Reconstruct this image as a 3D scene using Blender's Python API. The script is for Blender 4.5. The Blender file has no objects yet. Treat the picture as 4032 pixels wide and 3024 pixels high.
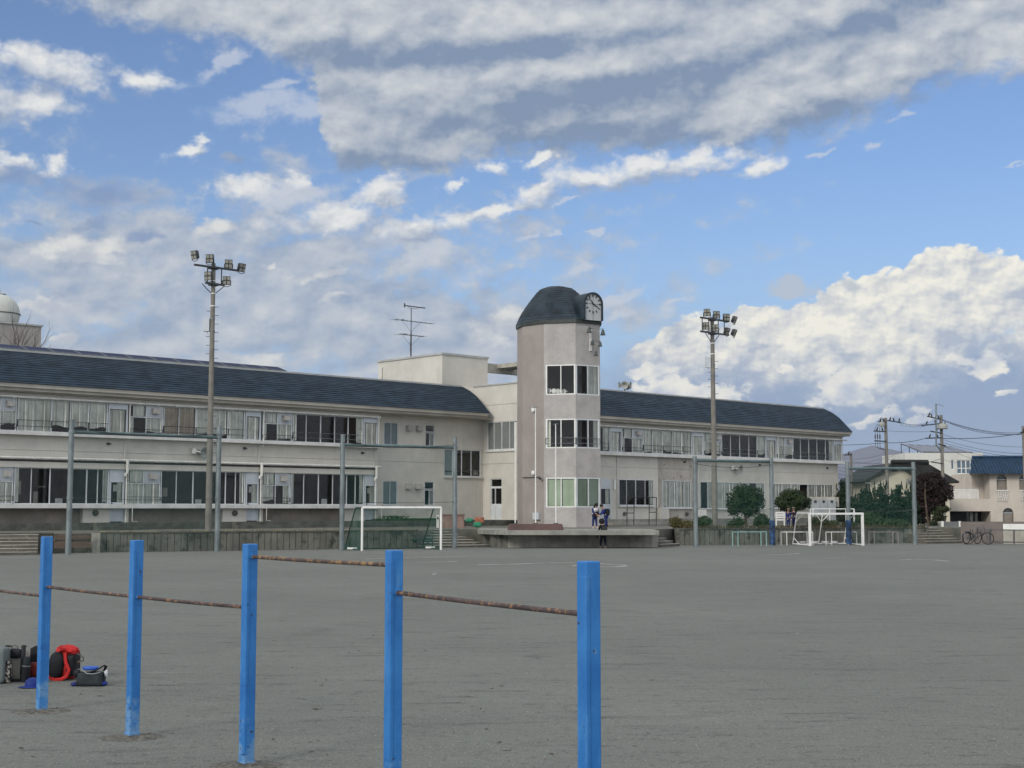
import bpy, bmesh, math, random
from mathutils import Vector, Matrix, noise
R = math.radians
random.seed(11)
scene = bpy.context.scene
COL = scene.collection

# ------------------------------------------------------------------ camera
F_PX, W_PX, H_PX, EYE, PITCH = 5400.0, 4032.0, 3024.0, 1.9, math.atan(493 / 5400.0)
cd = bpy.data.cameras.new('camera')
cam = bpy.data.objects.new('camera', cd)
COL.objects.link(cam)
cam.location = (0, 0, EYE)
cam.rotation_euler = (R(90) + PITCH, 0, 0)
cd.sensor_width = 36.0
cd.lens = F_PX / W_PX * 36.0
cd.clip_start = 0.1
cd.clip_end = 40000
scene.camera = cam

# ------------------------------------------------------------------ sun, view
SUN_AZ, SUN_EL = -145.0, 27.0        # degrees from +Y towards +X, and up
sd = bpy.data.lights.new('sun', 'SUN')
sun = bpy.data.objects.new('sun', sd)
COL.objects.link(sun)
sdir = Vector((math.sin(R(SUN_AZ)) * math.cos(R(SUN_EL)), math.cos(R(SUN_AZ)) * math.cos(R(SUN_EL)), math.sin(R(SUN_EL))))
sun.rotation_euler = sdir.to_track_quat('Z', 'Y').to_euler()
sun.location = (-60, -20, 60)
sd.energy = 1.5
sd.angle = R(16)
sd.color = (1.0, 0.93, 0.82)
vs = scene.view_settings
vs.view_transform = 'Standard'
vs.look = 'None'
vs.gamma = 1.0
EXPO = 0.35
vs.exposure = EXPO
scene.render.engine = 'CYCLES'
cy = scene.cycles
cy.use_denoising = True
cy.max_bounces = 6
cy.diffuse_bounces = 3
cy.glossy_bounces = 3
cy.transparent_max_bounces = 16
cy.sample_clamp_indirect = 8
cy.caustics_reflective = False
cy.caustics_refractive = False

# ------------------------------------------------------------------ picture helpers (photo pixels -> world)
CP, SP = math.cos(PITCH), math.sin(PITCH)
def ray(px, py):
    a = (px - W_PX / 2) / F_PX
    b = (H_PX / 2 - py) / F_PX
    return Vector((a, CP - b * SP, SP + b * CP))
def AT(px, py, Y):
    d = ray(px, py)
    return Vector((0, 0, EYE)) + d * (Y / d.y)
def G(px, py, z=0.0):
    d = ray(px, py)
    return Vector((0, 0, EYE)) + d * ((z - EYE) / d.z)
TH = math.pi / 2 - math.atan((7820 - 2016) / F_PX)
FM = Matrix.Rotation(TH, 4, 'Z')          # building frame: x along the facade, y into the building
FI = FM.inverted()
def fac(px, py, D):
    d = FI @ ray(px, py)
    k = D / d.y
    return d.x * k, EYE + d.z * k
def fs(px, py, D):
    return fac(px, py, D)[0]
def sfac(px, py, s):
    d = FI @ ray(px, py)
    k = s / d.x
    return d.y * k, EYE + d.z * k
def sky(px, py):
    d = ray(px, py).normalized()
    return math.degrees(math.atan2(d.x, d.y)), math.degrees(math.asin(d.z))

# ------------------------------------------------------------------ node helpers
class NT:
    def __init__(self, tree):
        self.t = tree
        tree.nodes.clear()
    def n(self, kind, **kw):
        nd = self.t.nodes.new(kind)
        for k, v in kw.items():
            setattr(nd, k, v)
        return nd
    def put(self, sock, v):
        if isinstance(v, (int, float)):
            sock.default_value = v
        elif isinstance(v, (tuple, list)):
            sock.default_value = tuple(v) + ((1.0,) if len(v) == 3 and len(sock.default_value) == 4 else ())
        else:
            self.t.links.new(v, sock)
    def m(self, op, a, b=0.0, c=0.0, clamp=False):
        nd = self.n('ShaderNodeMath', operation=op, use_clamp=clamp)
        self.put(nd.inputs[0], a)
        self.put(nd.inputs[1], b)
        if len(nd.inputs) > 2:
            self.put(nd.inputs[2], c)
        return nd.outputs[0]
    def add(self, a, b): return self.m('ADD', a, b)
    def sub(self, a, b): return self.m('SUBTRACT', a, b)
    def mul(self, a, b): return self.m('MULTIPLY', a, b)
    def mad(self, a, b, c): return self.m('MULTIPLY_ADD', a, b, c)
    def vec(self, x, y, z):
        nd = self.n('ShaderNodeCombineXYZ')
        for i, v in enumerate((x, y, z)):
            self.put(nd.inputs[i], v)
        return nd.outputs[0]
    def sm(self, v, lo, hi, a=0.0, b=1.0, kind='SMOOTHSTEP'):
        nd = self.n('ShaderNodeMapRange', interpolation_type=kind, clamp=True)
        self.put(nd.inputs[0], v)
        for i, q in enumerate((lo, hi, a, b)):
            self.put(nd.inputs[i + 1], q)
        return nd.outputs[0]
    def noise(self, v, scale=1.0, detail=4.0, rough=0.55, dist=0.0, col=False):
        nd = self.n('ShaderNodeTexNoise')
        if v is not None:
            self.put(nd.inputs['Vector'], v)
        nd.inputs['Scale'].default_value = scale
        nd.inputs['Detail'].default_value = detail
        nd.inputs['Roughness'].default_value = rough
        nd.inputs['Distortion'].default_value = dist
        return nd.outputs['Color' if col else 0]
    def voro(self, v, scale=1.0, detail=0.0, rough=0.5, feature='F1', out='Distance'):
        nd = self.n('ShaderNodeTexVoronoi', feature=feature)
        if v is not None:
            self.put(nd.inputs['Vector'], v)
        nd.inputs['Scale'].default_value = scale
        if 'Detail' in nd.inputs:
            nd.inputs['Detail'].default_value = detail
            nd.inputs['Roughness'].default_value = rough
        return nd.outputs[out]
    def mix(self, f, a, b, mode='MIX'):
        nd = self.n('ShaderNodeMix', data_type='RGBA', blend_type=mode)
        self.put(nd.inputs[0], f)
        self.put(nd.inputs[6], a)
        self.put(nd.inputs[7], b)
        return nd.outputs[2]
    def curve(self, x, pts):
        nd = self.n('ShaderNodeFloatCurve')
        cv = nd.mapping.curves[0]
        cv.points[0].location = pts[0]
        cv.points[1].location = pts[-1]
        for p in pts[1:-1]:
            cv.points.new(*p)
        for p in cv.points:
            p.handle_type = 'VECTOR'
        nd.mapping.extend = 'HORIZONTAL'
        nd.mapping.update()
        self.put(nd.inputs['Value'], x)
        return nd.outputs[0]

# ------------------------------------------------------------------ sky: Nishita air with procedural clouds by compass direction
SKY_K = 0.10
def build_sky():
    w = bpy.data.worlds.new('World')
    w.use_nodes = True
    N = NT(w.node_tree)
    out = N.n('ShaderNodeOutputWorld')
    bg = N.n('ShaderNodeBackground')
    bg.inputs[1].default_value = SKY_K
    N.t.links.new(bg.outputs[0], out.inputs[0])
    st = N.n('ShaderNodeTexSky', sky_type='NISHITA', sun_disc=False)
    st.sun_elevation = R(SUN_EL)
    st.sun_rotation = R(SUN_AZ)
    st.altitude = 100
    st.air_density = 1.0
    st.dust_density = 0.6
    st.ozone_density = 1.6
    tc = N.n('ShaderNodeTexCoord')
    sx = N.n('ShaderNodeSeparateXYZ')
    N.put(sx.inputs[0], tc.outputs['Generated'])
    az = N.mul(N.m('ARCTAN2', sx.outputs[0], sx.outputs[1]), 57.29578)
    el = N.mul(N.m('ARCSINE', sx.outputs[2]), 57.29578)
    K = 1.0 / SKY_K / 2 ** EXPO
    def col(r, g, b):                        # sRGB bytes -> radiance seen as that value
        f = lambda c: ((c / 255 + 0.055) / 1.055) ** 2.4 if c > 10 else c / 3294.6
        return (f(r) * K, f(g) * K, f(b) * K)
    # clear-air colour: Nishita, nudged to the photograph's bluer tone
    hs = N.n('ShaderNodeHueSaturation')
    hs.inputs['Saturation'].default_value = SKY_SAT
    hs.inputs['Value'].default_value = SKY_VAL
    N.put(hs.inputs['Color'], st.outputs[0])
    base = N.mix(1.0, hs.outputs[0], SKY_TINT, 'MULTIPLY')
    base = N.mix(N.sm(el, 14.0, 2.0, 0.0, 0.9), base, col(155, 187, 222))
    # low warp for every edge
    P0 = N.vec(az, el, 0.0)
    wn = N.noise(N.vec(N.mul(az, 0.55), N.mul(el, 0.8), 3.1), 1.0, 4, 0.6, col=True)
    ws = N.n('ShaderNodeSeparateColor')
    N.put(ws.inputs[0], wn)
    waz = N.mad(N.sub(ws.outputs[0], 0.5), 2.4, az)
    wel = N.mad(N.sub(ws.outputs[1], 0.5), 1.3, el)
    WV = (waz, wel)
    WU = (N.sub(waz, 0.25), N.add(wel, 0.55))
    # fine cauliflower and streak noises
    fine = N.noise(N.vec(N.mul(az, 0.9), N.mul(el, 1.2), 7.7), 1.0, 6, 0.6)
    rl1 = N.noise(N.vec(N.mul(az, 0.62), N.mul(el, 0.85), 2.2), 1.0, 3, 0.5)
    rl2 = N.noise(N.vec(N.mul(N.add(az, 0.30), 0.62), N.mul(N.sub(el, 0.42), 0.85), 2.2), 1.0, 3, 0.5)
    relief = N.sub(rl1, rl2)                 # lit from upper left
    fb1 = N.noise(N.vec(N.mul(az, 1.7), N.mul(el, 2.3), 5.2), 1.0, 5, 0.6)
    fb2 = N.noise(N.vec(N.mul(N.add(az, 0.10), 1.7), N.mul(N.sub(el, 0.13), 2.3), 5.2), 1.0, 5, 0.6)
    frel = N.sub(fb1, fb2)
    ct, s_ = math.cos(R(9)), math.sin(R(9))
    ra = N.add(N.mul(az, ct), N.mul(el, s_))
    re = N.sub(N.mul(el, ct), N.mul(az, s_))
    streak = N.noise(N.vec(N.mul(ra, 0.20), N.mul(re, 0.55), 1.3), 1.0, 4, 0.46, 0.3)
    streak2 = N.noise(N.vec(N.mul(ra, 0.20), N.mul(N.sub(re, 0.45), 0.55), 1.3), 1.0, 4, 0.46, 0.3)
    srel = N.sub(streak, streak2)
    chain = [0.0]
    def field(V, items):
        """largest (1 - elliptic distance) of a list of (px, py, rx, ry, deg) blobs"""
        f = None
        for (px, py, rx, ry, dg) in items:
            a0, e0 = sky(px, py)
            mp = N.n('ShaderNodeMapping', vector_type='TEXTURE')
            N.put(mp.inputs[0], N.vec(V[0], V[1], chain[0]))   # z carries the running result: keeps few values alive
            mp.inputs[1].default_value = (a0, e0, 0)
            mp.inputs[2].default_value = (0, 0, R(dg))
            mp.inputs[3].default_value = (rx / 94.2, ry / 94.2, 1e7)
            ln = N.n('ShaderNodeVectorMath', operation='LENGTH')
            N.put(ln.inputs[0], mp.outputs[0])
            v = ln.outputs['Value']
            f = v if f is None else N.m('MINIMUM', f, v)
            chain[0] = f
        return N.sub(1.0, f)
    def elcurve(A, pts):
        q = sorted((((sky(px, py)[0] + 24) / 48), (sky(px, py)[1] + 4) / 30) for px, py in pts)
        c = N.curve(N.mad(A, 1 / 48.0, 0.5), q)
        return N.mad(c, 30.0, -4.0)
    c = base
    # ---- low veil towards the horizon
    # ---- E: blue grey rain shade under the anvil, right
    e1 = field(WV, [(3650, 1600, 1250, 420, 0), (2950, 1520, 800, 260, 0), (3700, 1800, 1300, 330, 0)])
    c = N.mix(N.mul(N.sm(N.mad(N.sub(fine, 0.5), 0.5, e1), 0.0, 0.55), 0.95), c, col(138, 161, 195))
    # ---- D: tall cumulus, right
    vor = N.voro(N.vec(N.mad(N.sub(ws.outputs[0], 0.5), 0.8, N.mul(az, 0.8)), N.mul(el, 1.05), 0.4), 1.0, 2.0, 0.55)
    top = elcurve(az, [(2150, 1560), (2300, 1470), (2420, 1385), (2520, 1320), (2620, 1265), (2700, 1215), (2790, 1200), (2860, 1222),
                       (2920, 1170), (3000, 1160), (3100, 1165), (3200, 1150), (3260, 1105), (3330, 1060), (3440, 1055),
                       (3560, 1030), (3590, 990), (3640, 950), (3700, 940), (3750, 955), (3800, 936), (3860, 945), (3900, 968),
                       (4032, 985), (4300, 1000)])
    bot = elcurve(az, [(2150, 1570), (2400, 1430), (2620, 1510), (2850, 1520), (3060, 1510), (3250, 1560), (3420, 1590), (3560, 1560), (3640, 1480),
                       (3800, 1430), (4032, 1420), (4300, 1400)])
    dtop = N.sm(N.add(N.sub(top, el), N.add(N.mul(N.sub(0.42, vor), 0.55), N.mul(N.sub(fine, 0.5), 0.9))), -0.02, 0.14)
    dbot = N.sm(N.add(N.sub(el, bot), N.mul(N.sub(fine, 0.5), 4.5)), -1.0, 1.2)
    hgt = N.sm(N.sub(el, bot), -0.5, 3.0)
    dl = N.add(N.add(0.90, N.add(N.mul(relief, 1.2), N.mul(frel, 1.2))), N.add(N.mul(N.sub(0.42, vor), 0.9), N.mul(N.sub(hgt, 0.5), 0.5)))
    dcol = N.mix(N.sm(dl, 0.0, 0.95, kind='LINEAR'), col(180, 190, 206), col(252, 248, 234))
    c = N.mix(N.mul(dtop, dbot), c, dcol)
    # grey-white bits and small bright scraps below and beside it
    scr = [(2560, 1470, 150, 45, 3), (2700, 1540, 300, 75, -4), (3330, 1530, 190, 75, 8), (3880, 1425, 90, 65, 0), (3480, 1645, 150, 30, 11),
           (3960, 1540, 60, 14, 0), (3790, 1420, 40, 30, 0), (3100, 1455, 40, 20, 0), (3230, 1460, 70, 30, 20), (3620, 1660, 50, 22, 10)]
    sf = N.add(field(WV, scr), N.mul(N.sub(fine, 0.5), 1.9))
    scol = N.mix(N.sm(N.mad(relief, 2.8, 0.6), 0, 1), col(190, 200, 216), col(250, 246, 234))
    c = N.mix(N.sm(sf, 0.12, 0.5), c, scol)
    gf = N.add(field(WV, [(3120, 1135, 120, 55, 0), (3350, 1130, 70, 40, -15)]), N.mul(N.sub(fine, 0.5), 1.2))
    c = N.mix(N.mul(N.sm(gf, 0.05, 0.6), 0.8), c, col(188, 196, 206))
    # ---- C: low stratocumulus, left
    cf = field(WV, [(850, 1230, 1400, 400, 3), (330, 1010, 560, 140, 6), (760, 960, 560, 150, 4), (1550, 1300, 760, 190, 6), (2050, 1300, 300, 120, 8), (50, 1000, 230, 110, 0),
                          (1450, 1150, 520, 60, 14)])
    ca_ = N.sm(N.add(cf, N.add(N.mul(N.sub(streak, 0.42), 2.4), N.mul(N.sub(fine, 0.5), 2.2))), -0.3, 0.7)
    cl = N.add(0.38, N.add(N.mul(srel, 1.5), N.add(N.add(N.mul(relief, 1.2), N.mul(frel, 0.38)), N.mul(N.sub(fine, 0.5), 0.9))))
    ccol = N.mix(N.sm(cl, 0.0, 1.0, kind='LINEAR'), col(148, 165, 190), col(214, 215, 216))
    c = N.mix(N.mul(ca_, 0.93), c, ccol)
    cw = N.add(field(WV, [(830, 885, 130, 42, 4), (350, 960, 260, 60, 10), (1070, 1055, 30, 10, 0), (330, 1020, 190, 32, 4), (1300, 1180, 120, 18, 12), (1250, 1080, 150, 26, 12), (900, 1420, 380, 36, 4), (150, 1210, 140, 30, 4), (2000, 1280, 160, 90, 20),
                                (1900, 1300, 90, 45, 0), (250, 1350, 70, 30, 0)]), N.mul(N.sub(fine, 0.5), 1.7))
    c = N.mix(N.mul(N.sm(cw, 0.05, 0.65), 0.9), c, N.mix(N.sm(N.mad(relief, 3, 0.5), 0, 1), col(188, 194, 204), col(228, 228, 224)))
    cg = N.add(field(WV, [(540, 920, 110, 34, 8), (400, 760, 300, 85, 4), (360, 870, 130, 34, 20), (920, 635, 60, 26, 10), (60, 690, 160, 55, 0), (150, 880, 60, 14, 0)]), N.mul(N.sub(fine, 0.5), 1.1))
    c = N.mix(N.mul(N.sm(cg, 0.0, 0.7), 0.85), c, N.mix(N.sm(N.mad(relief, 3, 0.4), 0, 1), col(128, 152, 190), col(160, 172, 194)))
    # ---- A: great grey bank across the top
    low = elcurve(waz, [(-300, -120), (100, -60), (330, 10), (420, 60), (600, 125), (800, 160), (1000, 190), (1150, 245), (1230, 300), (1262, 560), (1344, 670),
                        (1500, 690), (1700, 690), (1950, 620), (2250, 590), (2600, 600), (2950, 590), (3100, 560), (3300, 510), (3450, 450), (3600, 385),
                        (3700, 330), (3850, 315), (4032, 290), (4400, 200)])
    af = N.sm(N.add(N.sub(el, low), N.add(N.mul(N.sub(fine, 0.5), 3.0), N.mul(N.sub(streak, 0.5), 0.6))), -0.55, 0.8)
    al = N.add(N.add(0.37, N.mul(srel, 0.45)), N.add(N.add(N.mul(relief, 1.15), N.mul(frel, 0.28)), N.mul(N.sub(fine, 0.5), 0.7)))
    lit = field(WV, [(1250, 70, 620, 120, 3), (2100, 70, 500, 90, 5), (1600, 320, 280, 75, 4), (2000, 290, 120, 45, 10), (1300, 520, 220, 70, 10), (2300, 250, 420, 50, 12), (3000, 110, 480, 90, 12),
                           (3130, 240, 200, 65, 15), (3480, 270, 260, 90, 18), (3950, 190, 150, 110, 20), (3000, 410, 330, 55, 14), (1820, 590, 190, 60, 3), (2950, 490, 160, 45, 10), (3800, 60, 240, 60, 10)])
    drk = field(WV, [(1350, 210, 200, 60, 0), (1900, 215, 500, 50, 4), (3350, 110, 420, 45, 17), (2800, 260, 360, 50, 14), (2300, 400, 520, 75, 10), (2200, 560, 480, 60, 4), (3150, 490, 420, 48, 16), (2600, 560, 250, 40, 6), (1450, 640, 300, 40, 0), (3620, 360, 200, 40, 20)])
    al = N.add(al, N.sub(N.mul(N.sm(lit, -0.4, 0.7), 0.36), N.mul(N.sm(drk, -0.8, 0.6), 0.40)))
    acol = N.mix(N.sm(al, 0.0, 1.0, kind='LINEAR'), col(126, 145, 172), col(216, 218, 219))
    c = N.mix(N.mul(af, 0.97), c, acol)
    # ---- B: separate cumulus and wisps
    cum = [(150, 270, 340, 95, -4), (95, 400, 230, 115, 4), (560, 318, 140, 62, -4), (70, 640, 90, 55, 0), (215, 655, 105, 48, 5), (1010, 748, 230, 75, 4), (1160, 715, 85, 42, 20), (1490, 765, 160, 78, 26),
           (1330, 860, 300, 100, 8), (1640, 890, 380, 75, 8), (1960, 826, 260, 30, 10), (2130, 740, 170, 82, 34), (2330, 695, 280, 62, 6), (2530, 662, 230, 70, 12), (2730, 650, 240, 70, 10),
           (2990, 655, 150, 40, 12), (1950, 668, 70, 36, 10), (2100, 643, 85, 32, 18), (1800, 730, 90, 24, 14), (760, 590, 130, 34, 10), (800, 555, 45, 35, 0)]
    bq = N.sub(0.46, vor)
    bf = N.add(field(WV, cum), N.add(N.mul(N.sub(fine, 0.5), 1.7), N.mul(bq, 0.5)))
    bfu = field(WU, cum)
    bfd = field(WV, cum)
    bl = N.add(N.add(0.46, N.mul(N.sub(bfd, bfu), 0.7)), N.add(N.mul(relief, 1.7), N.mul(frel, 0.7)))
    bcol = N.mix(N.sm(bl, 0.0, 1.0, kind='LINEAR'), col(150, 166, 192), col(238, 238, 235))
    c = N.mix(N.mul(N.sm(bf, -0.28, 0.55), 0.95), c, bcol)
    wis = [(1020, 420, 290, 62, 12), (1120, 335, 130, 32, 16), (1180, 440, 170, 60, 6), (900, 240, 160, 30, 30), (3560, 455, 70, 22, 14), (3440, 575, 75, 20, 14), (3215, 603, 50, 14, 8), (3980, 652, 70, 8, 10), (2080, 945, 65, 13, 8), (2175, 930, 50, 18, 25),
           (2340, 895, 40, 14, 25), (1690, 990, 60, 160, -70), (2440, 1165, 140, 26, 16), (2670, 1178, 55, 12, 12), (1350, 790, 170, 15, 20), (2240, 800, 70, 12, 14), (2280, 1070, 120, 26, 16), (1150, 760, 240, 60, 10),
           (2420, 1235, 90, 20, 14)]
    wf = N.add(field(WV, wis), N.add(N.mul(N.sub(fine, 0.5), 1.5), N.mul(N.sub(streak, 0.5), 0.8)))
    c = N.mix(N.mul(N.sm(wf, 0.0, 0.75), 0.62), c, col(205, 211, 222))
    # ---- the rest of the sky, outside the photograph: broken cloud, brightened to fill the walls
    rest = N.m('MAXIMUM', N.sm(N.m('ABSOLUTE', az), 27, 40), N.sm(el, 26, 38))
    gen = N.noise(N.vec(N.mul(sx.outputs[0], 2.4), N.mul(sx.outputs[1], 2.4), N.mul(sx.outputs[2], 5.0)), 1.0, 5, 0.55)
    gcol = N.mix(1.0, N.mix(N.sm(gen, 0.4, 0.7), col(246, 245, 243), col(196, 204, 218)), (1.45, 1.45, 1.45), 'MULTIPLY')
    c = N.mix(N.mul(rest, N.sm(gen, 0.36, 0.54)), c, gcol)
    # ground side of the world, never seen
    c = N.mix(N.sm(el, -1.5, -0.2), col(110, 112, 112), c)
    N.put(bg.inputs[0], c)
    scene.world = w
    w.cycles.sampling_method = 'MANUAL'
    w.cycles.sample_map_resolution = 512
SKY_SAT, SKY_VAL, SKY_TINT = 1.05, 0.86, (0.86, 0.95, 1.15)
build_sky()

# ------------------------------------------------------------------ materials
MAT = {}
def srgb(r, g, b):
    f = lambda c: ((c / 255 + 0.055) / 1.055) ** 2.4 if c > 10 else c / 3294.6
    return (f(r), f(g), f(b))
def mat(name, color, rough=0.7, var=0.12, scale=3.0, bump=0.0, bscale=40.0, metal=0.0, spec=0.3, color2=None, detail=5, streak=0.0, speck=None, stretch=(1, 1, 1)):
    """Principled surface whose colour wanders by procedural noise; optional vertical streaks, specks and bump"""
    m = bpy.data.materials.new(name)
    m.use_nodes = True
    N = NT(m.node_tree)
    out = N.n('ShaderNodeOutputMaterial')
    p = N.n('ShaderNodeBsdfPrincipled')
    N.t.links.new(p.outputs[0], out.inputs[0])
    tc = N.n('ShaderNodeTexCoord')
    mp = N.n('ShaderNodeMapping')
    mp.inputs[3].default_value = stretch
    N.put(mp.inputs[0], tc.outputs['Object'])
    v = mp.outputs[0]
    n1 = N.noise(v, scale, detail, 0.6)
    c2 = color2 or tuple(c * (1 - var * 2) for c in color)
    c1 = color if color2 else tuple(min(1, c * (1 + var)) for c in color)
    c = N.mix(N.sm(n1, 0.3, 0.7), c2, c1)
    if streak:
        mp2 = N.n('ShaderNodeMapping')
        mp2.inputs[3].default_value = (5.0, 5.0, 0.35)
        N.put(mp2.inputs[0], tc.outputs['Object'])
        ns = N.noise(mp2.outputs[0], 1.0, 5, 0.65)
        c = N.mix(N.mul(N.sm(ns, 0.5, 0.78), streak), c, tuple(q * 0.45 for q in color))
    if speck:
        sc, lo, hi, scol, amt = speck
        nz = N.noise(tc.outputs['Object'], sc, 4, 0.6)
        c = N.mix(N.mul(N.sm(nz, lo, hi), amt), c, scol)
    N.put(p.inputs['Base Color'], c)
    p.inputs['Roughness'].default_value = rough
    p.inputs['Metallic'].default_value = metal
    p.inputs['Specular IOR Level'].default_value = spec
    if bump:
        b = N.n('ShaderNodeBump')
        b.inputs['Strength'].default_value = bump
        b.inputs['Distance'].default_value = 0.02
        N.put(b.inputs['Height'], N.noise(tc.outputs['Object'], bscale, 4, 0.6))
        N.put(p.inputs['Normal'], b.outputs[0])
    MAT[name] = m
    return m
def glass_mat(name, tint, refl=1.0):
    m = bpy.data.materials.new(name)
    m.use_nodes = True
    N = NT(m.node_tree)
    out = N.n('ShaderNodeOutputMaterial')
    fr = N.n('ShaderNodeFresnel')
    fr.inputs[0].default_value = 1.5
    tr = N.n('ShaderNodeBsdfTransparent')
    tr.inputs[0].default_value = (*tint, 1)
    gl = N.n('ShaderNodeBsdfGlossy')
    gl.inputs['Roughness'].default_value = 0.03
    tc = N.n('ShaderNodeTexCoord')
    b = N.n('ShaderNodeBump')
    b.inputs['Strength'].default_value = 0.06
    N.put(b.inputs['Height'], N.noise(tc.outputs['Object'], 0.9, 2, 0.5))
    N.put(gl.inputs['Normal'], b.outputs[0])
    mx = N.n('ShaderNodeMixShader')
    N.put(mx.inputs[0], N.mul(fr.outputs[0], refl))
    N.t.links.new(tr.outputs[0], mx.inputs[1])
    N.t.links.new(gl.outputs[0], mx.inputs[2])
    N.t.links.new(mx.outputs[0], out.inputs[0])
    MAT[name] = m
    return m
def net_mat(name, color, cover):
    """fine knotted net seen from afar: mostly holes"""
    m = bpy.data.materials.new(name)
    m.use_nodes = True
    N = NT(m.node_tree)
    out = N.n('ShaderNodeOutputMaterial')
    d = N.n('ShaderNodeBsdfDiffuse')
    d.inputs[0].default_value = (*color, 1)
    tr = N.n('ShaderNodeBsdfTransparent')
    tc = N.n('ShaderNodeTexCoord')
    n = N.noise(tc.outputs['Object'], 1.6, 4, 0.6)
    mx = N.n('ShaderNodeMixShader')
    N.put(mx.inputs[0], N.sm(n, 0.25, 0.75, cover * 0.7, cover * 1.3))
    N.t.links.new(tr.outputs[0], mx.inputs[1])
    N.t.links.new(d.outputs[0], mx.inputs[2])
    N.t.links.new(mx.outputs[0], out.inputs[0])
    MAT[name] = m
    return m
def leaf_mat(name, ca, cb, scale=2.0):
    m = bpy.data.materials.new(name)
    m.use_nodes = True
    N = NT(m.node_tree)
    out = N.n('ShaderNodeOutputMaterial')
    p = N.n('ShaderNodeBsdfPrincipled')
    tc = N.n('ShaderNodeTexCoord')
    n1 = N.noise(tc.outputs['Object'], scale, 3, 0.6)
    n2 = N.noise(tc.outputs['Object'], scale * 9, 2, 0.6)
    f = N.sm(N.add(N.mul(n1, 0.6), N.mul(n2, 0.4)), 0.36, 0.64)
    N.put(p.inputs['Base Color'], N.mix(f, ca, cb))
    p.inputs['Roughness'].default_value = 0.6
    p.inputs['Specular IOR Level'].default_value = 0.25
    tl = N.n('ShaderNodeBsdfTranslucent')
    N.put(tl.inputs[0], N.mix(f, ca, cb))
    mx = N.n('ShaderNodeMixShader')
    mx.inputs[0].default_value = 0.2
    N.t.links.new(p.outputs[0], mx.inputs[1])
    N.t.links.new(tl.outputs[0], mx.inputs[2])
    N.t.links.new(mx.outputs[0], out.inputs[0])
    MAT[name] = m
    return m

WALL = mat('cream render', (0.60, 0.58, 0.525), 0.9, 0.05, 0.7, 0.15, 60, streak=0.18)
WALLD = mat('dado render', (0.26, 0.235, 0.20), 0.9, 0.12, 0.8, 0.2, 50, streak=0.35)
FASCIA = mat('eave fascia', (0.46, 0.435, 0.385), 0.8, 0.08, 0.8, streak=0.15)
LEDGE = mat('white ledge', (0.66, 0.66, 0.64), 0.6, 0.08, 1.2, streak=0.2)
FRAME = mat('aluminium frame', (0.62, 0.66, 0.68), 0.45, 0.06, 2.0, spec=0.5)
FRAMEW = mat('white frame', (0.74, 0.75, 0.73), 0.45, 0.05, 2.0, spec=0.5)
PANEL = mat('blue grey panel', (0.52, 0.565, 0.61), 0.5, 0.05, 1.5)
CURT = mat('pale curtain', (0.86, 0.87, 0.80), 0.9, 0.10, 1.5)
CURTB = mat('beige curtain', (0.55, 0.46, 0.37), 0.9, 0.10, 1.5)
BLIND = mat('green blind', (0.46, 0.56, 0.42), 0.85, 0.06, 0.8)
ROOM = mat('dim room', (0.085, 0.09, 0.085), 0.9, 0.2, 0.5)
ROOF = mat('slate roof', (0.023, 0.041, 0.062), 0.65, 0.2, 1.2, 0.1, 30, spec=0.18, stretch=(1, 1, 3))
TRIM = mat('ridge trim', (0.42, 0.43, 0.42), 0.6, 0.08, 1.5)
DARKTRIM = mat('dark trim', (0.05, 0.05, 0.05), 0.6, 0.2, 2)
PIPE = mat('white pipe', (0.66, 0.66, 0.62), 0.5, 0.07, 2.5)
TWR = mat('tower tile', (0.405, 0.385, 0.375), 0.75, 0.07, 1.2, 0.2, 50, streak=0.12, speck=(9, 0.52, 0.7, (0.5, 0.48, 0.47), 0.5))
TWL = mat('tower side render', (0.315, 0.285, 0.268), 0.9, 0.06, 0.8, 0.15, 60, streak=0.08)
CONC = mat('old concrete', (0.185, 0.185, 0.16), 0.95, 0.16, 1.1, 0.5, 25, streak=0.85, speck=(2.2, 0.46, 0.66, (0.04, 0.048, 0.038), 0.85))
CONCL = mat('pale concrete', (0.40, 0.385, 0.335), 0.95, 0.12, 1.5, 0.4, 25, streak=0.5)
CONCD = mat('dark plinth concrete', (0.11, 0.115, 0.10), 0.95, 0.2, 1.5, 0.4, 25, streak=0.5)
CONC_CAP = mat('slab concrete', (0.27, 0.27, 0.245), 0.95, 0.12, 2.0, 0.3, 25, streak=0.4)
GALV = mat('galvanised steel', (0.20, 0.235, 0.245), 0.5, 0.14, 3.0, metal=0.35, spec=0.4, stretch=(1, 1, 0.5))
POLEC = mat('concrete pole', (0.205, 0.195, 0.175), 0.85, 0.1, 2.0, streak=0.3)
STEELD = mat('dark steel', (0.045, 0.05, 0.055), 0.5, 0.15, 4.0, spec=0.4)
LENS = mat('lamp glass', (0.30, 0.30, 0.265), 0.3, 0.1, 6.0, spec=0.4)
WHITE = mat('white paint', (0.78, 0.78, 0.76), 0.45, 0.05, 3.0, speck=(14, 0.62, 0.7, (0.3, 0.25, 0.2), 0.6))
GREENP = mat('dark green paint', (0.03, 0.07, 0.06), 0.5, 0.15, 4.0)
AQUA = mat('aqua paint', (0.32, 0.55, 0.53), 0.5, 0.08, 4.0)
PINK = mat('faded pink paint', (0.34, 0.28, 0.32), 0.5, 0.08, 4.0)
NETG = net_mat('green ball net', (0.035, 0.135, 0.12), 0.12)
NETD = net_mat('green goal net', (0.02, 0.12, 0.10), 0.20)
NETB = net_mat('pale goal net', (0.06, 0.065, 0.06), 0.22)
GLASS = glass_mat('window glass', (0.97, 1.0, 0.99))
GLASSC = glass_mat('clear glass', (0.95, 0.97, 0.96))
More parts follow.
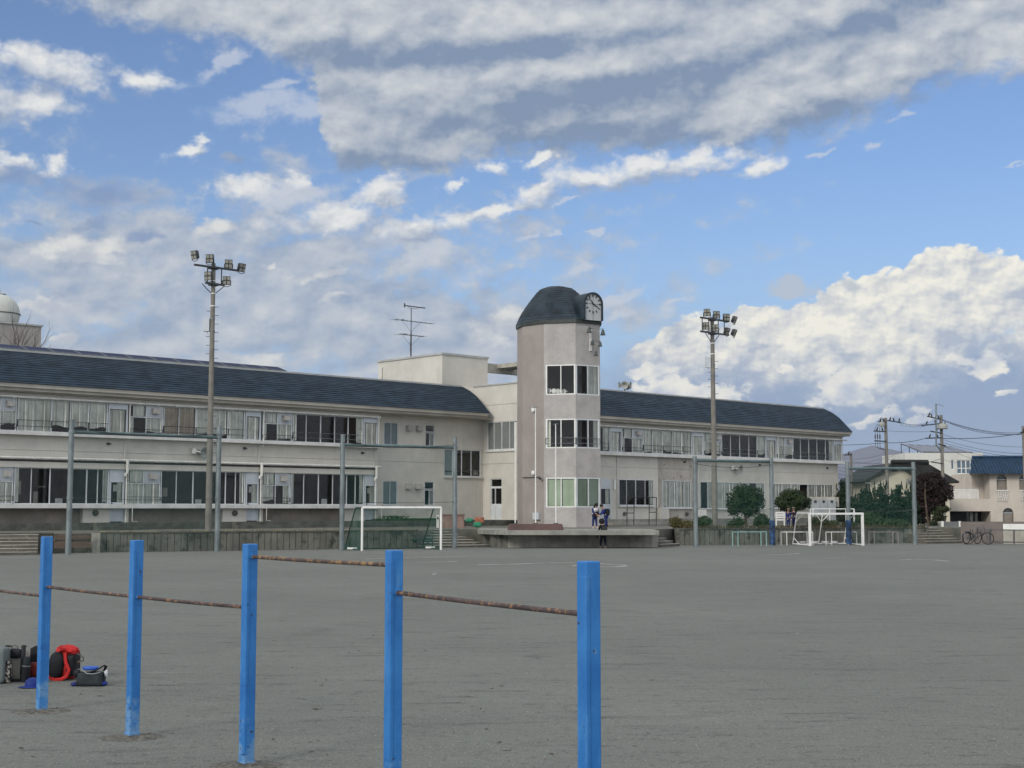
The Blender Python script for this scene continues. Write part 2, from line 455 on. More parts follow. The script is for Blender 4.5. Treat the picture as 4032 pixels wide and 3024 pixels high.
FROST = mat('frosted pane', (0.19, 0.205, 0.20), 0.25, 0.06, 1.0, spec=0.6)
FROSTB = mat('bluish frosted pane', (0.15, 0.20, 0.22), 0.25, 0.06, 1.0, spec=0.6)
MAROON = mat('maroon stone', (0.105, 0.062, 0.058), 0.6, 0.12, 1.4, streak=0.2)
RUST = mat('rusty bar', (0.075, 0.055, 0.055), 0.6, 0.2, 6.0, 0.4, 50, speck=(26, 0.52, 0.62, (0.30, 0.17, 0.08), 0.8))
RUSTY = mat('worn yellow bar', (0.085, 0.06, 0.055), 0.6, 0.2, 6.0, 0.4, 50, speck=(17, 0.47, 0.6, (0.30, 0.19, 0.085), 0.8))
BLUEPAINT = None
def blue_paint():
    m = bpy.data.materials.new('blue post paint')
    m.use_nodes = True
    N = NT(m.node_tree)
    out = N.n('ShaderNodeOutputMaterial')
    p = N.n('ShaderNodeBsdfPrincipled')
    N.t.links.new(p.outputs[0], out.inputs[0])
    tc = N.n('ShaderNodeTexCoord')
    o = tc.outputs['Object']
    sx = N.n('ShaderNodeSeparateXYZ')
    N.put(sx.inputs[0], o)
    n1 = N.noise(o, 2.6, 6, 0.65)
    c = N.mix(N.sm(n1, 0.3, 0.7), (0.013, 0.125, 0.39), (0.034, 0.195, 0.51))
    sp = N.n('ShaderNodeMapping')
    sp.inputs[3].default_value = (14, 14, 2.2)
    N.put(sp.inputs[0], o)
    n2 = N.noise(sp.outputs[0], 1.0, 6, 0.7)
    c = N.mix(N.mul(N.sm(n2, 0.52, 0.75), 0.45), c, (0.11, 0.31, 0.58))
    n3 = N.noise(o, 7.0, 6, 0.7)
    wear = N.mul(N.sm(N.add(n3, N.sm(sx.outputs[2], 0.62, 0.0, -0.12, 0.14)), 0.52, 0.66), 0.62)
    c = N.mix(wear, c, (0.18, 0.33, 0.50))
    n4 = N.noise(o, 23.0, 5, 0.6)
    ch = N.sm(N.add(n4, N.sm(sx.outputs[2], 0.5, 0.0, 0.0, 0.045)), 0.665, 0.69)
    c = N.mix(ch, c, (0.03, 0.022, 0.02))
    N.put(p.inputs['Base Color'], c)
    p.inputs['Roughness'].default_value = 0.48
    p.inputs['Specular IOR Level'].default_value = 0.4
    b = N.n('ShaderNodeBump')
    b.inputs['Strength'].default_value = 0.25
    b.inputs['Distance'].default_value = 0.004
    N.put(b.inputs['Height'], N.sub(N.noise(o, 30, 4, 0.6), N.mul(ch, 0.6)))
    N.put(p.inputs['Normal'], b.outputs[0])
    return m
BLUEPAINT = blue_paint()
def ground_mat():
    m = bpy.data.materials.new('sandy playground')
    m.use_nodes = True
    N = NT(m.node_tree)
    out = N.n('ShaderNodeOutputMaterial')
    p = N.n('ShaderNodeBsdfPrincipled')
    N.t.links.new(p.outputs[0], out.inputs[0])
    tc = N.n('ShaderNodeTexCoord')
    o = tc.outputs['Object']
    big = N.noise(o, 0.11, 6, 0.6)
    c = N.mix(N.sm(big, 0.3, 0.7), (0.136, 0.147, 0.134), (0.180, 0.191, 0.174))
    mid = N.noise(o, 1.7, 6, 0.7)
    c = N.mix(N.mul(N.sm(mid, 0.35, 0.7), 0.45), c, (0.158, 0.158, 0.142))
    mp = N.n('ShaderNodeMapping')                       # raking and tread marks
    mp.inputs[2].default_value = (0, 0, R(7))
    mp.inputs[3].default_value = (0.16, 0.8, 1)
    N.put(mp.inputs[0], o)
    trk = N.noise(mp.outputs[0], 1.0, 6, 0.65, 0.6)
    c = N.mix(N.mul(N.sm(trk, 0.54, 0.72), 0.55), c, (0.112, 0.118, 0.113))
    damp = N.noise(o, 0.45, 4, 0.5, 0.8)
    c = N.mix(N.mul(N.sm(damp, 0.62, 0.72), 0.5), c, (0.105, 0.105, 0.096))
    gr = N.noise(o, 38, 5, 0.75)
    c = N.mix(N.mul(N.sm(gr, 0.50, 0.72), 0.75), c, (0.31, 0.31, 0.275))
    c = N.mix(N.mul(N.sm(gr, 0.48, 0.28), 0.8), c, (0.058, 0.062, 0.059))
    gr2 = N.noise(o, 9, 5, 0.75)
    c = N.mix(N.mul(N.sm(gr2, 0.48, 0.3), 0.8), c, (0.078, 0.081, 0.075))
    mf = N.n('ShaderNodeMapping')
    mf.inputs[3].default_value = (0.9, 3.4, 1)
    N.put(mf.inputs[0], o)
    fl = N.noise(mf.outputs[0], 1.0, 7, 0.78)
    c = N.mix(N.mul(N.sm(fl, 0.53, 0.66), 0.75), c, (0.082, 0.085, 0.08))
    c = N.mix(N.mul(N.sm(fl, 0.44, 0.3), 0.5), c, (0.25, 0.25, 0.225))
    peb = N.voro(o, 70, 0, 0.5)
    pk = N.voro(o, 70, 0, 0.5, out='Color')
    ps = N.n('ShaderNodeSeparateColor')
    N.put(ps.inputs[0], pk)
    c = N.mix(N.mul(N.sm(ps.outputs[0], 0.82, 0.9), N.sm(peb, 0.35, 0.2)), c, (0.36, 0.35, 0.31))
    N.put(p.inputs['Base Color'], c)
    p.inputs['Roughness'].default_value = 0.95
    p.inputs['Specular IOR Level'].default_value = 0.15
    b = N.n('ShaderNodeBump')
    b.inputs['Strength'].default_value = 0.55
    b.inputs['Distance'].default_value = 0.012
    N.put(b.inputs['Height'], N.add(gr, N.add(N.mul(gr2, 1.2), N.mul(trk, 1.5))))
    N.put(p.inputs['Normal'], b.outputs[0])
    return m
GROUND = ground_mat()
CHALK = mat('chalk line', (0.62, 0.62, 0.60), 0.9, 0.1, 2.0, speck=(3.0, 0.42, 0.6, (0.24, 0.24, 0.22), 0.85))

# ------------------------------------------------------------------ mesh helpers
BASE = {}
class MB:
    def __init__(self, M=None):
        self.v, self.f, self.M = [], [], (M or Matrix())
    def _p(self, pts):
        i = len(self.v)
        self.v += [self.M @ Vector(p) for p in pts]
        return i
    def quad(self, *pts):
        i = self._p(pts)
        self.f.append(tuple(range(i, i + len(pts))))
    def box(self, x0, x1, y0, y1, z0, z1):
        i = self._p([(x0, y0, z0), (x1, y0, z0), (x1, y1, z0), (x0, y1, z0), (x0, y0, z1), (x1, y0, z1), (x1, y1, z1), (x0, y1, z1)])
        for q in ((0, 3, 2, 1), (4, 5, 6, 7), (0, 1, 5, 4), (1, 2, 6, 5), (2, 3, 7, 6), (3, 0, 4, 7)):
            self.f.append(tuple(i + k for k in q))
        return self
    def obox(self, c, ax, ay, az):
        """box from centre and three half-axis vectors"""
        c, ax, ay, az = Vector(c), Vector(ax), Vector(ay), Vector(az)
        i = self._p([c - ax - ay - az, c + ax - ay - az, c + ax + ay - az, c - ax + ay - az, c - ax - ay + az, c + ax - ay + az, c + ax + ay + az, c - ax + ay + az])
        for q in ((0, 3, 2, 1), (4, 5, 6, 7), (0, 1, 5, 4), (1, 2, 6, 5), (2, 3, 7, 6), (3, 0, 4, 7)):
            self.f.append(tuple(i + k for k in q))
        return self
    def tube(self, a, b, r0, r1=None, n=10):
        return self.path([a, b], r0, n, r1)
    def path(self, pts, r, n=8, r1=None, flat=1.0):
        pts = [Vector(p) for p in pts]
        r1 = r if r1 is None else r1
        L = len(pts)
        i0 = len(self.v)
        up = None
        for k, p in enumerate(pts):
            t = (pts[min(k + 1, L - 1)] - pts[max(k - 1, 0)]).normalized()
            if up is None:
                up = Vector((0, 0, 1)) if abs(t.z) < 0.95 else Vector((1, 0, 0))
            u = t.cross(up).normalized()
            w = u.cross(t).normalized()
            up = w
            rr = r + (r1 - r) * k / (L - 1)
            self._p([p + u * (rr * math.cos(2 * math.pi * j / n)) + w * (rr * flat * math.sin(2 * math.pi * j / n)) for j in range(n)])
        for k in range(L - 1):
            for j in range(n):
                a, b = i0 + k * n + j, i0 + k * n + (j + 1) % n
                self.f.append((a, b, b + n, a + n))
        self.f.append(tuple(i0 + j for j in reversed(range(n))))
        self.f.append(tuple(i0 + (L - 1) * n + j for j in range(n)))
        return self
    def lathe(self, prof, n=20, A=None):
        """profile of (r, z), about local z of matrix A"""
        A = A or Matrix()
        i0 = len(self.v)
        for (r, z) in prof:
            self._p([A @ Vector((r * math.cos(2 * math.pi * j / n), r * math.sin(2 * math.pi * j / n), z)) for j in range(n)])
        for k in range(len(prof) - 1):
            for j in range(n):
                a, b = i0 + k * n + j, i0 + k * n + (j + 1) % n
                self.f.append((a, b, b + n, a + n))
        self.f.append(tuple(i0 + j for j in reversed(range(n))))
        self.f.append(tuple(i0 + (len(prof) - 1) * n + j for j in range(n)))
        return self
    def prism(self, poly, z0, z1):
        n = len(poly)
        i = self._p([(x, y, z0) for x, y in poly] + [(x, y, z1) for x, y in poly])
        self.f.append(tuple(i + j for j in reversed(range(n))))
        self.f.append(tuple(i + n + j for j in range(n)))
        for j in range(n):
            k = (j + 1) % n
            self.f.append((i + j, i + k, i + n + k, i + n + j))
        return self
    def yprism(self, poly, y0, y1):
        """outline in x,z pushed along y"""
        n = len(poly)
        i = self._p([(x, y0, z) for x, z in poly] + [(x, y1, z) for x, z in poly])
        self.f.append(tuple(i + j for j in range(n)))
        self.f.append(tuple(i + n + j for j in reversed(range(n))))
        for j in range(n):
            k = (j + 1) % n
            self.f.append((i + j, i + k, i + n + k, i + n + j))
        return self
    def ellip(self, c, rx, ry, rz, n=12, m=8):
        A = Matrix.Translation(c) @ Matrix.Diagonal((rx, ry, rz, 1))
        pr = [(max(1e-3, math.cos(math.pi * (k / m - 0.5))), math.sin(math.pi * (k / m - 0.5))) for k in range(m + 1)]
        return self.lathe(pr, n, A)
    def wall(self, x0, x1, y0, y1, z0, z1, holes=()):
        """wall slab with clean rectangular openings (x0, x1, z0, z1)"""
        xs = sorted({x0, x1, *[h[0] for h in holes], *[h[1] for h in holes]})
        zs = sorted({z0, z1, *[h[2] for h in holes], *[h[3] for h in holes]})
        xs = [x for x in xs if x0 <= x <= x1]
        zs = [z for z in zs if z0 <= z <= z1]
        def hole(i, k):
            if i < 0 or k < 0 or i >= len(xs) - 1 or k >= len(zs) - 1:
                return True
            cx, cz = (xs[i] + xs[i + 1]) / 2, (zs[k] + zs[k + 1]) / 2
            return any(h[0] < cx < h[1] and h[2] < cz < h[3] for h in holes)
        for i in range(len(xs) - 1):
            for k in range(len(zs) - 1):
                if hole(i, k):
                    continue
                a, b, c, d = xs[i], xs[i + 1], zs[k], zs[k + 1]
                self.quad((a, y0, c), (b, y0, c), (b, y0, d), (a, y0, d))
                self.quad((b, y1, c), (a, y1, c), (a, y1, d), (b, y1, d))
                if hole(i - 1, k): self.quad((a, y1, c), (a, y0, c), (a, y0, d), (a, y1, d))
                if hole(i + 1, k): self.quad((b, y0, c), (b, y1, c), (b, y1, d), (b, y0, d))
                if hole(i, k - 1): self.quad((a, y1, c), (b, y1, c), (b, y0, c), (a, y0, c))
                if hole(i, k + 1): self.quad((a, y0, d), (b, y0, d), (b, y1, d), (a, y1, d))
        return self
    def build(self, name, m, parent=None, smooth=True, fix=True):
        off = BASE.get(parent.name, Vector()) if parent else Vector()
        me = bpy.data.meshes.new(name)
        me.from_pydata([v - off for v in self.v], [], self.f)
        if fix and len(self.f) < 20000:
            bm = bmesh.new()
            bm.from_mesh(me)
            bmesh.ops.remove_doubles(bm, verts=bm.verts, dist=1e-5)
            bmesh.ops.recalc_face_normals(bm, faces=bm.faces)
            bm.to_mesh(me)
            bm.free()
        me.materials.append(m)
        if smooth:
            me.polygons.foreach_set('use_smooth', [True] * len(me.polygons))
            me.set_sharp_from_angle(angle=R(38))
        o = bpy.data.objects.new(name, me)
        COL.objects.link(o)
        if parent:
            o.parent = parent
            BASE[o.name] = off
        else:
            BASE[o.name] = Vector()
        return o
def tag(o, label=None, cat=None, group=None, kind=None):
    for k, v in (('label', label), ('category', cat), ('group', group), ('kind', kind)):
        if v:
            o[k] = v
    return o
def thing(name, label, cat, base, group=None):
    o = bpy.data.objects.new(name, None)
    COL.objects.link(o)
    o.empty_display_size = 0.3
    o.location = base
    BASE[o.name] = Vector(base)
    return tag(o, label, cat, group)
def solo(mb, name, m, label, cat, base, group=None):
    """a thing that is one mesh, its origin at its base"""
    o = mb.build(name, m)
    b = Vector(base)
    o.data.transform(Matrix.Translation(-b))
    o.location = b
    return tag(o, label, cat, group)
def struct(mb, name, m, smooth=False):
    return tag(mb.build(name, m, None, smooth), kind='structure')
def copy_tree(o, parent=None):
    c = o.copy()
    COL.objects.link(c)
    if parent is not None:
        c.parent = parent
    for ch in list(o.children):
        copy_tree(ch, c)
    return c

# ------------------------------------------------------------------ ground, terrace, hills
ZT, ZP = 0.84, 1.20                        # terrace level, building plinth level
g = MB()
nx, ny = 40, 40
def gz(x, y):
    return 0.0
g.quad((-9000, -3000, 0), (9000, -3000, 0), (9000, 9000, 0), (-9000, 9000, 0))
struct(g, 'ground', GROUND)
# front line of the raised terrace
def gp(px, py):
    p = G(px, py)
    return (p.x, p.y)
LW0, LW1 = gp(160, 2178.5), gp(1640, 2158)   # left retaining wall line
def lerp2(a, b, t):
    return (a[0] + (b[0] - a[0]) * t, a[1] + (b[1] - a[1]) * t)
ext = lerp2(LW0, LW1, -0.9)
PF0, PF1 = gp(1998, 2156), gp(2593, 2154.5)
PFa = gp(1932, 2154.5)
RW0, RW1 = gp(2676, 2147.5), gp(3655, 2137.5)
FR0 = gp(3800, 2137)
FR1 = lerp2(FR0, (FR0[0] + 40, FR0[1] + 6.0), 1.0)
st2b = (LW1[0] + 0.6, LW1[1] + 5.5)        # top edge of the broad middle steps
st2c = (PFa[0] - 0.5, PFa[1] + 5.0)
r_in = (PF1[0] + 0.02, PF1[1] + 2.6)
r_in2 = (RW0[0], RW0[1] + 2.4)
e_in = (RW1[0] + 0.0, RW1[1] + 2.8)
e_in2 = (FR0[0], FR0[1] + 2.6)
tp = [ext, LW0, LW1, st2b, st2c, PFa, PF0, PF1, r_in, r_in2, RW0, RW1, e_in, e_in2, FR0, FR1, (FR1[0], 420), (-160, 420)]
t = MB()
t.prism([(x, y + 0.12) for x, y in tp], 0.004, ZT)
EARTH = mat('terrace earth', (0.16, 0.158, 0.135), 0.95, 0.18, 0.8, 0.5, 20, speck=(5, 0.5, 0.7, (0.06, 0.075, 0.045), 0.6))
struct(t, 'terrace', EARTH)
HILL = mat('far hillside', (0.16, 0.16, 0.20), 0.95, 0.3, 0.002, color2=(0.10, 0.105, 0.15), detail=8)
h = MB()
def ridge(x):
    a = x / 4600.0
    prof = [(-2.2, 120), (-0.6, 130), (0.16, 150), (0.22, 165), (0.262, 222), (0.282, 204), (0.305, 168), (0.335, 188), (0.352, 172), (0.372, 180), (0.392, 158), (0.42, 172), (0.6, 150), (1.4, 120), (2.2, 110)]
    for (a0, h0), (a1, h1) in zip(prof, prof[1:]):
        if a0 <= a <= a1:
            return h0 + (h1 - h0) * (a - a0) / (a1 - a0)
    return 200
cols, rows = 220, 26
for j in range(rows):
    for i in range(cols):
        x = -3200 + 7600 * i / (cols - 1)
        f = j / (rows - 1)
        y = 3000 + 1600 * f
        n = noise.fractal(Vector((x * 0.0016, y * 0.0016, 4.0)), 0.9, 2.1, 5) * 26 * math.sin(f * math.pi * 0.85)
        z = -6 + (ridge(x * 4600 / y) * y / 4600) * (f ** 1.25) + n * (0.35 + 0.65 * (1 - f))
        h.v.append(Vector((x, y, z)))
for j in range(rows - 1):
    for i in range(cols - 1):
        a = j * cols + i
        h.f.append((a, a + 1, a + cols + 1, a + cols))
hb = len(h.v)
for i in range(cols):
    h.v.append(Vector((h.v[(rows - 1) * cols + i].x, 5000, -6)))
for i in range(cols - 1):
    a = (rows - 1) * cols + i
    h.f.append((a, a + 1, hb + i + 1, hb + i))
struct(h, 'hills', HILL, True)

# chalk lines on the playground
def chalk(pts, w=0.06):
    m = MB()
    P = [G(px, py) for px, py in pts]
    for a, b in zip(P, P[1:]):
        d = (b - a).normalized()
        s = Vector((-d.y, d.x, 0)) * w
        m.quad(*(Vector((q.x, q.y, 0.004)) for q in (a - s, b - s, b + s, a + s)))
    return struct(m, 'chalk_line', CHALK)
chalk([(1440, 2201), (1500, 2199), (1620, 2196), (1800, 2191), (1850, 2189)])
chalk([(1640, 2215), (1760, 2212), (1800, 2210)])
chalk([(1880, 2224), (2010, 2222), (2140, 2217), (2280, 2215), (2470, 2226)], 0.07)
chalk([(2258, 2227), (2272, 2226)], 0.10)
chalk([(2360, 2232), (2420, 2232), (2466, 2229)], 0.07)
chalk([(1701, 2262), (1718, 2259)], 0.05)
chalk([(3540, 2205), (3600, 2203), (3680, 2205), (3735, 2210)], 0.06)
chalk([(2990, 2186), (3080, 2184), (3150, 2180)], 0.06)
chalk([(3240, 2198), (3330, 2196)], 0.05)
chalk([(3136, 2496), (3144, 2494)], 0.012)

# ------------------------------------------------------------------ building parts
DL, DR = 68.0, 66.0
def plane(D):                                # matrix: x along the facade, y inwards from D, z up
    return FM @ Matrix.Translation((0, D, 0))
def curtain_mesh(mb, x0, x1, z0, z1, y, seed, lift=0.0, taper=0.0):
    rnd = random.Random(seed)
    n = max(8, int((x1 - x0) / 0.055))
    ph = rnd.random() * 6
    rows = [z1, z1 * 0.5 + z0 * 0.5, z0 + lift]
    i0 = len(mb.v)
    for k, z in enumerate(rows):
        for i in range(n + 1):
            t_ = i / n
            x = x0 + (x1 - x0) * (t_ * (1 - taper * k / 2) if taper >= 0 else 1 - (1 - t_) * (1 + taper * k / 2))
            fold = 0.045 * math.sin(x * 31 + ph) + 0.03 * math.sin(x * 17.3 + 2 * ph) + 0.012 * math.sin(x * 71)
            zz = z + (0.10 * lift * math.sin(x * 5 + ph) * 2 + rnd.uniform(-1, 1) * 0.015 if k == 2 else 0)
            mb._p([(x, y + fold, zz)])
    for k in range(2):
        for i in range(n):
            a = i0 + k * (n + 1) + i
            mb.f.append((a, a + 1, a + n + 2, a + n + 1))
def strip(root, M, z0, z1, bounds, kinds, rail=True, fw=0.045, mw=0.05, fm=None, gm=None, seed=0, ledge=False, name='window', label=None):
    """a run of panes: frame > pane, curtain, guard_rail.  kinds: d dark, c pale curtain, b beige curtain, l / r curtain drawn aside, g green blind, f frosted"""
    fm, gm = fm or FRAME, gm or GLASS
    x0, x1 = bounds[0], bounds[-1]
    fr = MB(M)
    fr.box(x0, x1, 0.03, 0.10, z0, z0 + fw)
    fr.box(x0, x1, 0.03, 0.10, z1 - fw, z1)
    for i, b in enumerate(bounds):
        w = mw if i % 2 == 0 or i in (0, len(bounds) - 1) else mw * 0.62
        a, c = b - w / 2, b + w / 2
        if i == 0: a, c = x0, x0 + w
        if i == len(bounds) - 1: a, c = x1 - w, x1
        fr.box(a, c, 0.022 - 0.004 * (i % 2), 0.11, z0 + 0.002, z1 - 0.002)
    win = fr.build(name, fm, root)
    if label: win['label'] = label
    gl = MB(M)
    oth = MB(M)
    curts = []
    def hang(mt, *a):
        cm = MB(M)
        curtain_mesh(cm, *a)
        curts.append((cm, mt))
    om = FROST
    for i, k in enumerate(kinds):
        a, b = bounds[i], bounds[i + 1]
        rnd = random.Random(seed * 31 + i)
        if k in 'fF':
            oth.quad((a, 0.068, z0), (b, 0.068, z0), (b, 0.068, z1), (a, 0.068, z1))
            om = FROST if k == 'f' else FROSTB
            continue
        gl.quad((a, 0.068, z0), (b, 0.068, z0), (b, 0.068, z1), (a, 0.068, z1))
        lift = rnd.choice([0, 0, 0.12, 0.22, 0.3]) if rail else rnd.choice([0.0, 0.05, 0.1])
        if k == 'c': hang(CURT, a + 0.03, b - 0.03, z0 + 0.03, z1 - 0.02, 0.12, seed * 31 + i, lift)
        elif k == 'b': hang(CURTB, a + 0.03, b - 0.03, z0 + 0.03, z1 - 0.02, 0.12, seed * 31 + i, 0.0)
        elif k == 'l': hang(CURT, a + 0.02, a + (b - a) * 0.30, z0 + 0.05, z1 - 0.02, 0.12, seed * 31 + i, 0.05, -0.1)
        elif k == 'r': hang(CURT, b - (b - a) * 0.45, b - 0.02, z0 + 0.05, z1 - 0.02, 0.12, seed * 31 + i, 0.05, 0.15)
        elif k == 'g':
            oth.box(a + 0.05, b - 0.05, 0.13, 0.15, z0 + 0.12 * rnd.random(), z1 - 0.02)
            om = BLIND
    if gl.f: gl.build('pane', gm, win, smooth=False, fix=False)
    if oth.f: oth.build('blind' if om is BLIND else 'pane', om, win, smooth=False)
    for cm, mt in curts:
        cm.build('curtain', mt, win, fix=False)
    if ledge:
        sl = MB(M)
        sl.box(x0 - 0.08, x1 + 0.08, -0.10, 0.02, z0 - 0.10, z0 - 0.003)
        sl.build('sill', LEDGE, win)
    if rail:
        rl = MB(M)
        for z in (z0 + (z1 - z0) * 0.16, z0 + (z1 - z0) * 0.345):
            rl.tube((x0, -0.05, z), (x1, -0.05, z), 0.014, n=6)
        for b in bounds[::2]:
            rl.box(b - 0.012, b + 0.012, -0.06, 0.022, z0 + (z1 - z0) * 0.14, z0 + (z1 - z0) * 0.36)
        rl.build('guard_rail', STEELD if 'd' not in kinds else GALV, win)
    return win
HOODM = mat('grey hood', (0.36, 0.35, 0.33), 0.6, 0.08, 3)
def hood(root, M, x0, x1, z0, z1, d=0.30, parent=None):
    m = MB(M)
    m.quad((x0, -d, z0), (x1, -d, z0), (x1, -d * 0.75, z1), (x0, -d * 0.75, z1))
    m.quad((x0, 0.0, z1 + 0.03), (x1, 0.0, z1 + 0.03), (x1, -d * 0.75, z1), (x0, -d * 0.75, z1))
    m.quad((x0, 0.0, z0), (x0, -d, z0), (x0, -d * 0.75, z1), (x0, 0.0, z1 + 0.03))
    m.quad((x1, 0.0, z0), (x1, -d, z0), (x1, -d * 0.75, z1), (x1, 0.0, z1 + 0.03))
    m.quad((x0, 0.0, z0 + 0.05), (x1, 0.0, z0 + 0.05), (x1, -d + 0.01, z0 + 0.05), (x0, -d + 0.01, z0 + 0.05))
    return m.build('vent_hood', HOODM, parent or root)
def vent_unit(root, M, x0, x1, z0, z1, seed, split=0.5):
    """upper pane beside a solid panel with an extractor hood, two panes below"""
    xm, zm = x0 + (x1 - x0) * split, z0 + (z1 - z0) * 0.62
    win = strip(root, M, z0, zm, [x0, xm, x1], random.Random(seed).choice(['cc', 'cc', 'lc', 'cr']), rail=True, seed=seed)
    up = MB(M)
    up.box(x0, x1, 0.026, 0.106, z1 - 0.045, z1 - 0.001)
    for a in (x0, xm - 0.025, x1 - 0.05):
        up.box(a, a + 0.05, 0.020, 0.10, zm + 0.004, z1 - 0.002)
    up.build('upper_frame', FRAME, win)
    g1 = MB(M)
    g1.quad((x0, 0.07, zm), (xm, 0.07, zm), (xm, 0.07, z1), (x0, 0.07, z1))
    g1.build('pane', GLASS, win, smooth=False, fix=False)
    cu = MB(M)
    curtain_mesh(cu, x0 + 0.25 * (xm - x0), xm - 0.03, zm + 0.03, z1 - 0.02, 0.12, seed + 5)
    cu.build('curtain', CURT, win, fix=False)
    pn = MB(M)
    pn.box(xm + 0.02, x1 - 0.045, 0.05, 0.09, zm + 0.01, z1 - 0.04)
    pn.build('panel', PANEL, win)
    w = (x1 - xm)
    hood(root, M, xm + w * 0.32, xm + w * 0.72, zm + (z1 - zm) * 0.30, zm + (z1 - zm) * 0.72, 0.28, win)
def door_2f(root, M, x0, x1, z0, z1, seed):
    d = MB(M)
    d.box(x0, x0 + 0.07, 0.015, 0.11, z0, z1)
    d.box(x1 - 0.09, x1, 0.015, 0.11, z0, z1)
    d.box(x0 + 0.07, x1 - 0.09, 0.018, 0.10, z1 - 0.30, z1)
    d.box(x0 + 0.07, x1 - 0.09, 0.018, 0.10, z0, z0 + 0.05)
    dd = d.build('door', PANEL, root)
    gl = MB(M)
    gl.quad((x0 + 0.07, 0.07, z0), (x1 - 0.09, 0.07, z0), (x1 - 0.09, 0.07, z1 - 0.3), (x0 + 0.07, 0.07, z1 - 0.3))
    gl.build('pane', GLASSC, dd, smooth=False, fix=False)
    cu = MB(M)
    curtain_mesh(cu, x0 + 0.16, x1 - 0.12, z0 + 0.04, z1 - 0.33, 0.12, seed)
    cu.build('curtain', CURT, dd, fix=False)
def door_1f(root, M, x0, x1, zb, z1, seed, paper=True):
    zt = z1 - 0.62
    zg = zb + (zt - zb) * 0.48
    d = MB(M)
    d.box(x0, x1, 0.016, 0.10, zt, z1)                          # solid transom
    d.box(x0, x0 + 0.10, 0.008, 0.11, zb, zt)
    d.box(x1 - 0.10, x1, 0.008, 0.11, zb, zt)
    d.box(x0 + 0.10, x1 - 0.10, 0.02, 0.09, zb + 0.03, zg)
    d.box(x0 + 0.10, x1 - 0.10, 0.012, 0.095, zt - 0.07, zt + 0.002)
    dd = d.build('door', PANEL, root)
    gl = MB(M)
    gl.quad((x0 + 0.1, 0.06, zg), (x1 - 0.1, 0.06, zg), (x1 - 0.1, 0.06, zt), (x0 + 0.1, 0.06, zt))
    gl.build('pane', GLASS, dd, smooth=False, fix=False)
    k = MB(M)
    k.box(x0 + 0.13, x0 + 0.17, -0.05, 0.02, zg - 0.12, zg - 0.02)
    k.build('handle', STEELD, dd)
    cu = MB(M)
    curtain_mesh(cu, x0 + (x1 - x0) * 0.55, x1 - 0.12, zg + 0.02, zt - 0.05, 0.12, seed)
    cu.build('curtain', CURT, dd, fix=False)
    if paper:
        pp = MB(M)
        pp.box(x0 + 0.25, x0 + 0.52, 0.075, 0.079, zt - 0.55, zt - 0.2)
        pp.build('notice', LEDGE, dd)
# --- curved shingled roof
RP = [(0.0, 0.0), (0.134, 0.173), (0.28, 0.36), (0.475, 0.61), (0.72, 0.83), (1.0, 1.0)]
def rprof(t_):
    for (a, b), (c, d) in zip(RP, RP[1:]):
        if t_ <= c:
            return b + (d - b) * (t_ - a) / (c - a)
    return 1.0
def roof(root, s0, s1, De, ze, zr, depth=2.8, n=17, back=7.5):
    m = MB(FM)
    pts = []
    # courses equally spaced along the curve
    fine_ = [(De + depth * k / 100, ze + (zr - ze) * rprof(k / 100)) for k in range(101)]
    L = [0.0]
    for a, b in zip(fine_, fine_[1:]):
        L.append(L[-1] + math.hypot(b[0] - a[0], b[1] - a[1]))
    def at(l):
        for k in range(100):
            if L[k + 1] >= l - 1e-9:
                t_ = (l - L[k]) / (L[k + 1] - L[k])
                return (fine_[k][0] + (fine_[k + 1][0] - fine_[k][0]) * t_, fine_[k][1] + (fine_[k + 1][1] - fine_[k][1]) * t_)
        return fine_[-1]
    lip = 0.024
    for i in range(n):
        a, b = at(L[-1] * i / n), at(L[-1] * (i + 1) / n)
        d = Vector((b[0] - a[0], b[1] - a[1])).normalized()
        nn = Vector((-d.y, d.x)) * lip           # outward: towards the viewer and up
        pts.append((a[0] + nn.x, a[1] + nn.y))
        pts.append((b[0], b[1]))
    pts.append((De + depth + back, zr - 0.25))
    under = [(De + depth + back, zr - 0.6), (De + 0.35, ze - 0.02)]
    poly = pts + under
    m.M = FM
    k = len(poly)
    i = m._p([(s0, y, z) for y, z in poly] + [(s1, y, z) for y, z in poly])
    m.f.append(tuple(i + j for j in range(k)))
    m.f.append(tuple(i + k + j for j in reversed(range(k))))
    for j in range(k):
        q = (j + 1) % k
        m.f.append((i + j, i + q, i + k + q, i + k + j))
    r = m.build('roof', ROOF, root, smooth=False)
    tr = MB(FM)
    tr.box(s0 + 0.02, s1 - 0.02, De + depth - 0.02, De + depth + 0.22, zr - 0.04, zr + 0.09)
    tr.build('ridge_trim', TRIM, r)
    fa = MB(FM)
    fa.box(s0 + 0.08, s1 - 0.08, De + 0.06, De + 0.42, ze - 0.20, ze - 0.005)
    fa.box(s0 + 0.12, s1 - 0.12, De + 0.20, De + 0.52, ze - 0.36, ze - 0.203)
    fa.build('fascia', FASCIA, r)
    return r
def gutter(root, D, s0, s1, z, r=0.055):
    m = MB(FM)
    m.tube((s0, D, z), (s1, D, z), r, n=8)
    s = s0 + 0.6
    while s < s1:
        m.box(s - 0.03, s + 0.03, D - 0.065, D + 0.22, z - 0.065, z + 0.07)
        s += 1.15
    m.build('gutter', PIPE, root)
def downpipe(root, D, s, zs, r=0.05):
    m = MB(FM)
    m.path([(s + ds, D + dd, z) for ds, dd, z in zs], r, 8)
    m.build('downpipe', PIPE, root)
def xs(D, y, *px):
    return [fs(p, y, D) for p in px]

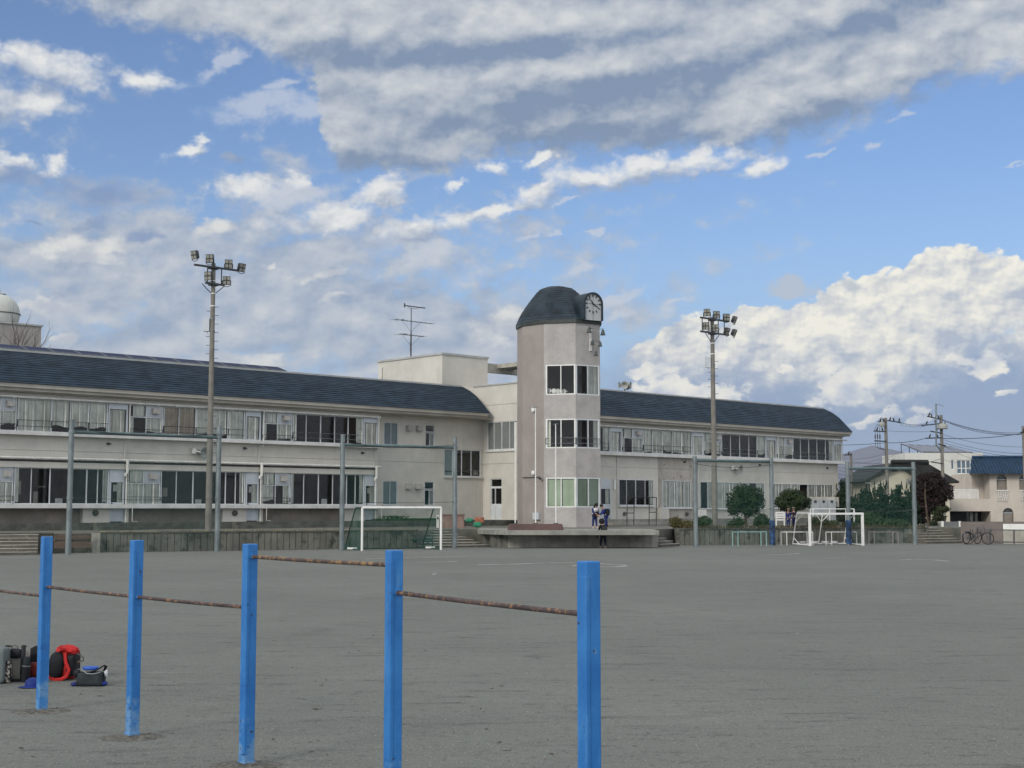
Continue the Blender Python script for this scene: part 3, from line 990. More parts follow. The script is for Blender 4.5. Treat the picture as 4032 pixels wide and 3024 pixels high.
# ================================================================== left classroom wing
ZL = {k: fac(400, y, DL)[1] for k, y in dict(win2=1590, sill2=1714, led2=1726, joint=1780.5, gut1=1806, drk0=1811, drk1=1824, lin1=1845, sill1=1985, led1=2001).items()}
zw2, zs2, zl2 = fac(0, 1564, DL)[1], fac(0, 1695, DL)[1], fac(0, 1709, DL)[1]
zj, zg1 = fac(0, 1769, DL)[1], fac(0, 1800, DL)[1]
zd0, zd1, zh1, zs1, zl1 = fac(0, 1805, DL)[1], fac(0, 1815, DL)[1], fac(0, 1838, DL)[1], fac(0, 1984.5, DL)[1], fac(0, 2001, DL)[1]
zeL = fac(0, 1503.6, DL - 0.7)[1]
zrL = fac(0, 1378, DL + 2.1)[1]
sL0, sL1, sL2 = 20.0, fs(1490, 1700, DL), fs(1903, 1750, DL + 0.5)
lw = thing('classroom_wing', 'long two-storey cream classroom wing with solar panels on its slate roof', 'school building', FM @ Vector((40, DL, ZP)))
PL = plane(DL)
Z2T = zeL - 0.30
w = MB(PL)
w.box(sL0, sL1, -0.06, 0.32, zw2, Z2T)                                   # lintel over upper windows
w.box(sL0, sL1, 0.06, 0.34, zj + 0.012, zl2)                             # wall between floors, joint line left open
w.box(sL0, sL1, 0.06, 0.34, zd0, zj - 0.012)
w.box(sL0, sL1, 0.10, 0.30, zj - 0.012, zj + 0.012)
w.box(sL0, sL1, -0.08, 0.32, zh1, zd1)                                   # lintel over lower windows
w.box(sL0, sL1, 0.30, 0.36, zd1, zd0)
wl = w.build('wall', WALL, lw)
w = MB(PL)
w.box(sL0, sL1 + 0.02, -0.34, 0.30, zl2, zs2)
w.box(sL0, sL1, -0.36, 0.30, zl1, zs1)
w.build('ledge', LEDGE, lw)
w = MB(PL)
w.box(sL0, sL1, -0.02, 0.28, zd1 + 0.003, zd0 - 0.003)  # solid dark strip under the lower gutter
w.build('gutter_fascia', DARKTRIM, lw)
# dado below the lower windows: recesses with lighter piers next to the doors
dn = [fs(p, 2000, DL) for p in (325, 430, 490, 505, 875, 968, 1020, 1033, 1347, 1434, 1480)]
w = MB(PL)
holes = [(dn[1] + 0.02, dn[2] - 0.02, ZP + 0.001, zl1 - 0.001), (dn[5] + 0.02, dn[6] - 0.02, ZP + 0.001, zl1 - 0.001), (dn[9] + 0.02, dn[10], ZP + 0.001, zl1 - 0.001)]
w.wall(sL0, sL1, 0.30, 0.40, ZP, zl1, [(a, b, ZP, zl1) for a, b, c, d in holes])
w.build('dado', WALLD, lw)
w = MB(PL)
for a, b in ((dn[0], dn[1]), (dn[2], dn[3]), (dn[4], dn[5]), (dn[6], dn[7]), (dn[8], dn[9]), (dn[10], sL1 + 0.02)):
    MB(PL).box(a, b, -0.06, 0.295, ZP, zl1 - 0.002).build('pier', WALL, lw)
# recessed bay to the right, with small windows
zz = lambda px, y: fac(px, y, DL + 0.5)[1]
ss = lambda px, y: fs(px, y, DL + 0.5)
PB = plane(DL + 0.5)
bay = {'a': (ss(1512, 1700), ss(1568, 1700), zz(1540, 1752), zz(1540, 1663)), 'b': (ss(1675, 1715), ss(1711, 1715), zz(1690, 1757), zz(1690, 1673)),
       'c': (ss(1749, 1820), ss(1893, 1820), zz(1820, 1876), zz(1820, 1771)), 'd': (ss(1507, 1940), ss(1565, 1940), zz(1535, 1988), zz(1535, 1894)),
       'e': (ss(1672, 1940), ss(1710, 1940), zz(1690, 1990), zz(1690, 1897))}
w = MB(PB)
w.wall(sL1 - 0.3, sL2 + 0.3, 0.0, 0.22, ZP, zj - 0.012, [v for k, v in bay.items() if k in 'cde'] + [])
w.wall(sL1 - 0.3, sL2 + 0.3, 0.0, 0.22, zj + 0.012, Z2T + 0.02, [bay['a'], bay['b']] + ([(bay['c'][0], bay['c'][1], zj + 0.012, bay['c'][3])] if bay['c'][3] > zj else []))
w.box(sL1 - 0.3, bay['c'][0], 0.05, 0.2, zj - 0.013, zj + 0.013)
w.box(bay['c'][1], sL2 + 0.3, 0.05, 0.2, zj - 0.013, zj + 0.013)
w.build('wall', WALL, lw)
def mids(a, b, n): return [a + (b - a) * i / n for i in range(n + 1)]
strip(lw, PB, bay['a'][2], bay['a'][3], mids(*bay['a'][:2], 2), 'FF', rail=False, ledge=True)
strip(lw, PB, bay['b'][2] , bay['b'][2] + (bay['b'][3] - bay['b'][2]) * 0.64, mids(*bay['b'][:2], 2), 'df', rail=False, ledge=True)
strip(lw, PB, bay['b'][2] + (bay['b'][3] - bay['b'][2]) * 0.66, bay['b'][3], list(bay['b'][:2]), 'd', rail=False)
c_ = bay['c']
strip(lw, PB, c_[2], c_[3], [c_[0], c_[0] + (c_[1] - c_[0]) * 0.23, c_[0] + (c_[1] - c_[0]) * 0.48, c_[0] + (c_[1] - c_[0]) * 0.74, c_[1]], 'Fddd', rail=False, ledge=True)
pp = MB(PB)
pp.box(c_[0] + (c_[1] - c_[0]) * 0.81, c_[0] + (c_[1] - c_[0]) * 0.94, 0.075, 0.08, c_[2] + 0.12, c_[2] + 0.42)
pp.build('notice', LEDGE, lw)
strip(lw, PB, bay['d'][2], bay['d'][3], mids(*bay['d'][:2], 2), 'FF', rail=False, ledge=True)
strip(lw, PB, bay['e'][2], bay['e'][2] + (bay['e'][3] - bay['e'][2]) * 0.66, mids(*bay['e'][:2], 2), 'df', rail=False, ledge=True)
strip(lw, PB, bay['e'][2] + (bay['e'][3] - bay['e'][2]) * 0.68, bay['e'][3], list(bay['e'][:2]), 'd', rail=False)
for (px0, px1, y0, y1) in ((1597, 1619, 1696, 1676), (1637, 1661, 1698, 1678), (1594, 1617, 1925, 1905), (1634, 1658, 1926, 1906)):
    hood(lw, PB, ss(px0, y0), ss(px1 - 4, y0), zz(px0, y0), zz(px0, y1), 0.32)
# upper floor windows
PLF = plane(DL - 0.12)
Y2 = 1640
def X2(*p): return xs(DL, Y2, *p)
vent_unit(lw, PLF, *X2(-66, 62), zs2, zw2, 3)
strip(lw, PLF, zs2, zw2, X2(66, 128, 200, 274, 345, 421), 'ccccc', seed=1)
door_2f(lw, PLF, *X2(424, 501), zs2, zw2, 4)
vent_unit(lw, PLF, *X2(507, 638), zs2, zw2, 5)
strip(lw, PLF, zs2, zw2, X2(641, 702, 768, 832, 895, 961), 'bbccc', seed=2)
door_2f(lw, PLF, *X2(964, 1025), zs2, zw2, 6)
vent_unit(lw, PLF, *X2(1032, 1147), zs2, zw2, 7)
strip(lw, PLF, zs2, zw2, X2(1150, 1203, 1260, 1315, 1368, 1427), 'ldddr', seed=3)
door_2f(lw, PLF, *X2(1429, 1484), zs2, zw2, 8)
# lower floor windows
def X1(*p): return xs(DL, 1920, *p)
vent_unit(lw, PL, *X1(-70, 52), zs1, zh1, 13)
strip(lw, PL, zs1, zh1, X1(56, 123, 197, 270, 342, 385, 429), 'lddddr', rail=False, seed=4)
door_1f(lw, PL, *X1(431, 491), ZP + 0.02, zh1, 14)
vent_unit(lw, PL, *X1(497, 631), zs1, zh1, 15)
strip(lw, PL, zs1, zh1, X1(634, 695, 761, 826, 889, 928, 966), 'dddddr', rail=False, seed=5)
door_1f(lw, PL, *X1(968, 1020), ZP + 0.02, zh1, 16)
vent_unit(lw, PL, *X1(1028, 1142), zs1, zh1, 17)
strip(lw, PL, zs1, zh1, X1(1145, 1197, 1255, 1311, 1366, 1400, 1434), 'lddddr', rail=False, seed=6)
door_1f(lw, PL, *X1(1436, 1480), ZP + 0.02, zh1, 18)
# papers stuck in the lower windows
w = MB(PL)
for px0, px1, y0, y1 in ((221, 250, 1962, 1981), (772, 797, 1965, 1984), (1269, 1291, 1964, 1984)):
    MB(PL).box(*X1(px0, px1), 0.075, 0.08, fac(px0, y1, DL)[1], fac(px0, y0, DL)[1]).build('notice', LEDGE, lw)
# round wall vents
w = MB(PL)
for px, y in ((373, 2019), (921, 2020)):
    s_, z_ = fac(px, y, DL)
    MB(PL).lathe([(0.16, 0), (0.16, 0.10), (0.12, 0.13)], 16, Matrix.Translation((s_, -0.06, z_)) @ Matrix.Rotation(R(90), 4, 'X')).build('round_vent', CONCD, lw)
w = MB(PL)
for px, y in ((426, 1747), (963, 1765), (1427, 1783)):
    s_, z_ = fac(px, y, DL)
    w = MB(PL)
    w.lathe([(0.07, 0), (0.07, 0.12), (0.05, 0.14)], 10, Matrix.Translation((s_, 0.06, z_)) @ Matrix.Rotation(R(90), 4, 'X'))
    w.box(s_ + 0.07, s_ + 0.16, -0.04, 0.06, z_ - 0.04, z_ + 0.03)
    w.build('wall_lamp', STEELD, lw)
gutter(lw, DL - 0.22, sL0, sL1, zw2 + 0.06, 0.06)
gutter(lw, DL - 0.20, sL0, sL1, zg1, 0.06)
for px in (503, 1031, 1483):
    s_ = fs(px, 1640, DL)
    downpipe(lw, DL - 0.24, s_, [(0, 0, zw2 + 0.04), (0, 0, zl2 - 0.12), (-0.10, 0.05, zl2 - 0.16)], 0.03)
    s_ = fs(px - 12, 1780, DL)
    downpipe(lw, DL - 0.0, s_, [(0, 0, zl2), (0, 0, zg1 + 0.06)], 0.025)
    s_ = fs(px - 9, 1840, DL)
    downpipe(lw, DL - 0.24, s_, [(0, 0, zg1 + 0.02), (0, 0, zh1 - 0.16), (-0.10, 0.0, zh1 - 0.26), (-0.08, 0.02, zh1 - 0.36)], 0.085)
    downpipe(lw, DL - 0.16, s_, [(0.0, 0, zh1 - 0.30), (0.0, 0, ZP)], 0.045)
    downpipe(lw, DL - 0.14, s_ + 0.12, [(0, 0, zw2 - 3.2), (0, 0, zs1 + 0.06), (0.12, -0.3, zs1 + 0.02), (0.12, -0.3, ZP + 0.05), (0.4, -0.3, ZP + 0.04)], 0.022)
roof(lw, sL0 - 1, fs(1930, 1620, DL - 0.7), DL - 0.7, zeL, zrL)
w = MB(FM)
w.box(sL0 - 0.8, sL2, DL - 0.30, DL + 0.5, zeL - 0.42, zeL - 0.362)
w.build('soffit', FASCIA, lw)
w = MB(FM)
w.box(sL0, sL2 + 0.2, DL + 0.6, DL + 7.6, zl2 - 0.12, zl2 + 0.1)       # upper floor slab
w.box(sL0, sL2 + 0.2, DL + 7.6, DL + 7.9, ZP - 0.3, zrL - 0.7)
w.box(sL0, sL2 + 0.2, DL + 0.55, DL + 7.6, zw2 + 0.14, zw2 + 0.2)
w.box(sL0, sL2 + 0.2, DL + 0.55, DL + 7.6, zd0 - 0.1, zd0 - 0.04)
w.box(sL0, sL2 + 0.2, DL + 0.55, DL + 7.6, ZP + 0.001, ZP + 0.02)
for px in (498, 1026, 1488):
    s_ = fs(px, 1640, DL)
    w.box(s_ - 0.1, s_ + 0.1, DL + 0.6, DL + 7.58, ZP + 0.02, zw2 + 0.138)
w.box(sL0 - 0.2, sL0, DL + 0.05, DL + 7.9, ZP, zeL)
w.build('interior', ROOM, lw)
w = MB(FM)
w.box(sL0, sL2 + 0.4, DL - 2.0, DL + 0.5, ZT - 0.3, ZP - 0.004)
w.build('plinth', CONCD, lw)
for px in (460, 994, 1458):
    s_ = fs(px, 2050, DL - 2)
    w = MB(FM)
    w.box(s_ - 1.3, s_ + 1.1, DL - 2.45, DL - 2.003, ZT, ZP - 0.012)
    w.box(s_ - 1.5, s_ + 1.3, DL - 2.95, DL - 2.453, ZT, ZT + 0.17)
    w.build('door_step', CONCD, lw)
# things glimpsed inside the classrooms
w = MB(PL)
for px0, px1, y0, y1, d in ((58, 83, 1893, 1946, 1.4), (640, 660, 1920, 1955, 2.5), (150, 180, 1913, 1919, 3.0), (132, 150, 1935, 1985, 3.0)):
    MB(PL).box(fac(px0, y0, DL + d)[0], fac(px1, y0, DL + d)[0], d, d + 0.05, fac(px0, y1, DL + d)[1], fac(px0, y0, DL + d)[1]).build('blackboard' if d > 2.6 else 'cupboard', CONCL, lw)

# ================================================================== right classroom wing
rw = thing('classroom_wing', 'two-storey classroom wing with streaked stained wall beyond the clock tower', 'school building', FM @ Vector((85, DR, ZP)))
PR = plane(DR)
sR0, sR1, sR2 = fs(2330, 1750, DR) - 4.0, fs(3317, 1760, DR), fs(3303, 1900, DR)
q = lambda px, y: fac(px, y, DR)[1]
rz = dict(w2=q(2835, 1708), s2=q(2835, 1798), l2=q(2835, 1809.5), j=q(2835, 1852), e=fac(2800, 1664.5, DR - 0.7)[1], r=fac(2800, 1572, DR + 2.1)[1])
TOPR = rz['e'] - 0.30
w = MB(PR)
w.box(sR0, sR1 - 0.05, -0.06, 0.32, rz['w2'], TOPR)
low = [(fs(2438, 1940, DR), fs(2575, 1940, DR), q(2500, 1990), q(2500, 1888)), (fs(2610, 1940, DR), fs(2722, 1940, DR), q(2660, 1999), q(2660, 1893)),
       (fs(2755, 1940, DR), fs(3012, 1930, DR), q(2850, 2003), q(2850, 1898)), (fs(3045, 1930, DR), fs(3281, 1930, DR), q(3160, 2000), q(3160, 1906)),
       (fs(2363, 1950, DR), fs(2406, 1950, DR), ZP + 0.02, q(2384, 1886))]
w.wall(sR0, sR2, 0.06, 0.34, ZP, rz['j'] - 0.012, low)
w.box(sR0, sR2, 0.06, 0.34, rz['j'] + 0.012, rz['l2'])
w.box(sR0, sR2, 0.10, 0.30, rz['j'] - 0.012, rz['j'] + 0.012)
w.box(sR2 - 0.25, sR2, 0.345, 9.0, ZP, rz['e'] - 0.4)                   # end wall
w.build('wall', WALL, rw)
STAIN = mat('stained render', (0.46, 0.43, 0.385), 0.9, 0.10, 1.1, 0.25, 40, streak=0.55, speck=(4.5, 0.60, 0.68, (0.11, 0.085, 0.07), 0.85), stretch=(1, 1, 0.45))
w = MB(PR)
sa, sb = fs(2593, 1850, DR), fs(2730, 1850, DR)
w.wall(sa, sb, 0.045, 0.058, ZP + 0.01, rz['j'] - 0.014, [(a, b, c, d) for a, b, c, d in low[1:2]] + ([(low[2][0], sb, low[2][2], low[2][3])] if low[2][0] < sb else []))
w.box(sa, sb, 0.045, 0.058, rz['j'] + 0.014, rz['l2'] - 0.002)
w.build('stained_wall', STAIN, rw, smooth=False)['label'] = 'blotchy stained patch of wall'
w = MB(PR)
for b_ in ((2593, 2633),):
    w.box(fs(2590, 2000, DR), fs(2624, 2000, DR), -0.25, 0.044, ZP, q(2600, 1999))
w.build('pier', WALL, rw)
w = MB(PR)
w.box(sR0, sR1, -0.34, 0.30, rz['l2'], rz['s2'])
w.build('ledge', LEDGE, rw)
w = MB(FM)
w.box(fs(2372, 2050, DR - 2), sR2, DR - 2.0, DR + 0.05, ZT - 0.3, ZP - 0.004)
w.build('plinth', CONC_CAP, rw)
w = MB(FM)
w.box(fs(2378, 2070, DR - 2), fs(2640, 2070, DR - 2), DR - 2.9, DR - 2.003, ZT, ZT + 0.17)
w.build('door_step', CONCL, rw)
PRF = plane(DR - 0.12)
def XR(*p): return xs(DR, 1750, *p)
zs_, zw_ = rz['s2'], rz['w2']
strip(rw, PRF, zs_, zw_, XR(2350, 2397), 'r', seed=21)
door_2f(rw, PRF, *XR(2399, 2444), zs_, zw_, 22)
vent_unit(rw, PRF, *XR(2446, 2526), zs_, zw_, 23)
strip(rw, PRF, zs_, zw_, XR(2528, 2565, 2605, 2643, 2683, 2720), 'ccccc', seed=24)
door_2f(rw, PRF, *XR(2722, 2767), zs_, zw_, 25)
vent_unit(rw, PRF, *XR(2769, 2836), zs_, zw_, 26)
strip(rw, PRF, zs_, zw_, XR(2838, 2873, 2909, 2945, 2977, 3011), 'ddddc', seed=27)
door_2f(rw, PRF, *XR(3013, 3053), zs_, zw_, 28)
vent_unit(rw, PRF, *XR(3055, 3117), zs_, zw_, 29)
strip(rw, PRF, zs_, zw_, XR(3119, 3148, 3181, 3213, 3246, 3276), 'ddddr', seed=30)
door_2f(rw, PRF, *XR(3278, 3309), zs_, zw_, 31)
w = MB(PR)
w.box(fs(3309, 1750, DR), sR1, -0.02, 0.32, zs_, zw_)
w.build('pier', WALL, rw)
a, b, c, d = low[0]
strip(rw, PR, c, d, [a, a + (b - a) * 0.22, a + (b - a) * 0.48, a + (b - a) * 0.75, b], 'dddr', rail=False, ledge=True, seed=32)
a, b, c, d = low[1]
strip(rw, PR, c, d, mids(a, b, 4), 'cccc', rail=False, ledge=True, seed=33)
a, b, c, d = low[2]
strip(rw, PR, c, d, mids(a, b, 8), 'lcccccdc', rail=False, ledge=True, seed=34)
a, b, c, d = low[3]
strip(rw, PR, c, d, mids(a, b, 7), 'cccdccc', rail=False, ledge=True, seed=35)
a, b, c, d = low[4]
door_1f(rw, PR, a, b, c, d, 36, False)
w = MB(PR)
for px, y, r_ in ((2460, 2023, 0.14), (2705, 2024, 0.14)):
    s_, z_ = fac(px, y, DR)
    MB(PR).lathe([(r_, 0), (r_, 0.10), (r_ * 0.75, 0.14)], 14, Matrix.Translation((s_, 0.05, z_)) @ Matrix.Rotation(R(90), 4, 'X')).build('round_vent', CONCD, rw)
w = MB(PR)
for px, y in ((2695, 1819), (2992, 1831), (3258, 1843)):
    s_, z_ = fac(px, y, DR)
    w = MB(PR)
    w.lathe([(0.07, 0), (0.07, 0.12), (0.05, 0.14)], 10, Matrix.Translation((s_, 0.06, z_)) @ Matrix.Rotation(R(90), 4, 'X'))
    w.box(s_ + 0.07, s_ + 0.16, -0.04, 0.06, z_ - 0.04, z_ + 0.03)
    w.build('wall_lamp', STEELD, rw)
w = MB(PR)
w.box(*xs(DR, 1900, 2417, 2424), -0.05, 0.05, q(2420, 1928), q(2420, 1888))
w.build('tube_lamp', FRAMEW, rw)
gutter(rw, DR - 0.22, sR0, sR1 + 0.35, rz['w2'] + 0.06, 0.06)
for px in (3054,):
    downpipe(rw, DR - 0.24, fs(px, 1750, DR), [(0, 0, zw_ + 0.04), (0, 0, rz['l2'] - 0.12), (0.12, 0.05, rz['l2'] - 0.16)], 0.03)
for px in (2431, 2751):
    downpipe(rw, DR + 0.0, fs(px, 1880, DR), [(0, 0, rz['l2']), (0, 0, ZP)], 0.035)
roof(rw, sR0, fs(3358, 1695, DR - 0.7), DR - 0.7, rz['e'], rz['r'])
w = MB(FM)
w.box(sR0, sR1 - 0.1, DR - 0.30, DR + 0.5, rz['e'] - 0.42, rz['e'] - 0.362)
w.build('soffit', FASCIA, rw)
w = MB(FM)
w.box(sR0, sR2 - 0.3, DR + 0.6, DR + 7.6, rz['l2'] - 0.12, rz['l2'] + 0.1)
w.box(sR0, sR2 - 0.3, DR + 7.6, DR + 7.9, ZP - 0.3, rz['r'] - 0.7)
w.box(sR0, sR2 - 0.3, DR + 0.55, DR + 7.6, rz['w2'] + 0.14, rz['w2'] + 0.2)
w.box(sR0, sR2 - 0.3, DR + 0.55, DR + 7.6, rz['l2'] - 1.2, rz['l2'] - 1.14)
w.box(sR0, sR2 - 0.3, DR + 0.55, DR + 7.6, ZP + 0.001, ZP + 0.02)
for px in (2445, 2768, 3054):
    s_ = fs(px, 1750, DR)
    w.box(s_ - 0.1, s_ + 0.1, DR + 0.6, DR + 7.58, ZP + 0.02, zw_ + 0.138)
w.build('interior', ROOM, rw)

# ================================================================== stair block, penthouse, roof bridge
sB = sL2
DB0 = sfac(2062, 1760, sB)[0]
zB = sfac(2062, 1506, sB)[1]
sb_ = thing('stair_block', 'cream stair block with grey penthouse between the classrooms and clock tower', 'school building', FM @ Vector((sB, DB0, ZP)))
def sidepl(s):                             # x towards the viewer along -D, y inwards (+s)
    return FM @ Matrix(((0, 1, 0, s), (-1, 0, 0, 0), (0, 0, 1, 0), (0, 0, 0, 1)))
PS = sidepl(sB)
dx = lambda px, y: -sfac(px, y, sB)[0]
zx = lambda px, y: sfac(px, y, sB)[1]
wi = (dx(1918, 1715), dx(2026, 1715), zx(1975, 1770), zx(1975, 1660))
do = (dx(1930, 1960), dx(1975, 1960), ZP + 0.05, zx(1952, 1885))
jz, jz2 = zx(1960, 1826), zx(1980, 1592)
w = MB(PS)
w.wall(-DL - 8.2, -DB0, 0.0, 0.25, ZP, jz - 0.012, [do])
w.wall(-DL - 8.2, -DB0, 0.0, 0.25, jz + 0.012, jz2 - 0.012, [wi])
w.wall(-DL - 8.2, -DB0, 0.0, 0.25, jz2 + 0.012, zB, [])
w.box(-DL - 6, -DB0 - 0.02, 0.04, 0.2, jz - 0.012, jz + 0.012)
w.box(-DL - 6, -DB0 - 0.02, 0.04, 0.2, jz2 - 0.012, jz2 + 0.012)
w.build('wall', WALL, sb_)
w = MB(FM)
w.box(sB + 0.252, sB + 5.6, DB0 + 0.02, DB0 + 0.3, ZP, zB - 0.01)
w.box(sB + 0.252, sB + 5.6, DB0 + 0.3, DL + 6, zB - 0.4, zB - 0.02)
w.box(sB + 0.252, sB + 5.6, DL + 6, DL + 6.3, ZP, zB - 0.03)
w.build('front_wall', WALL, sb_)
w = MB(PS)
w.box(-DL - 1.5, -DB0 + 0.06, -0.06, 0.30, zB, zB + 0.10)
w.build('coping', TRIM, sb_)
w = MB(PS)
w.box(wi[0] - 0.1, wi[1] + 0.12, -0.10, 0.02, wi[2] - 0.14, wi[2] - 0.004)
w.build('sill', LEDGE, sb_)
strip(sb_, PS, wi[2], wi[3], [wi[0], wi[0] + (wi[1] - wi[0]) * 0.25, wi[0] + (wi[1] - wi[0]) * 0.53, wi[0] + (wi[1] - wi[0]) * 0.81, wi[1]], 'ffff', rail=False, mw=0.06)
d_ = MB(PS)
zt_ = do[2] + (do[3] - do[2]) * 0.76
d_.box(do[0], do[0] + 0.08, 0.04, 0.14, do[2], do[3])
d_.box(do[1] - 0.05, do[1], 0.04, 0.14, do[2], do[3])
d_.box(do[0] + 0.08, do[1] - 0.05, 0.05, 0.13, zt_, zt_ + 0.14)
d_.box(do[0] + 0.08, do[1] - 0.05, 0.05, 0.13, do[3] - 0.05, do[3])
d_.box(do[0] + 0.42, do[0] + 0.48, 0.045, 0.12, do[2], zt_)
d_.box(do[0] + 0.08, do[0] + 0.418, 0.06, 0.11, do[2], do[2] + 1.0)
d_.box(do[0] + 0.482, do[1] - 0.05, 0.06, 0.11, do[2], do[2] + 1.0)
dd = d_.build('door', FRAME, sb_)
gl = MB(PS)
gl.quad((do[0], 0.09, do[2] + 0.98), (do[1], 0.09, do[2] + 0.98), (do[1], 0.09, do[3]), (do[0], 0.09, do[3]))
gl.build('pane', GLASS, dd, smooth=False, fix=False)
w = MB(FM)
w.box(sB + 1.8, sB + 2.0, DB0 + 0.3, DL + 5, ZP, zB - 0.41)
w.box(sB + 0.26, sB + 1.8, DB0 + 0.31, DL + 5, ZP, ZP + 0.03)
w.build('interior', ROOM, sb_)
# penthouse
DPh = 71.0
sP = fs(1741, 1460, DPh)
zPt, zPb = fac(1741, 1396, DPh)[1], fac(1741, 1545, DPh)[1]
sP2 = fs(1920, 1480, DPh)
DP2 = sfac(1489, 1470, sP)[0]
w = MB(FM)
w.box(sP, sP2, DPh, DP2, zPb, zPt)
ph = w.build('penthouse', WALL, sb_)
w = MB(FM)
w.box(sP - 0.07, sP2 + 0.07, DPh - 0.07, DP2 + 0.07, zPt, zPt + 0.14)
w.build('coping', TRIM, ph)
s_ = sP - 0.06
w = MB(FM)
dpp = sfac(1505, 1470, sP)[0]
w.path([(s_ + 0.06, dpp, sfac(1505, 1447, sP)[1]), (s_ - 0.02, dpp, sfac(1505, 1447, sP)[1]), (s_ - 0.02, dpp, zPb)], 0.06, 8)
w.build('downpipe', PIPE, ph)
# bridge to the tower
za, zb_ = fac(1960, 1434, DPh + 0.4)[1], fac(1960, 1470, DPh + 0.4)[1]
w = MB(FM)
w.box(sP2 + 0.002, fs(2060, 1450, DPh), DPh + 0.4, DPh + 0.7, zb_, za)
sc_ = fs(1962, 1440, DPh + 0.3)
w.box(sc_, sc_ + 1.6, DPh - 7.5, DPh + 0.398, za - 0.30, za - 0.004)
w.build('bridge', CONCL, sb_)

# ================================================================== clock tower
YT = 80.5
zTb = ZT
def hit(P, d2, px, y):
    """point on the ground line P + t d2 that shows at pixel column px"""
    r = ray(px, y)
    a = r.x / r.y
    t_ = (a * P.y - P.x) / (d2.x - a * d2.y)
    return P + d2 * t_
p1 = AT(2267.5, 1700, YT); P1 = Vector((p1.x, p1.y))
nd = lambda deg: Vector((math.cos(R(deg)), math.sin(R(deg))))
P2 = hit(P1, nd(33), 2364, 1700)
P0 = hit(P1, -nd(-13), 2142, 1700)
Pm = hit(P0, -nd(-45), 2058, 1700)
Pn = hit(Pm, -nd(-76), 2036.5, 1700)
front = [Pn, Pm, P0, P1, P2]
ch = P2 - Pn
cc = (P2 + Pn) / 2 + Vector((-ch.y, ch.x)).normalized() * 0.9
TWP = front + [P2 + Vector((-0.02, 1.9)), P2 + Vector((-0.8, 3.5)), Vector((Pn.x + 2.2, P2.y + 4.2)), Pn + Vector((0.85, 1.5)), Pn + Vector((0.12, 0.75))]
cc = sum(TWP, Vector((0, 0))) / 10 + Vector((0.0, -0.1))
tz = lambda y: AT(2267.5, y, YT).z
tw = thing('clock_tower', 'tall pinkish polygonal clock tower with slate dome at middle of school', 'tower', Vector((cc.x, cc.y, zTb)))
zE = tz(1262)                               # eave
def edge_m(a, b):
    u = (b - a).normalized()
    n_ = Vector((-u.y, u.x))
    return Matrix(((u.x, n_.x, 0, a.x), (u.y, n_.y, 0, a.y), (0, 0, 1, 0), (0, 0, 0, 1))), (b - a).length
mA, mB_ = MB(), MB()
wins = [(tz(1998), tz(1880)), (tz(1764), tz(1648)), (tz(1553), tz(1434))]
for i in range(10):
    a, b = TWP[i], TWP[(i + 1) % 10]
    M, L = edge_m(a, b)
    tgt = mB_ if i in (2, 3) else mA
    tgt.M = M
    hs = []
    if i == 2: hs = [(0.11, L - 0.02, *z) for z in wins]
    if i == 3: hs = [(0.02, L - 0.06, *z) for z in wins]
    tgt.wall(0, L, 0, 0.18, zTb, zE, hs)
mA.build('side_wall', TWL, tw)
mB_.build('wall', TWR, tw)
for i in (2, 3):
    M, L = edge_m(TWP[i], TWP[(i + 1) % 10])
    for k, z in enumerate(wins):
        x0, x1 = (0.11, L - 0.012) if i == 2 else (0.012, L - 0.06)
        strip(tw, M @ Matrix.Translation((0, -0.03, 0)), z[0], z[1], [x0, (x0 + x1) / 2 + 0.02, x1], ('gg', ('ld' if i == 2 else 'dr'), ('dd' if i == 2 else 'dc'))[k], rail=(k == 1), mw=0.09, fw=0.07,
              fm=FRAMEW if i == 2 else FRAME, gm=GLASS, seed=50 + 5 * i + k)
w = MB()
inn = [cc + (p - cc) * 0.90 for p in TWP]
for z in (zTb + 0.02, tz(1812), tz(1602), tz(1400), zE - 0.2):
    w.prism([(p.x, p.y) for p in inn], z - 0.1, z)
back = [cc + (p - cc) * 0.3 for p in TWP]
w.build('interior', ROOM, tw)
# brass instruments and stands on the sill of the top room
w = MB()
M, L = edge_m(TWP[2], TWP[3])
w.M = M
for x in (0.25, 0.55, 0.8, 1.15):
    w = MB(M)
    A = Matrix.Translation((x, 0.5, wins[2][0] + 0.22)) @ Matrix.Rotation(R(70 + 20 * x), 4, 'X')
    w.lathe([(0.03, -0.2), (0.035, 0.05), (0.06, 0.15), (0.15, 0.24)], 12, A)
    w.path([(x - 0.2, 0.5, wins[2][0] + 0.2), (x, 0.46, wins[2][0] + 0.28), (x + 0.2, 0.5, wins[2][0] + 0.22)], 0.02, 6)
    w.build('horn_instrument', FRAMEW, tw)
w = MB(M)
w.box(0.05, L - 0.05, 0.35, 0.8, wins[2][0] - 0.1, wins[2][0] + 0.04)
w.build('shelf', FRAMEW, tw)
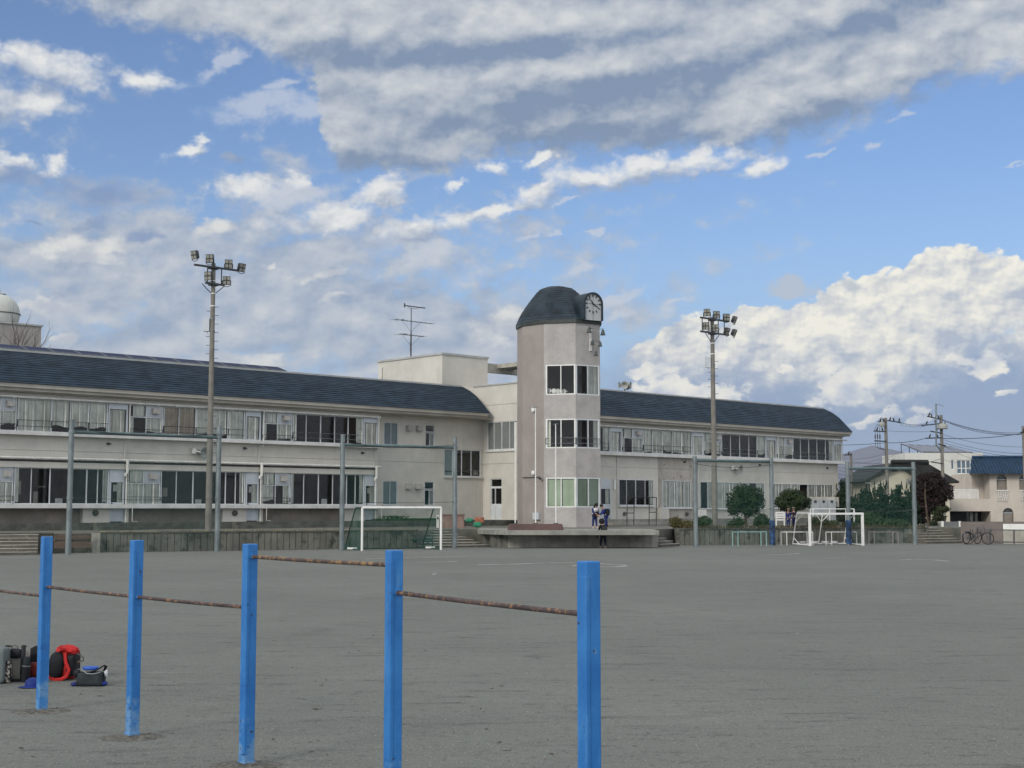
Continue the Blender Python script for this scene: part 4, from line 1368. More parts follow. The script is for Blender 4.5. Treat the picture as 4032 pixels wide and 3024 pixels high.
# dome in shingle courses
prof = [(1.035, 0.0), (1.0, 0.14), (0.965, 0.30), (0.915, 0.50), (0.855, 0.70), (0.78, 0.92), (0.69, 1.16), (0.59, 1.42), (0.48, 1.68), (0.40, 1.84), (0.22, 1.98), (0.03, 2.02)]
HD = (tz(1108) - zE) / 2.02
rings = []
for (r0, h0), (r1, h1) in zip(prof, prof[1:]):
    k = 2 if h1 - h0 > 0.17 else 1
    for j in range(k):
        f0, f1 = j / k, (j + 1) / k
        rings.append((r0 + (r1 - r0) * f0 + 0.012, h0 + (h1 - h0) * f0))
        rings.append((r0 + (r1 - r0) * f1, h0 + (h1 - h0) * f1))
w = MB()
n_ = 10
for r_, h_ in rings:
    w._p([(cc.x + (p.x - cc.x) * r_, cc.y + (p.y - cc.y) * r_, zE + 0.10 + h_ * HD) for p in TWP])
for k in range(len(rings) - 1):
    for j in range(n_):
        a, b = k * n_ + j, k * n_ + (j + 1) % n_
        w.f.append((a, b, b + n_, a + n_))
w.f.append(tuple((len(rings) - 1) * n_ + j for j in range(n_)))
w.f.append(tuple(reversed(range(n_))))
DOME = mat('dome slate', (0.026, 0.040, 0.054), 0.6, 0.2, 1.6, 0.1, 30, spec=0.25)
dm = w.build('dome', DOME, tw, smooth=False)
w = MB()
w.prism([(cc.x + (p.x - cc.x) * 1.04, cc.y + (p.y - cc.y) * 1.04) for p in TWP], zE - 0.12, zE + 0.10)
w.build('eave_band', mat('dark olive metal', (0.045, 0.055, 0.050), 0.5, 0.15, 3), dm)
# clock dormer on the right-hand face
Mc, Lc = edge_m(P1, P2)
uc = (Lc * 0.60)
Mc = Mc @ Matrix.Translation((uc, -0.38, zE + 0.06))
cw, cs, chh = 0.60, 0.98, 0.60              # half width, spring height, arch rise
def arch(hw, sp, rise, n=14):
    return [(-hw, 0.0), (hw, 0.0)] + [(hw * math.cos(math.pi * k / n), sp + rise * math.sin(math.pi * k / n)) for k in range(n + 1)]
w = MB(Mc)
outer, inner = arch(cw + 0.10, cs, chh + 0.10), arch(cw, cs, chh)
i0 = w._p([(x, 0, z) for x, z in outer] + [(x, 0, z) for x, z in inner] + [(x, 1.5, z) for x, z in outer] + [(x, 0.10, z) for x, z in inner])
k = len(outer)
for j in range(k):
    q_ = (j + 1) % k
    if j == 0:
        continue
    w.f.append((i0 + j, i0 + q_, i0 + k + q_, i0 + k + j))
    w.f.append((i0 + j, i0 + q_, i0 + 2 * k + q_, i0 + 2 * k + j))
    w.f.append((i0 + k + j, i0 + k + q_, i0 + 3 * k + q_, i0 + 3 * k + j))
w.f.append(tuple(i0 + 2 * k + j for j in range(k)))
clock = w.build('clock', DOME, tw, smooth=False)
w = MB(Mc)
w.yprism(arch(cw + 0.01, cs, chh), 0.085, 0.14)
CLKF = mat('clock face', (0.44, 0.46, 0.47), 0.5, 0.05, 1.5)
w.build('clock_face', CLKF, clock)
BLACK = mat('black enamel', (0.012, 0.012, 0.014), 0.4, 0.1, 4)
w = MB(Mc)
cz_, rr_ = 0.98, 0.50
for hmark in range(12):
    a_ = R(90 - hmark * 30)
    c0 = Vector((math.cos(a_), 0, math.sin(a_)))
    big = 0.034 if hmark % 3 == 0 else 0.028
    p_ = Vector((0, 0.07, cz_)) + c0 * rr_
    w.obox(p_, c0 * 0.075, Vector((0, 0.012, 0)), Vector((-c0.z, 0, c0.x)) * big)
w.build('hour_marks', BLACK, clock)
for ang, ln, wd, yy in ((118, 0.36, 0.030, 0.045), (317, 0.46, 0.022, 0.03)):
    hd_ = MB(Mc)
    a_ = R(90 - ang)
    c0 = Vector((math.cos(a_), 0, math.sin(a_)))
    hd_.obox(Vector((0, yy, cz_)) + c0 * (ln / 2 - 0.06), c0 * (ln / 2 + 0.06), Vector((0, 0.008, 0)), Vector((-c0.z, 0, c0.x)) * wd)
    hd_.build('hand', BLACK, clock)
w = MB(Mc)
w.box(-0.008, 0.008, 0.078, 0.084, 0.0, cs + chh - 0.02)
w.box(-cw + 0.01, cw - 0.01, 0.078, 0.083, cz_ - 0.008, cz_ + 0.008)
w.build('seam', STEELD, clock)
# chime of five bells on a bracket
Mb, Lb = edge_m(P1, P2)
bl = thing('bell_chime', 'five small bronze bells hung on brackets below the tower clock', 'bells', Mb @ Vector((Lc * 0.6, 0, tz(1400))))
ub = lambda zx_: (zx_ - 1355) / 360.0 * Lb
zb2 = lambda zy_: tz(1050 + zy_ / 3.687 + 3)
BRZ = mat('bronze green', (0.075, 0.09, 0.085), 0.45, 0.2, 8, metal=0.4)
w = MB(Mb)
w.box(ub(1558), ub(1582), -0.10, -0.004, zb2(1200), zb2(880))
w.build('backplate', LEDGE, bl)
w = MB(Mb)
for (x0_, x1_, zy) in ((1505, 1715, 875), (1555, 1670, 1062)):
    w.path([(ub(x0_), -0.34, zb2(zy)), (ub((x0_ + x1_) / 2), -0.28, zb2(zy)), (ub(x1_), -0.34, zb2(zy))], 0.02, 6)
    w.tube((ub(1570), -0.30, zb2(zy)), (ub(1570), -0.1, zb2(zy)), 0.02, n=6)
w.tube((ub(1575), -0.02, zb2(1205)), (ub(1575), -0.26, zb2(1215)), 0.02, n=6)
w.build('bracket', GALV, bl)
for (x_, zy, sz) in ((1508, 945, 0.36), (1710, 962, 0.36), (1553, 1118, 0.31), (1668, 1130, 0.31), (1605, 1275, 0.31)):
    A = Mb @ Matrix.Translation((ub(x_), -0.34, zb2(zy))) @ Matrix.Diagonal((sz, sz, sz, 1))
    w = MB()
    w.lathe([(0.48, 0.0), (0.44, 0.06), (0.33, 0.28), (0.27, 0.62), (0.20, 0.84), (0.07, 0.92), (0.05, 1.15)], 14, A)
    w.build('bell', BRZ, bl)
# fittings on the tower's left face
Mq, Lq = edge_m(Pm, P0)
w = MB(Mq)
for y_ in (1610, 1860):
    MB(Mq).lathe([(0.10, 0), (0.13, 0.16), (0.02, 0.2)], 12, Matrix.Translation((Lq * 0.56, -0.0, tz(y_))) @ Matrix.Rotation(R(90), 4, 'X')).build('floodlight', FRAMEW, tw)
w = MB(Mq)
w.box(Lq * 0.55, Lq * 0.82, -0.16, -0.003, tz(2046), tz(2019))
w.build('meter_box', PANEL, tw)
w = MB(Mq)
w.path([(0.02, -0.05, tz(1878)), (Lq * 0.75, -0.05, tz(1878)), (Lq * 0.92, -0.22, tz(1876)), (Lq * 0.94, -0.24, tz(1886))], 0.025, 6)
w.lathe([(0.04, 0), (0.10, 0.10), (0.10, 0.12)], 10, Matrix.Translation((Lq * 0.94, -0.24, tz(1889))))
w.build('lamp_arm', STEELD, tw)

def superq(mb, c, rx, ry, rz, e=0.4, n=20, m=12, A=None, wob=0.0, seed=0):
    """rounded box / soft bag body"""
    A = A or Matrix.Translation(c)
    sp = lambda t_, k: math.copysign(abs(t_) ** k, t_)
    i0 = len(mb.v)
    for j in range(m + 1):
        ph = -math.pi / 2 + math.pi * j / m
        for i in range(n):
            th = 2 * math.pi * i / n
            q_ = Vector((sp(math.cos(ph), e) * sp(math.cos(th), e), sp(math.cos(ph), e) * sp(math.sin(th), e), sp(math.sin(ph), e)))
            k = 1 + wob * noise.noise(q_ * 2.2 + Vector((seed, 0, 0)))
            mb._p([A @ Vector((q_.x * rx * k, q_.y * ry * k, q_.z * rz * k))])
    for j in range(m):
        for i in range(n):
            a, b = i0 + j * n + i, i0 + j * n + (i + 1) % n
            mb.f.append((a, b, b + n, a + n))
    return mb

# ================================================================== retaining walls, steps, stage
def V2(p): return Vector((p[0], p[1]))
def retwall(name, label, a, b, h=ZT, cap=True, cat='wall', m=None, pw=0.30):
    M, L = edge_m(V2(a), V2(b))
    root = thing(name, label, cat, (M @ Vector((L / 2, 0, 0))))
    w = MB(M)
    w.box(0, L, 0.06, 0.34, -0.3, h - 0.02)
    x = 0.0
    rnd = random.Random(int(L * 100))
    while x < L - 0.05:
        x1 = min(L, x + pw)
        d = rnd.uniform(0, 0.008)
        w.box(x + 0.014, x1 - 0.014, d, 0.058, -0.3, h - 0.03)
        x = x1
    w.build('wall', m or CONC, root)
    if cap:
        c = MB(M)
        c.box(-0.02, L + 0.02, -0.03, 0.36, h - 0.018, h + 0.05)
        c.build('coping', CONCD, root)
    return root
pl_ = gp(362, 2175.6)
retwall('retaining_wall', 'mossy panelled retaining wall running behind the net-covered goal', lerp2(pl_, LW1, 0.02), LW1)
retwall('retaining_wall', 'mossy panelled retaining wall behind the low turning bars', RW0, RW1)
e_ = lerp2(ext, LW0, 0.0)
retwall('retaining_wall', 'concrete retaining wall around the small steps beside the wooden bench', e_, gp(206, 2178))
M, L = edge_m(V2(gp(362, 2176)), V2(gp(392, 2175.6)))
solo(MB(M).box(0, L, -0.08, 0.3, -0.2, ZT + 0.02), 'pillar', CONCL, 'pale square concrete pillar ending the wall beside the wooden bench', 'pillar', M @ Vector((L / 2, 0, 0)))
CONC_R = mat('step riser concrete', (0.125, 0.118, 0.10), 0.95, 0.15, 2.0, 0.3, 25, streak=0.3, speck=(6, 0.55, 0.7, (0.3, 0.29, 0.25), 0.5))
def steps(label, a, b, n, run, y0, rise, shrink=0.0, m=None):
    M, L = edge_m(V2(a), V2(b))
    root = thing('steps', label, 'steps', M @ Vector((L / 2, y0, 0)))
    w, nz = MB(M), MB(M)
    for i in range(n):
        x1 = L - i * shrink
        w.box(0, x1, y0 + i * run, y0 + (i + 1) * run + (0.6 if i == n - 1 else 0), -0.2, (i + 1) * rise - 0.02)
        nz.box(-0.01, x1 + 0.005, y0 + i * run - 0.025, y0 + (i + 1) * run + (0.6 if i == n - 1 else -0.03), (i + 1) * rise - 0.018, (i + 1) * rise)
    w.build('riser', m or CONC_R, root)
    nz.build('tread', CONCL, root)
    return root

steps('worn concrete steps with flaking risers left of the wooden bench', gp(-160, 2189), gp(146, 2186), 6, 0.38, 0.0, 0.137)
steps('broad low concrete steps rising beside the stage behind the netted goal', gp(1646, 2158), gp(1928, 2154.5), 7, 0.74, 0.0, 0.119, 0.13)
steps('narrow concrete steps at the end of the stage by the bushes', gp(2597, 2154), gp(2676, 2151), 6, 0.42, 0.0, 0.139)
steps('wide concrete steps with pale treads beside the parked bicycles', gp(3658, 2141), gp(3798, 2139), 6, 0.44, 0.0, 0.139)
# stage with overhanging slab
stg = thing('stage', 'low concrete stage with overhanging slab below the clock tower', 'stage', Vector((PF0[0] + 3, PF0[1], 0)))
for a, b in ((PFa, PF0), (PF0, PF1)):
    M, L = edge_m(V2(a), V2(b))
    w = MB(M)
    w.box(0.0, L, 0.05, 0.3, -0.2, 0.62)
    x = 0
    while x < L - 0.05:
        w.box(x + 0.01, min(L, x + 0.36) - 0.01, 0, 0.048, -0.2, 0.62)
        x += 0.36
    w.build('wall', CONCL if a is PF0 else CONC, stg)
w = MB()
sl = [G(1880, 2085, ZT + 0.03), G(1998, 2088.6, ZT + 0.03), G(2596, 2088.8, ZT + 0.03)]
w.prism([(p.x, p.y) for p in sl] + [(sl[2].x + 0.1, sl[2].y + 5), (sl[0].x, sl[0].y + 5)], ZT - 0.19, ZT + 0.03)
w.build('slab', CONC_CAP, stg)
# wooden bench box
wb = gp(214, 2180); wb2 = gp(358, 2177)
M, L = edge_m(V2(wb), V2(wb2))
bn = thing('wooden_bench', 'brown plank bench standing in the gap between the steps and wall', 'bench', M @ Vector((L / 2, 0, 0)))
WOODB = mat('brown plank', (0.155, 0.115, 0.088), 0.75, 0.12, 1.5, 0.15, 30, stretch=(1, 1, 8))
zb_at = lambda y: 1.9 + (2005 - y) * M.to_translation().y / 5400
for z0, z1, d in ((zb_at(2107), zb_at(2102), 0.0), (zb_at(2124), zb_at(2109), 0.0), (zb_at(2158), zb_at(2133), -0.02)):
    MB(M).box(0, L, d, d + 0.05, z0, z1).build('plank', WOODB, bn)
MB(M).box(0.02, L - 0.02, 0.06, 0.30, zb_at(2130), zb_at(2126)).build('seat', WOODB, bn)
for x in (0.05, L / 2, L - 0.12):
    MB(M).box(x, x + 0.07, 0.051, 0.12, 0.0, zb_at(2104)).build('leg', CONCD, bn)
w = MB(M); w.box(-0.3, L + 0.3, 0.9, 1.2, -0.2, ZT)
solo(w, 'recess_wall', CONCD, 'dark concrete wall in the gap behind the wooden bench', 'wall', M @ Vector((L / 2, 0.9, 0)))

# ================================================================== ball-stop net frames
def netframe(label, b0, t0, b1, t1, ycb0, ycb1, netm, pad=None, wires=2):
    A = G(*b0); B = G(*b1)
    zt = ((AT(*t0, A.y).z) + (AT(*t1, B.y).z)) / 2
    zc = ((AT(b0[0], ycb0, A.y).z) + (AT(b1[0], ycb1, B.y).z)) / 2
    root = thing('net_frame', label, 'net frame', (A + B) / 2, 'ball stop net frames along the wall')
    for P, pp_ in ((A, 0), (B, 1)):
        w = MB()
        w.tube(P + Vector((0, 0, -0.2)), P + Vector((0, 0, zt)), 0.125, 0.105, 14)
        w.tube(P + Vector((0, 0, zt)), P + Vector((0, 0, zt + 0.02)), 0.115, n=14)
        po = w.build('post', GALV, root)
        c = MB()
        for zc_ in (zc, zt * 0.42):
            c.tube(P + Vector((0, 0, zc_ - 0.05)), P + Vector((0, 0, zc_ + 0.05)), 0.135, n=14)
        c.build('clamp', GALV, po)
        if pad and pp_ in pad:
            p_ = MB()
            p_.path([P + Vector((0.02 * math.sin(k * 2.3), -0.01, 0.05 + k * 0.115)) for k in range(12)], 0.145, 14)
            p_.build('post_pad', BLUECLOTH, root)
    w = MB()
    w.tube(A + Vector((0, 0, zc)), B + Vector((0, 0, zc)), 0.075, n=10)
    w.build('crossbar', GREENBAR, root)
    u = (B - A)
    def sag(z, d, r):
        m = MB()
        m.path([A + u * (k / 16) + Vector((0, -0.12, z - d * 4 * (k / 16) * (1 - k / 16))) for k in range(17)], r, 5)
        m.build('cable', STEELD, root)
    sag(zt - 0.35, 0.18, 0.012)
    sag(zt * 0.42, 0.05, 0.010)
    n = MB()
    N_ = 24
    i0 = 0
    for k in range(N_ + 1):
        for j in range(9):
            f = k / N_
            n.v.append(A + u * f + Vector((0, 0.09 + 0.05 * math.sin(f * 19 + j) * (j / 8), zc - 0.05 - (zc - 0.12) * j / 8)))
    for k in range(N_):
        for j in range(8):
            a = k * 9 + j
            n.f.append((a, a + 1, a + 10, a + 9))
    n.build('net', netm, root)
    return root
BLUECLOTH = mat('blue pad cloth', (0.03, 0.075, 0.18), 0.7, 0.35, 5.0, 0.3, 12, speck=(4, 0.5, 0.6, (0.015, 0.02, 0.03), 0.8))
GREENBAR = mat('green grey pipe', (0.11, 0.165, 0.17), 0.5, 0.15, 2.0, metal=0.2)
netframe('tall galvanised net frame standing before the classrooms behind the wooden bench', (268, 2184), (288, 1657), (854, 2171), (865, 1677), 1704, 1720, NETG)
netframe('tall galvanised net frame behind the net-covered goal', (1345, 2167), (1363, 1705), (1790, 2160.5), (1797, 1730), 1748, 1766, NETG)
netframe('galvanised net frame straddling the two round clipped trees', (2740, 2153), (2735, 1797), (3042, 2149.5), (3037, 1805), 1811, 1819, NETG, pad=(1,))
netframe('galvanised net frame before the dark conifers by the utility poles', (3343, 2146.5), (3335, 1815), (3604, 2145.5), (3601, 1825), 1841, 1848, NETG, pad=(0,))

# ================================================================== floodlight poles
def lamp_mesh(root, c, yaw, tilt, s=1.0, yoke=True):
    A = Matrix.Translation(c) @ Matrix.Rotation(yaw, 4, 'Z') @ Matrix.Rotation(tilt, 4, 'X')
    w = MB(A)
    h = 0.20 * s
    w.box(-h, h, -0.05, 0.05, -h * 1.15, h * 1.15)
    for k in range(6):
        x = -h + 0.03 + k * (2 * h - 0.06) / 5
        w.box(x - 0.008, x + 0.008, 0.05, 0.15, -h, h)
    w.box(-h * 1.02, h * 1.02, -0.062, -0.05, -0.035, 0.035)
    lp = w.build('lamp', STEELD, root)
    for i in (-1, 1):
        for j in (-1, 1):
            g_ = MB(A)
            g_.box(i * h * 0.5 - h * 0.38, i * h * 0.5 + h * 0.38, -0.075, -0.051, j * h * 0.58 - h * 0.42, j * h * 0.58 + h * 0.42)
            g_.build('lens', LENS, lp)
    y_ = MB()
    if yoke:
        B0 = Matrix.Translation(c) @ Matrix.Rotation(yaw, 4, 'Z')
        y_.path([A @ Vector((-h - 0.02, 0, 0)), B0 @ Vector((-h - 0.02, 0.05, -h * 1.3)), B0 @ Vector((0, 0.05, -h * 1.65)), B0 @ Vector((h + 0.02, 0.05, -h * 1.3)), A @ Vector((h + 0.02, 0, 0))], 0.018, 6)
    y_.build('yoke', STEELD, lp)
def floodpole(label, base, top_py, r0, r1, arms, lamps, Y, box=None, props=()):
    root = thing('floodlight_pole', label, 'floodlight pole', base, 'floodlight poles on the terrace')
    ztop = AT(2016, top_py, Y).z
    zt_at = lambda y: AT(2016, y, Y).z
    P = Vector(base)
    w = MB()
    w.tube(Vector((P.x, P.y, ZT - 0.2)), Vector((P.x, P.y, ztop)), r0, r1, 16)
    w.build('pole', POLEC, root)
    sx = FM.to_3x3() @ Vector((1, 0, 0))
    for (d0, d1, y_) in arms:
        a = MB()
        z = zt_at(y_)
        c = Vector((P.x, P.y, z)) + sx * ((d0 + d1) / 2) + (FM.to_3x3() @ Vector((0, -0.16, 0)))
        a.obox(c, sx * ((d1 - d0) / 2), FM.to_3x3() @ Vector((0, 0.05, 0)), Vector((0, 0, 0.045)))
        a.obox(Vector((P.x, P.y, z)), sx * 0.22, FM.to_3x3() @ Vector((0, 0.13, 0)), Vector((0, 0, 0.07)))
        a.build('crossarm', STEELD, root)
    st = MB()
    for (d, ya, yb) in props:
        st.tube(Vector((P.x, P.y, zt_at(ya))) + sx * d + (FM.to_3x3() @ Vector((0, -0.16, 0))), Vector((P.x, P.y, zt_at(yb))) + sx * d + (FM.to_3x3() @ Vector((0, -0.16, 0))), 0.03, n=6)
    for sg in (-1, 1):
        ya = arms[-1][2]
        st.tube(Vector((P.x, P.y, zt_at(ya + 2))) + sx * (0.62 * sg), Vector((P.x, P.y, zt_at(ya + 36))) + sx * (0.1 * sg), 0.022, n=6)
    st.build('brace', STEELD, root)
    for (px, py, yaw, tilt) in lamps:
        d = fs(px, py, (FI @ P).y) - (FI @ P).x
        c = Vector((P.x, P.y, 0)) + sx * d + (FM.to_3x3() @ Vector((0, -0.2, 0)))
        c.z = zt_at(py) 
        lamp_mesh(root, c, R(yaw), R(tilt), 0.92)
    bz = MB()
    z = zt_at(top_py + 180)
    while z > 4.2:
        for sg in (-1, 1):
            bz.tube(Vector((P.x + sg * 0.08, P.y, z + 0.1 * sg)), Vector((P.x + sg * 0.30, P.y, z + 0.1 * sg)), 0.014, n=5)
        z -= 0.42 if z > 9 else 0.6
    bz.build('climbing_pegs', STEELD, root)
    if box:
        b = MB()
        zb = zt_at(box)
        b.box(P.x - 0.42, P.x - 0.13, P.y - 0.14, P.y + 0.12, zb - 0.32, zb + 0.30)
        b.path([Vector((P.x - 0.25, P.y, zb - 0.32)), Vector((P.x - 0.22, P.y, zb - 0.46)), Vector((P.x - 0.1, P.y, zb - 0.5))], 0.02, 6)
        b.build('control_box', PANEL, root)
    for k in range(5):
        zz_ = ztop - 0.9 - k * 0.62
        MB().tube(Vector((P.x, P.y, zz_)), Vector((P.x, P.y, zz_ + 0.05)), r1 * 1.1 + 0.012 * k * 0.3 + 0.012, n=14).build('band', FRAMEW if k < 3 else GALV, root)
gL = G(820, 2092, ZT); gR = G(2815, 2079, ZT)
floodpole('tall floodlight pole with six lamps before the left classrooms', gL, 1037, 0.165, 0.10, [(-1.15, 1.35, 1055), (-0.52, 0.52, 1120)],
          [(757, 1018, -34, 14), (818, 1024, -8, 8), (892, 1034, 14, 8), (944, 1042, 52, 16), (812, 1092, -14, 8), (884, 1101, 12, 4)], gL.y, box=1280, props=((-0.42, 1055, 1120), (0.36, 1055, 1120)))
floodpole('tall floodlight pole with eight lamps rising beside the round clipped trees', gR, 1250, 0.17, 0.11, [(-1.25, 1.3, 1259), (-1.25, 1.3, 1313)],
          [(2773, 1237, -10, 8), (2810, 1240, 4, 8), (2849, 1244, 12, 8), (2882, 1249, 66, 22), (2768, 1290, -16, 8), (2806, 1293, -2, 4), (2853, 1299, 60, 24), (2881, 1301, 66, 24)],
          gR.y, box=1426, props=((-1.1, 1259, 1313), (-0.5, 1259, 1313), (0.35, 1259, 1313), (0.9, 1259, 1313)))

# ================================================================== flagpoles on their plinth
YF = G(2105, 2090, ZT).y
pb = MB()
fa_, fb_ = AT(1997, 2090, YF), AT(2221, 2090, YF)
ta_, tb_ = AT(2003, 2063.5, YF), AT(2214, 2063.5, YF)
for z0, z1, x0, x1, X0, X1 in ((ZT + 0.03, ta_.z, fa_.x, fb_.x, ta_.x, tb_.x),):
    pb.quad((x0, YF, z0), (x1, YF, z0), (X1, YF + 0.06, z1), (X0, YF + 0.06, z1))
    pb.quad((x1, YF, z0), (x1, YF + 1.0, z0), (X1, YF + 0.94, z1), (X1, YF + 0.06, z1))
    pb.quad((x0, YF + 1.0, z0), (x0, YF, z0), (X0, YF + 0.06, z1), (X0, YF + 0.94, z1))
    pb.quad((X0, YF + 0.06, z1), (X1, YF + 0.06, z1), (X1, YF + 0.94, z1), (X0, YF + 0.94, z1))
    pb.quad((x1, YF + 1.0, z0), (x0, YF + 1.0, z0), (X0, YF + 0.94, z1), (X1, YF + 0.94, z1))
solo(pb, 'flagpole_plinth', MAROON, 'long maroon stone plinth holding three white flagpoles', 'plinth', ((fa_.x + fb_.x) / 2, YF + 0.5, ZT + 0.03))
for px, ytop, lab in ((2030, 1662, 'white flagpole at the door end of the maroon plinth'), (2110, 1605, 'tallest white flagpole in the middle of the maroon plinth'), (2190, 1672, 'white flagpole in front of the green tower window')):
    b = AT(px - 1, 2063, YF + 0.5)
    tz_ = AT(px, ytop, YF + 0.5).z
    fp = thing('flagpole', lab, 'flagpole', (b.x, b.y, ta_.z), 'white flagpoles below the tower')
    w = MB(); w.tube((b.x, b.y, ta_.z), (b.x, b.y, tz_), 0.036, 0.024, 10); w.build('pole', WHITE, fp)
    w = MB(); w.tube((b.x - 0.12, b.y, tz_ + 0.01), (b.x + 0.12, b.y, tz_ + 0.03), 0.025, n=6); w.tube((b.x, b.y, tz_), (b.x, b.y, tz_ + 0.06), 0.03, n=8); w.build('pulley_head', GALV, fp)
    w = MB(); w.tube((b.x, b.y, ta_.z), (b.x, b.y, ta_.z + 0.05), 0.13, 0.11, 10); w.build('foot', STEELD, fp)

# ================================================================== goals
def goal_net(mb, quads, n=14, sag=0.05):
    for (a, b, c, d) in quads:
        a, b, c, d = map(Vector, (a, b, c, d))
        i0 = len(mb.v)
        nrm = (b - a).cross(d - a).normalized()
        for i in range(n + 1):
            for j in range(n + 1):
                p = a.lerp(b, i / n).lerp(d.lerp(c, i / n), j / n)
                mb.v.append(p + nrm * sag * math.sin(math.pi * i / n) * math.sin(math.pi * j / n))
        for i in range(n):
            for j in range(n):
                k = i0 + i * (n + 1) + j
                mb.f.append((k, k + 1, k + n + 2, k + n + 1))
FL, FR, BL = G(1425, 2169), G(1736, 2165), G(1356, 2165)
off = BL - FL
BR = FR + off
Hg = AT(1430, 1999, FL.y).z
gt = thing('soccer_goal', 'white soccer goal with dark green netting beside the broad steps', 'goal', (FL + FR) / 2)
up = Vector((0, 0, 1))
for P in (FL, FR):
    MB().tube(P, P + up * Hg, 0.055, n=12).build('post', WHITE, gt)
MB().tube(FL + up * Hg, FR + up * Hg, 0.055, n=12).build('crossbar', WHITE, gt)
tb = off * 0.42
for P in (FL, FR):
    w = MB()
    w.path([P + up * Hg, P + tb * 0.85 + up * Hg, P + tb + up * (Hg - 0.12), P + off + up * 0.05], 0.03, 8)
    w.path([P + off + up * 0.05, P + up * 0.05], 0.03, 8)
    w.build('side_frame', GREENP, gt)
MB().tube(BL + up * 0.05, BR + up * 0.05, 0.03, n=8).build('ground_bar', GREENP, gt)
w = MB()
goal_net(w, [(FL, BL, FL + tb + up * Hg, FL + up * Hg), (FR, BR, FR + tb + up * Hg, FR + up * Hg), (BL, BR, FR + tb + up * Hg, FL + tb + up * Hg), (FL + tb + up * Hg, FR + tb + up * Hg, FR + up * (Hg - 0.03), FL + up * (Hg - 0.03))])
w.build('net', NETD, gt)
for P, k in ((FL, 0.5), (FR, 0.4)):
    MB().obox(P + off * 0.55 + up * 0.09, (0.22, 0, 0), (0, 0.10, 0), (0, 0, 0.04)).build('weight', FRAMEW, gt)

FL, FR, BL = G(3190, 2150), G(3398, 2148), G(3122, 2144.5)
off = BL - FL
BR = FR + off
Hg = AT(3190, 2019, FL.y).z
gt = thing('soccer_goal', 'bare white square-post goal with slanted back struts', 'goal', (FL + FR) / 2)
ux = (FR - FL).normalized(); uy = Vector((-ux.y, ux.x, 0))
for P in (FL, FR):
    MB().obox(P + up * Hg / 2, ux * 0.055, uy * 0.055, up * (Hg / 2)).build('post', WHITE, gt)
MB().obox((FL + FR) / 2 + up * (Hg - 0.05), ux * ((FR - FL).length / 2 - 0.056), uy * 0.05, up * 0.05).build('crossbar', WHITE, gt)
tb = off * 0.74
for P in (FL, FR):
    w = MB()
    w.path([P + up * Hg * 0.985, P + tb * 0.93 + up * Hg * 0.985, P + tb + up * (Hg - 0.10), P + off + up * 0.04], 0.032, 8)
    w.tube(P + tb * 0.5 + up * Hg * 0.97, P + tb.lerp(off, 0.28) + up * Hg * 0.70, 0.022, n=6)
    w.tube(P + tb.lerp(off, 0.78) + up * Hg * 0.22, P + off * 0.62 + up * 0.05, 0.022, n=6)
    w.path([P + off + up * 0.04, P + up * 0.04], 0.036, 8)
    w.build('side_frame', WHITE, gt)
MB().tube(BL + up * 0.04, BR + up * 0.04, 0.034, n=8).build('ground_bar', WHITE, gt)
MB().tube(FL + tb + up * (Hg - 0.06), FR + tb + up * (Hg - 0.06), 0.028, n=8).build('top_back_bar', WHITE, gt)
w = MB()
mA_, mB2 = (FL + FR) / 2 + tb + up * (Hg - 0.06), (BL + BR) / 2 + up * 0.04
w.tube(mA_, mB2, 0.032, n=8)
for sg in (-1, 1):
    w.tube(mA_ + ux * (0.42 * sg), mA_.lerp(mB2, 0.27), 0.022, n=6)
w.build('middle_strut', WHITE, gt)
w = MB()
goal_net(w, [(BL, BR, FR + tb + up * Hg, FL + tb + up * Hg), (FL, BL, FL + tb + up * Hg, FL + up * Hg), (FR, BR, FR + tb + up * Hg, FR + up * Hg)], sag=0.03)
w.build('net', NETB, gt)
for f in (0.18, 0.42, 0.62, 0.8):
    c = BL.lerp(BR, f) + up * 0.12
    w = MB()
    for z in (0, 0.08):
        w.path([c + ux * x + uy * y + up * (z - 0.04) for x, y in ((-0.18, -0.09), (0.18, -0.09), (0.18, 0.09), (-0.18, 0.09), (-0.18, -0.09))], 0.016, 5)
    w.obox(c + up * 0.0, ux * 0.13, uy * 0.07, up * 0.025)
    w.build('weight', FRAMEW, gt)

# low turning bars along the wall
def turnbar(label, m, x0, x1, y0, y1, inner):
    A, B = G(x0, y0), G(x1, y1)
    h = AT(x0, 2095, A.y).z
    root = thing('turning_bar', label, 'low bar', (A + B) / 2, 'low turning bars along the wall')
    for f in (0, inner, 1 - inner, 1):
        P = A.lerp(B, f)
        MB().tube(P, P + up * h, 0.022, n=8).build('post', m, root)
    MB().tube(A + up * h, B + up * h, 0.020, n=8).build('bar', m, root)
turnbar('pale aqua low turning bar before the bushes', AQUA, 2885, 3018, 2150.5, 2149.5, 0.16)
turnbar('white low turning bar partly behind the near post of the square goal', WHITE, 3076, 3201, 2148, 2147.5, 0.18)
turnbar('white low turning bar seen through the square-post goal', WHITE, 3253, 3374, 2146.5, 2146, 0.18)
turnbar('faded pink low turning bar beyond the square-post goal', PINK, 3422, 3537, 2145.5, 2145, 0.18)

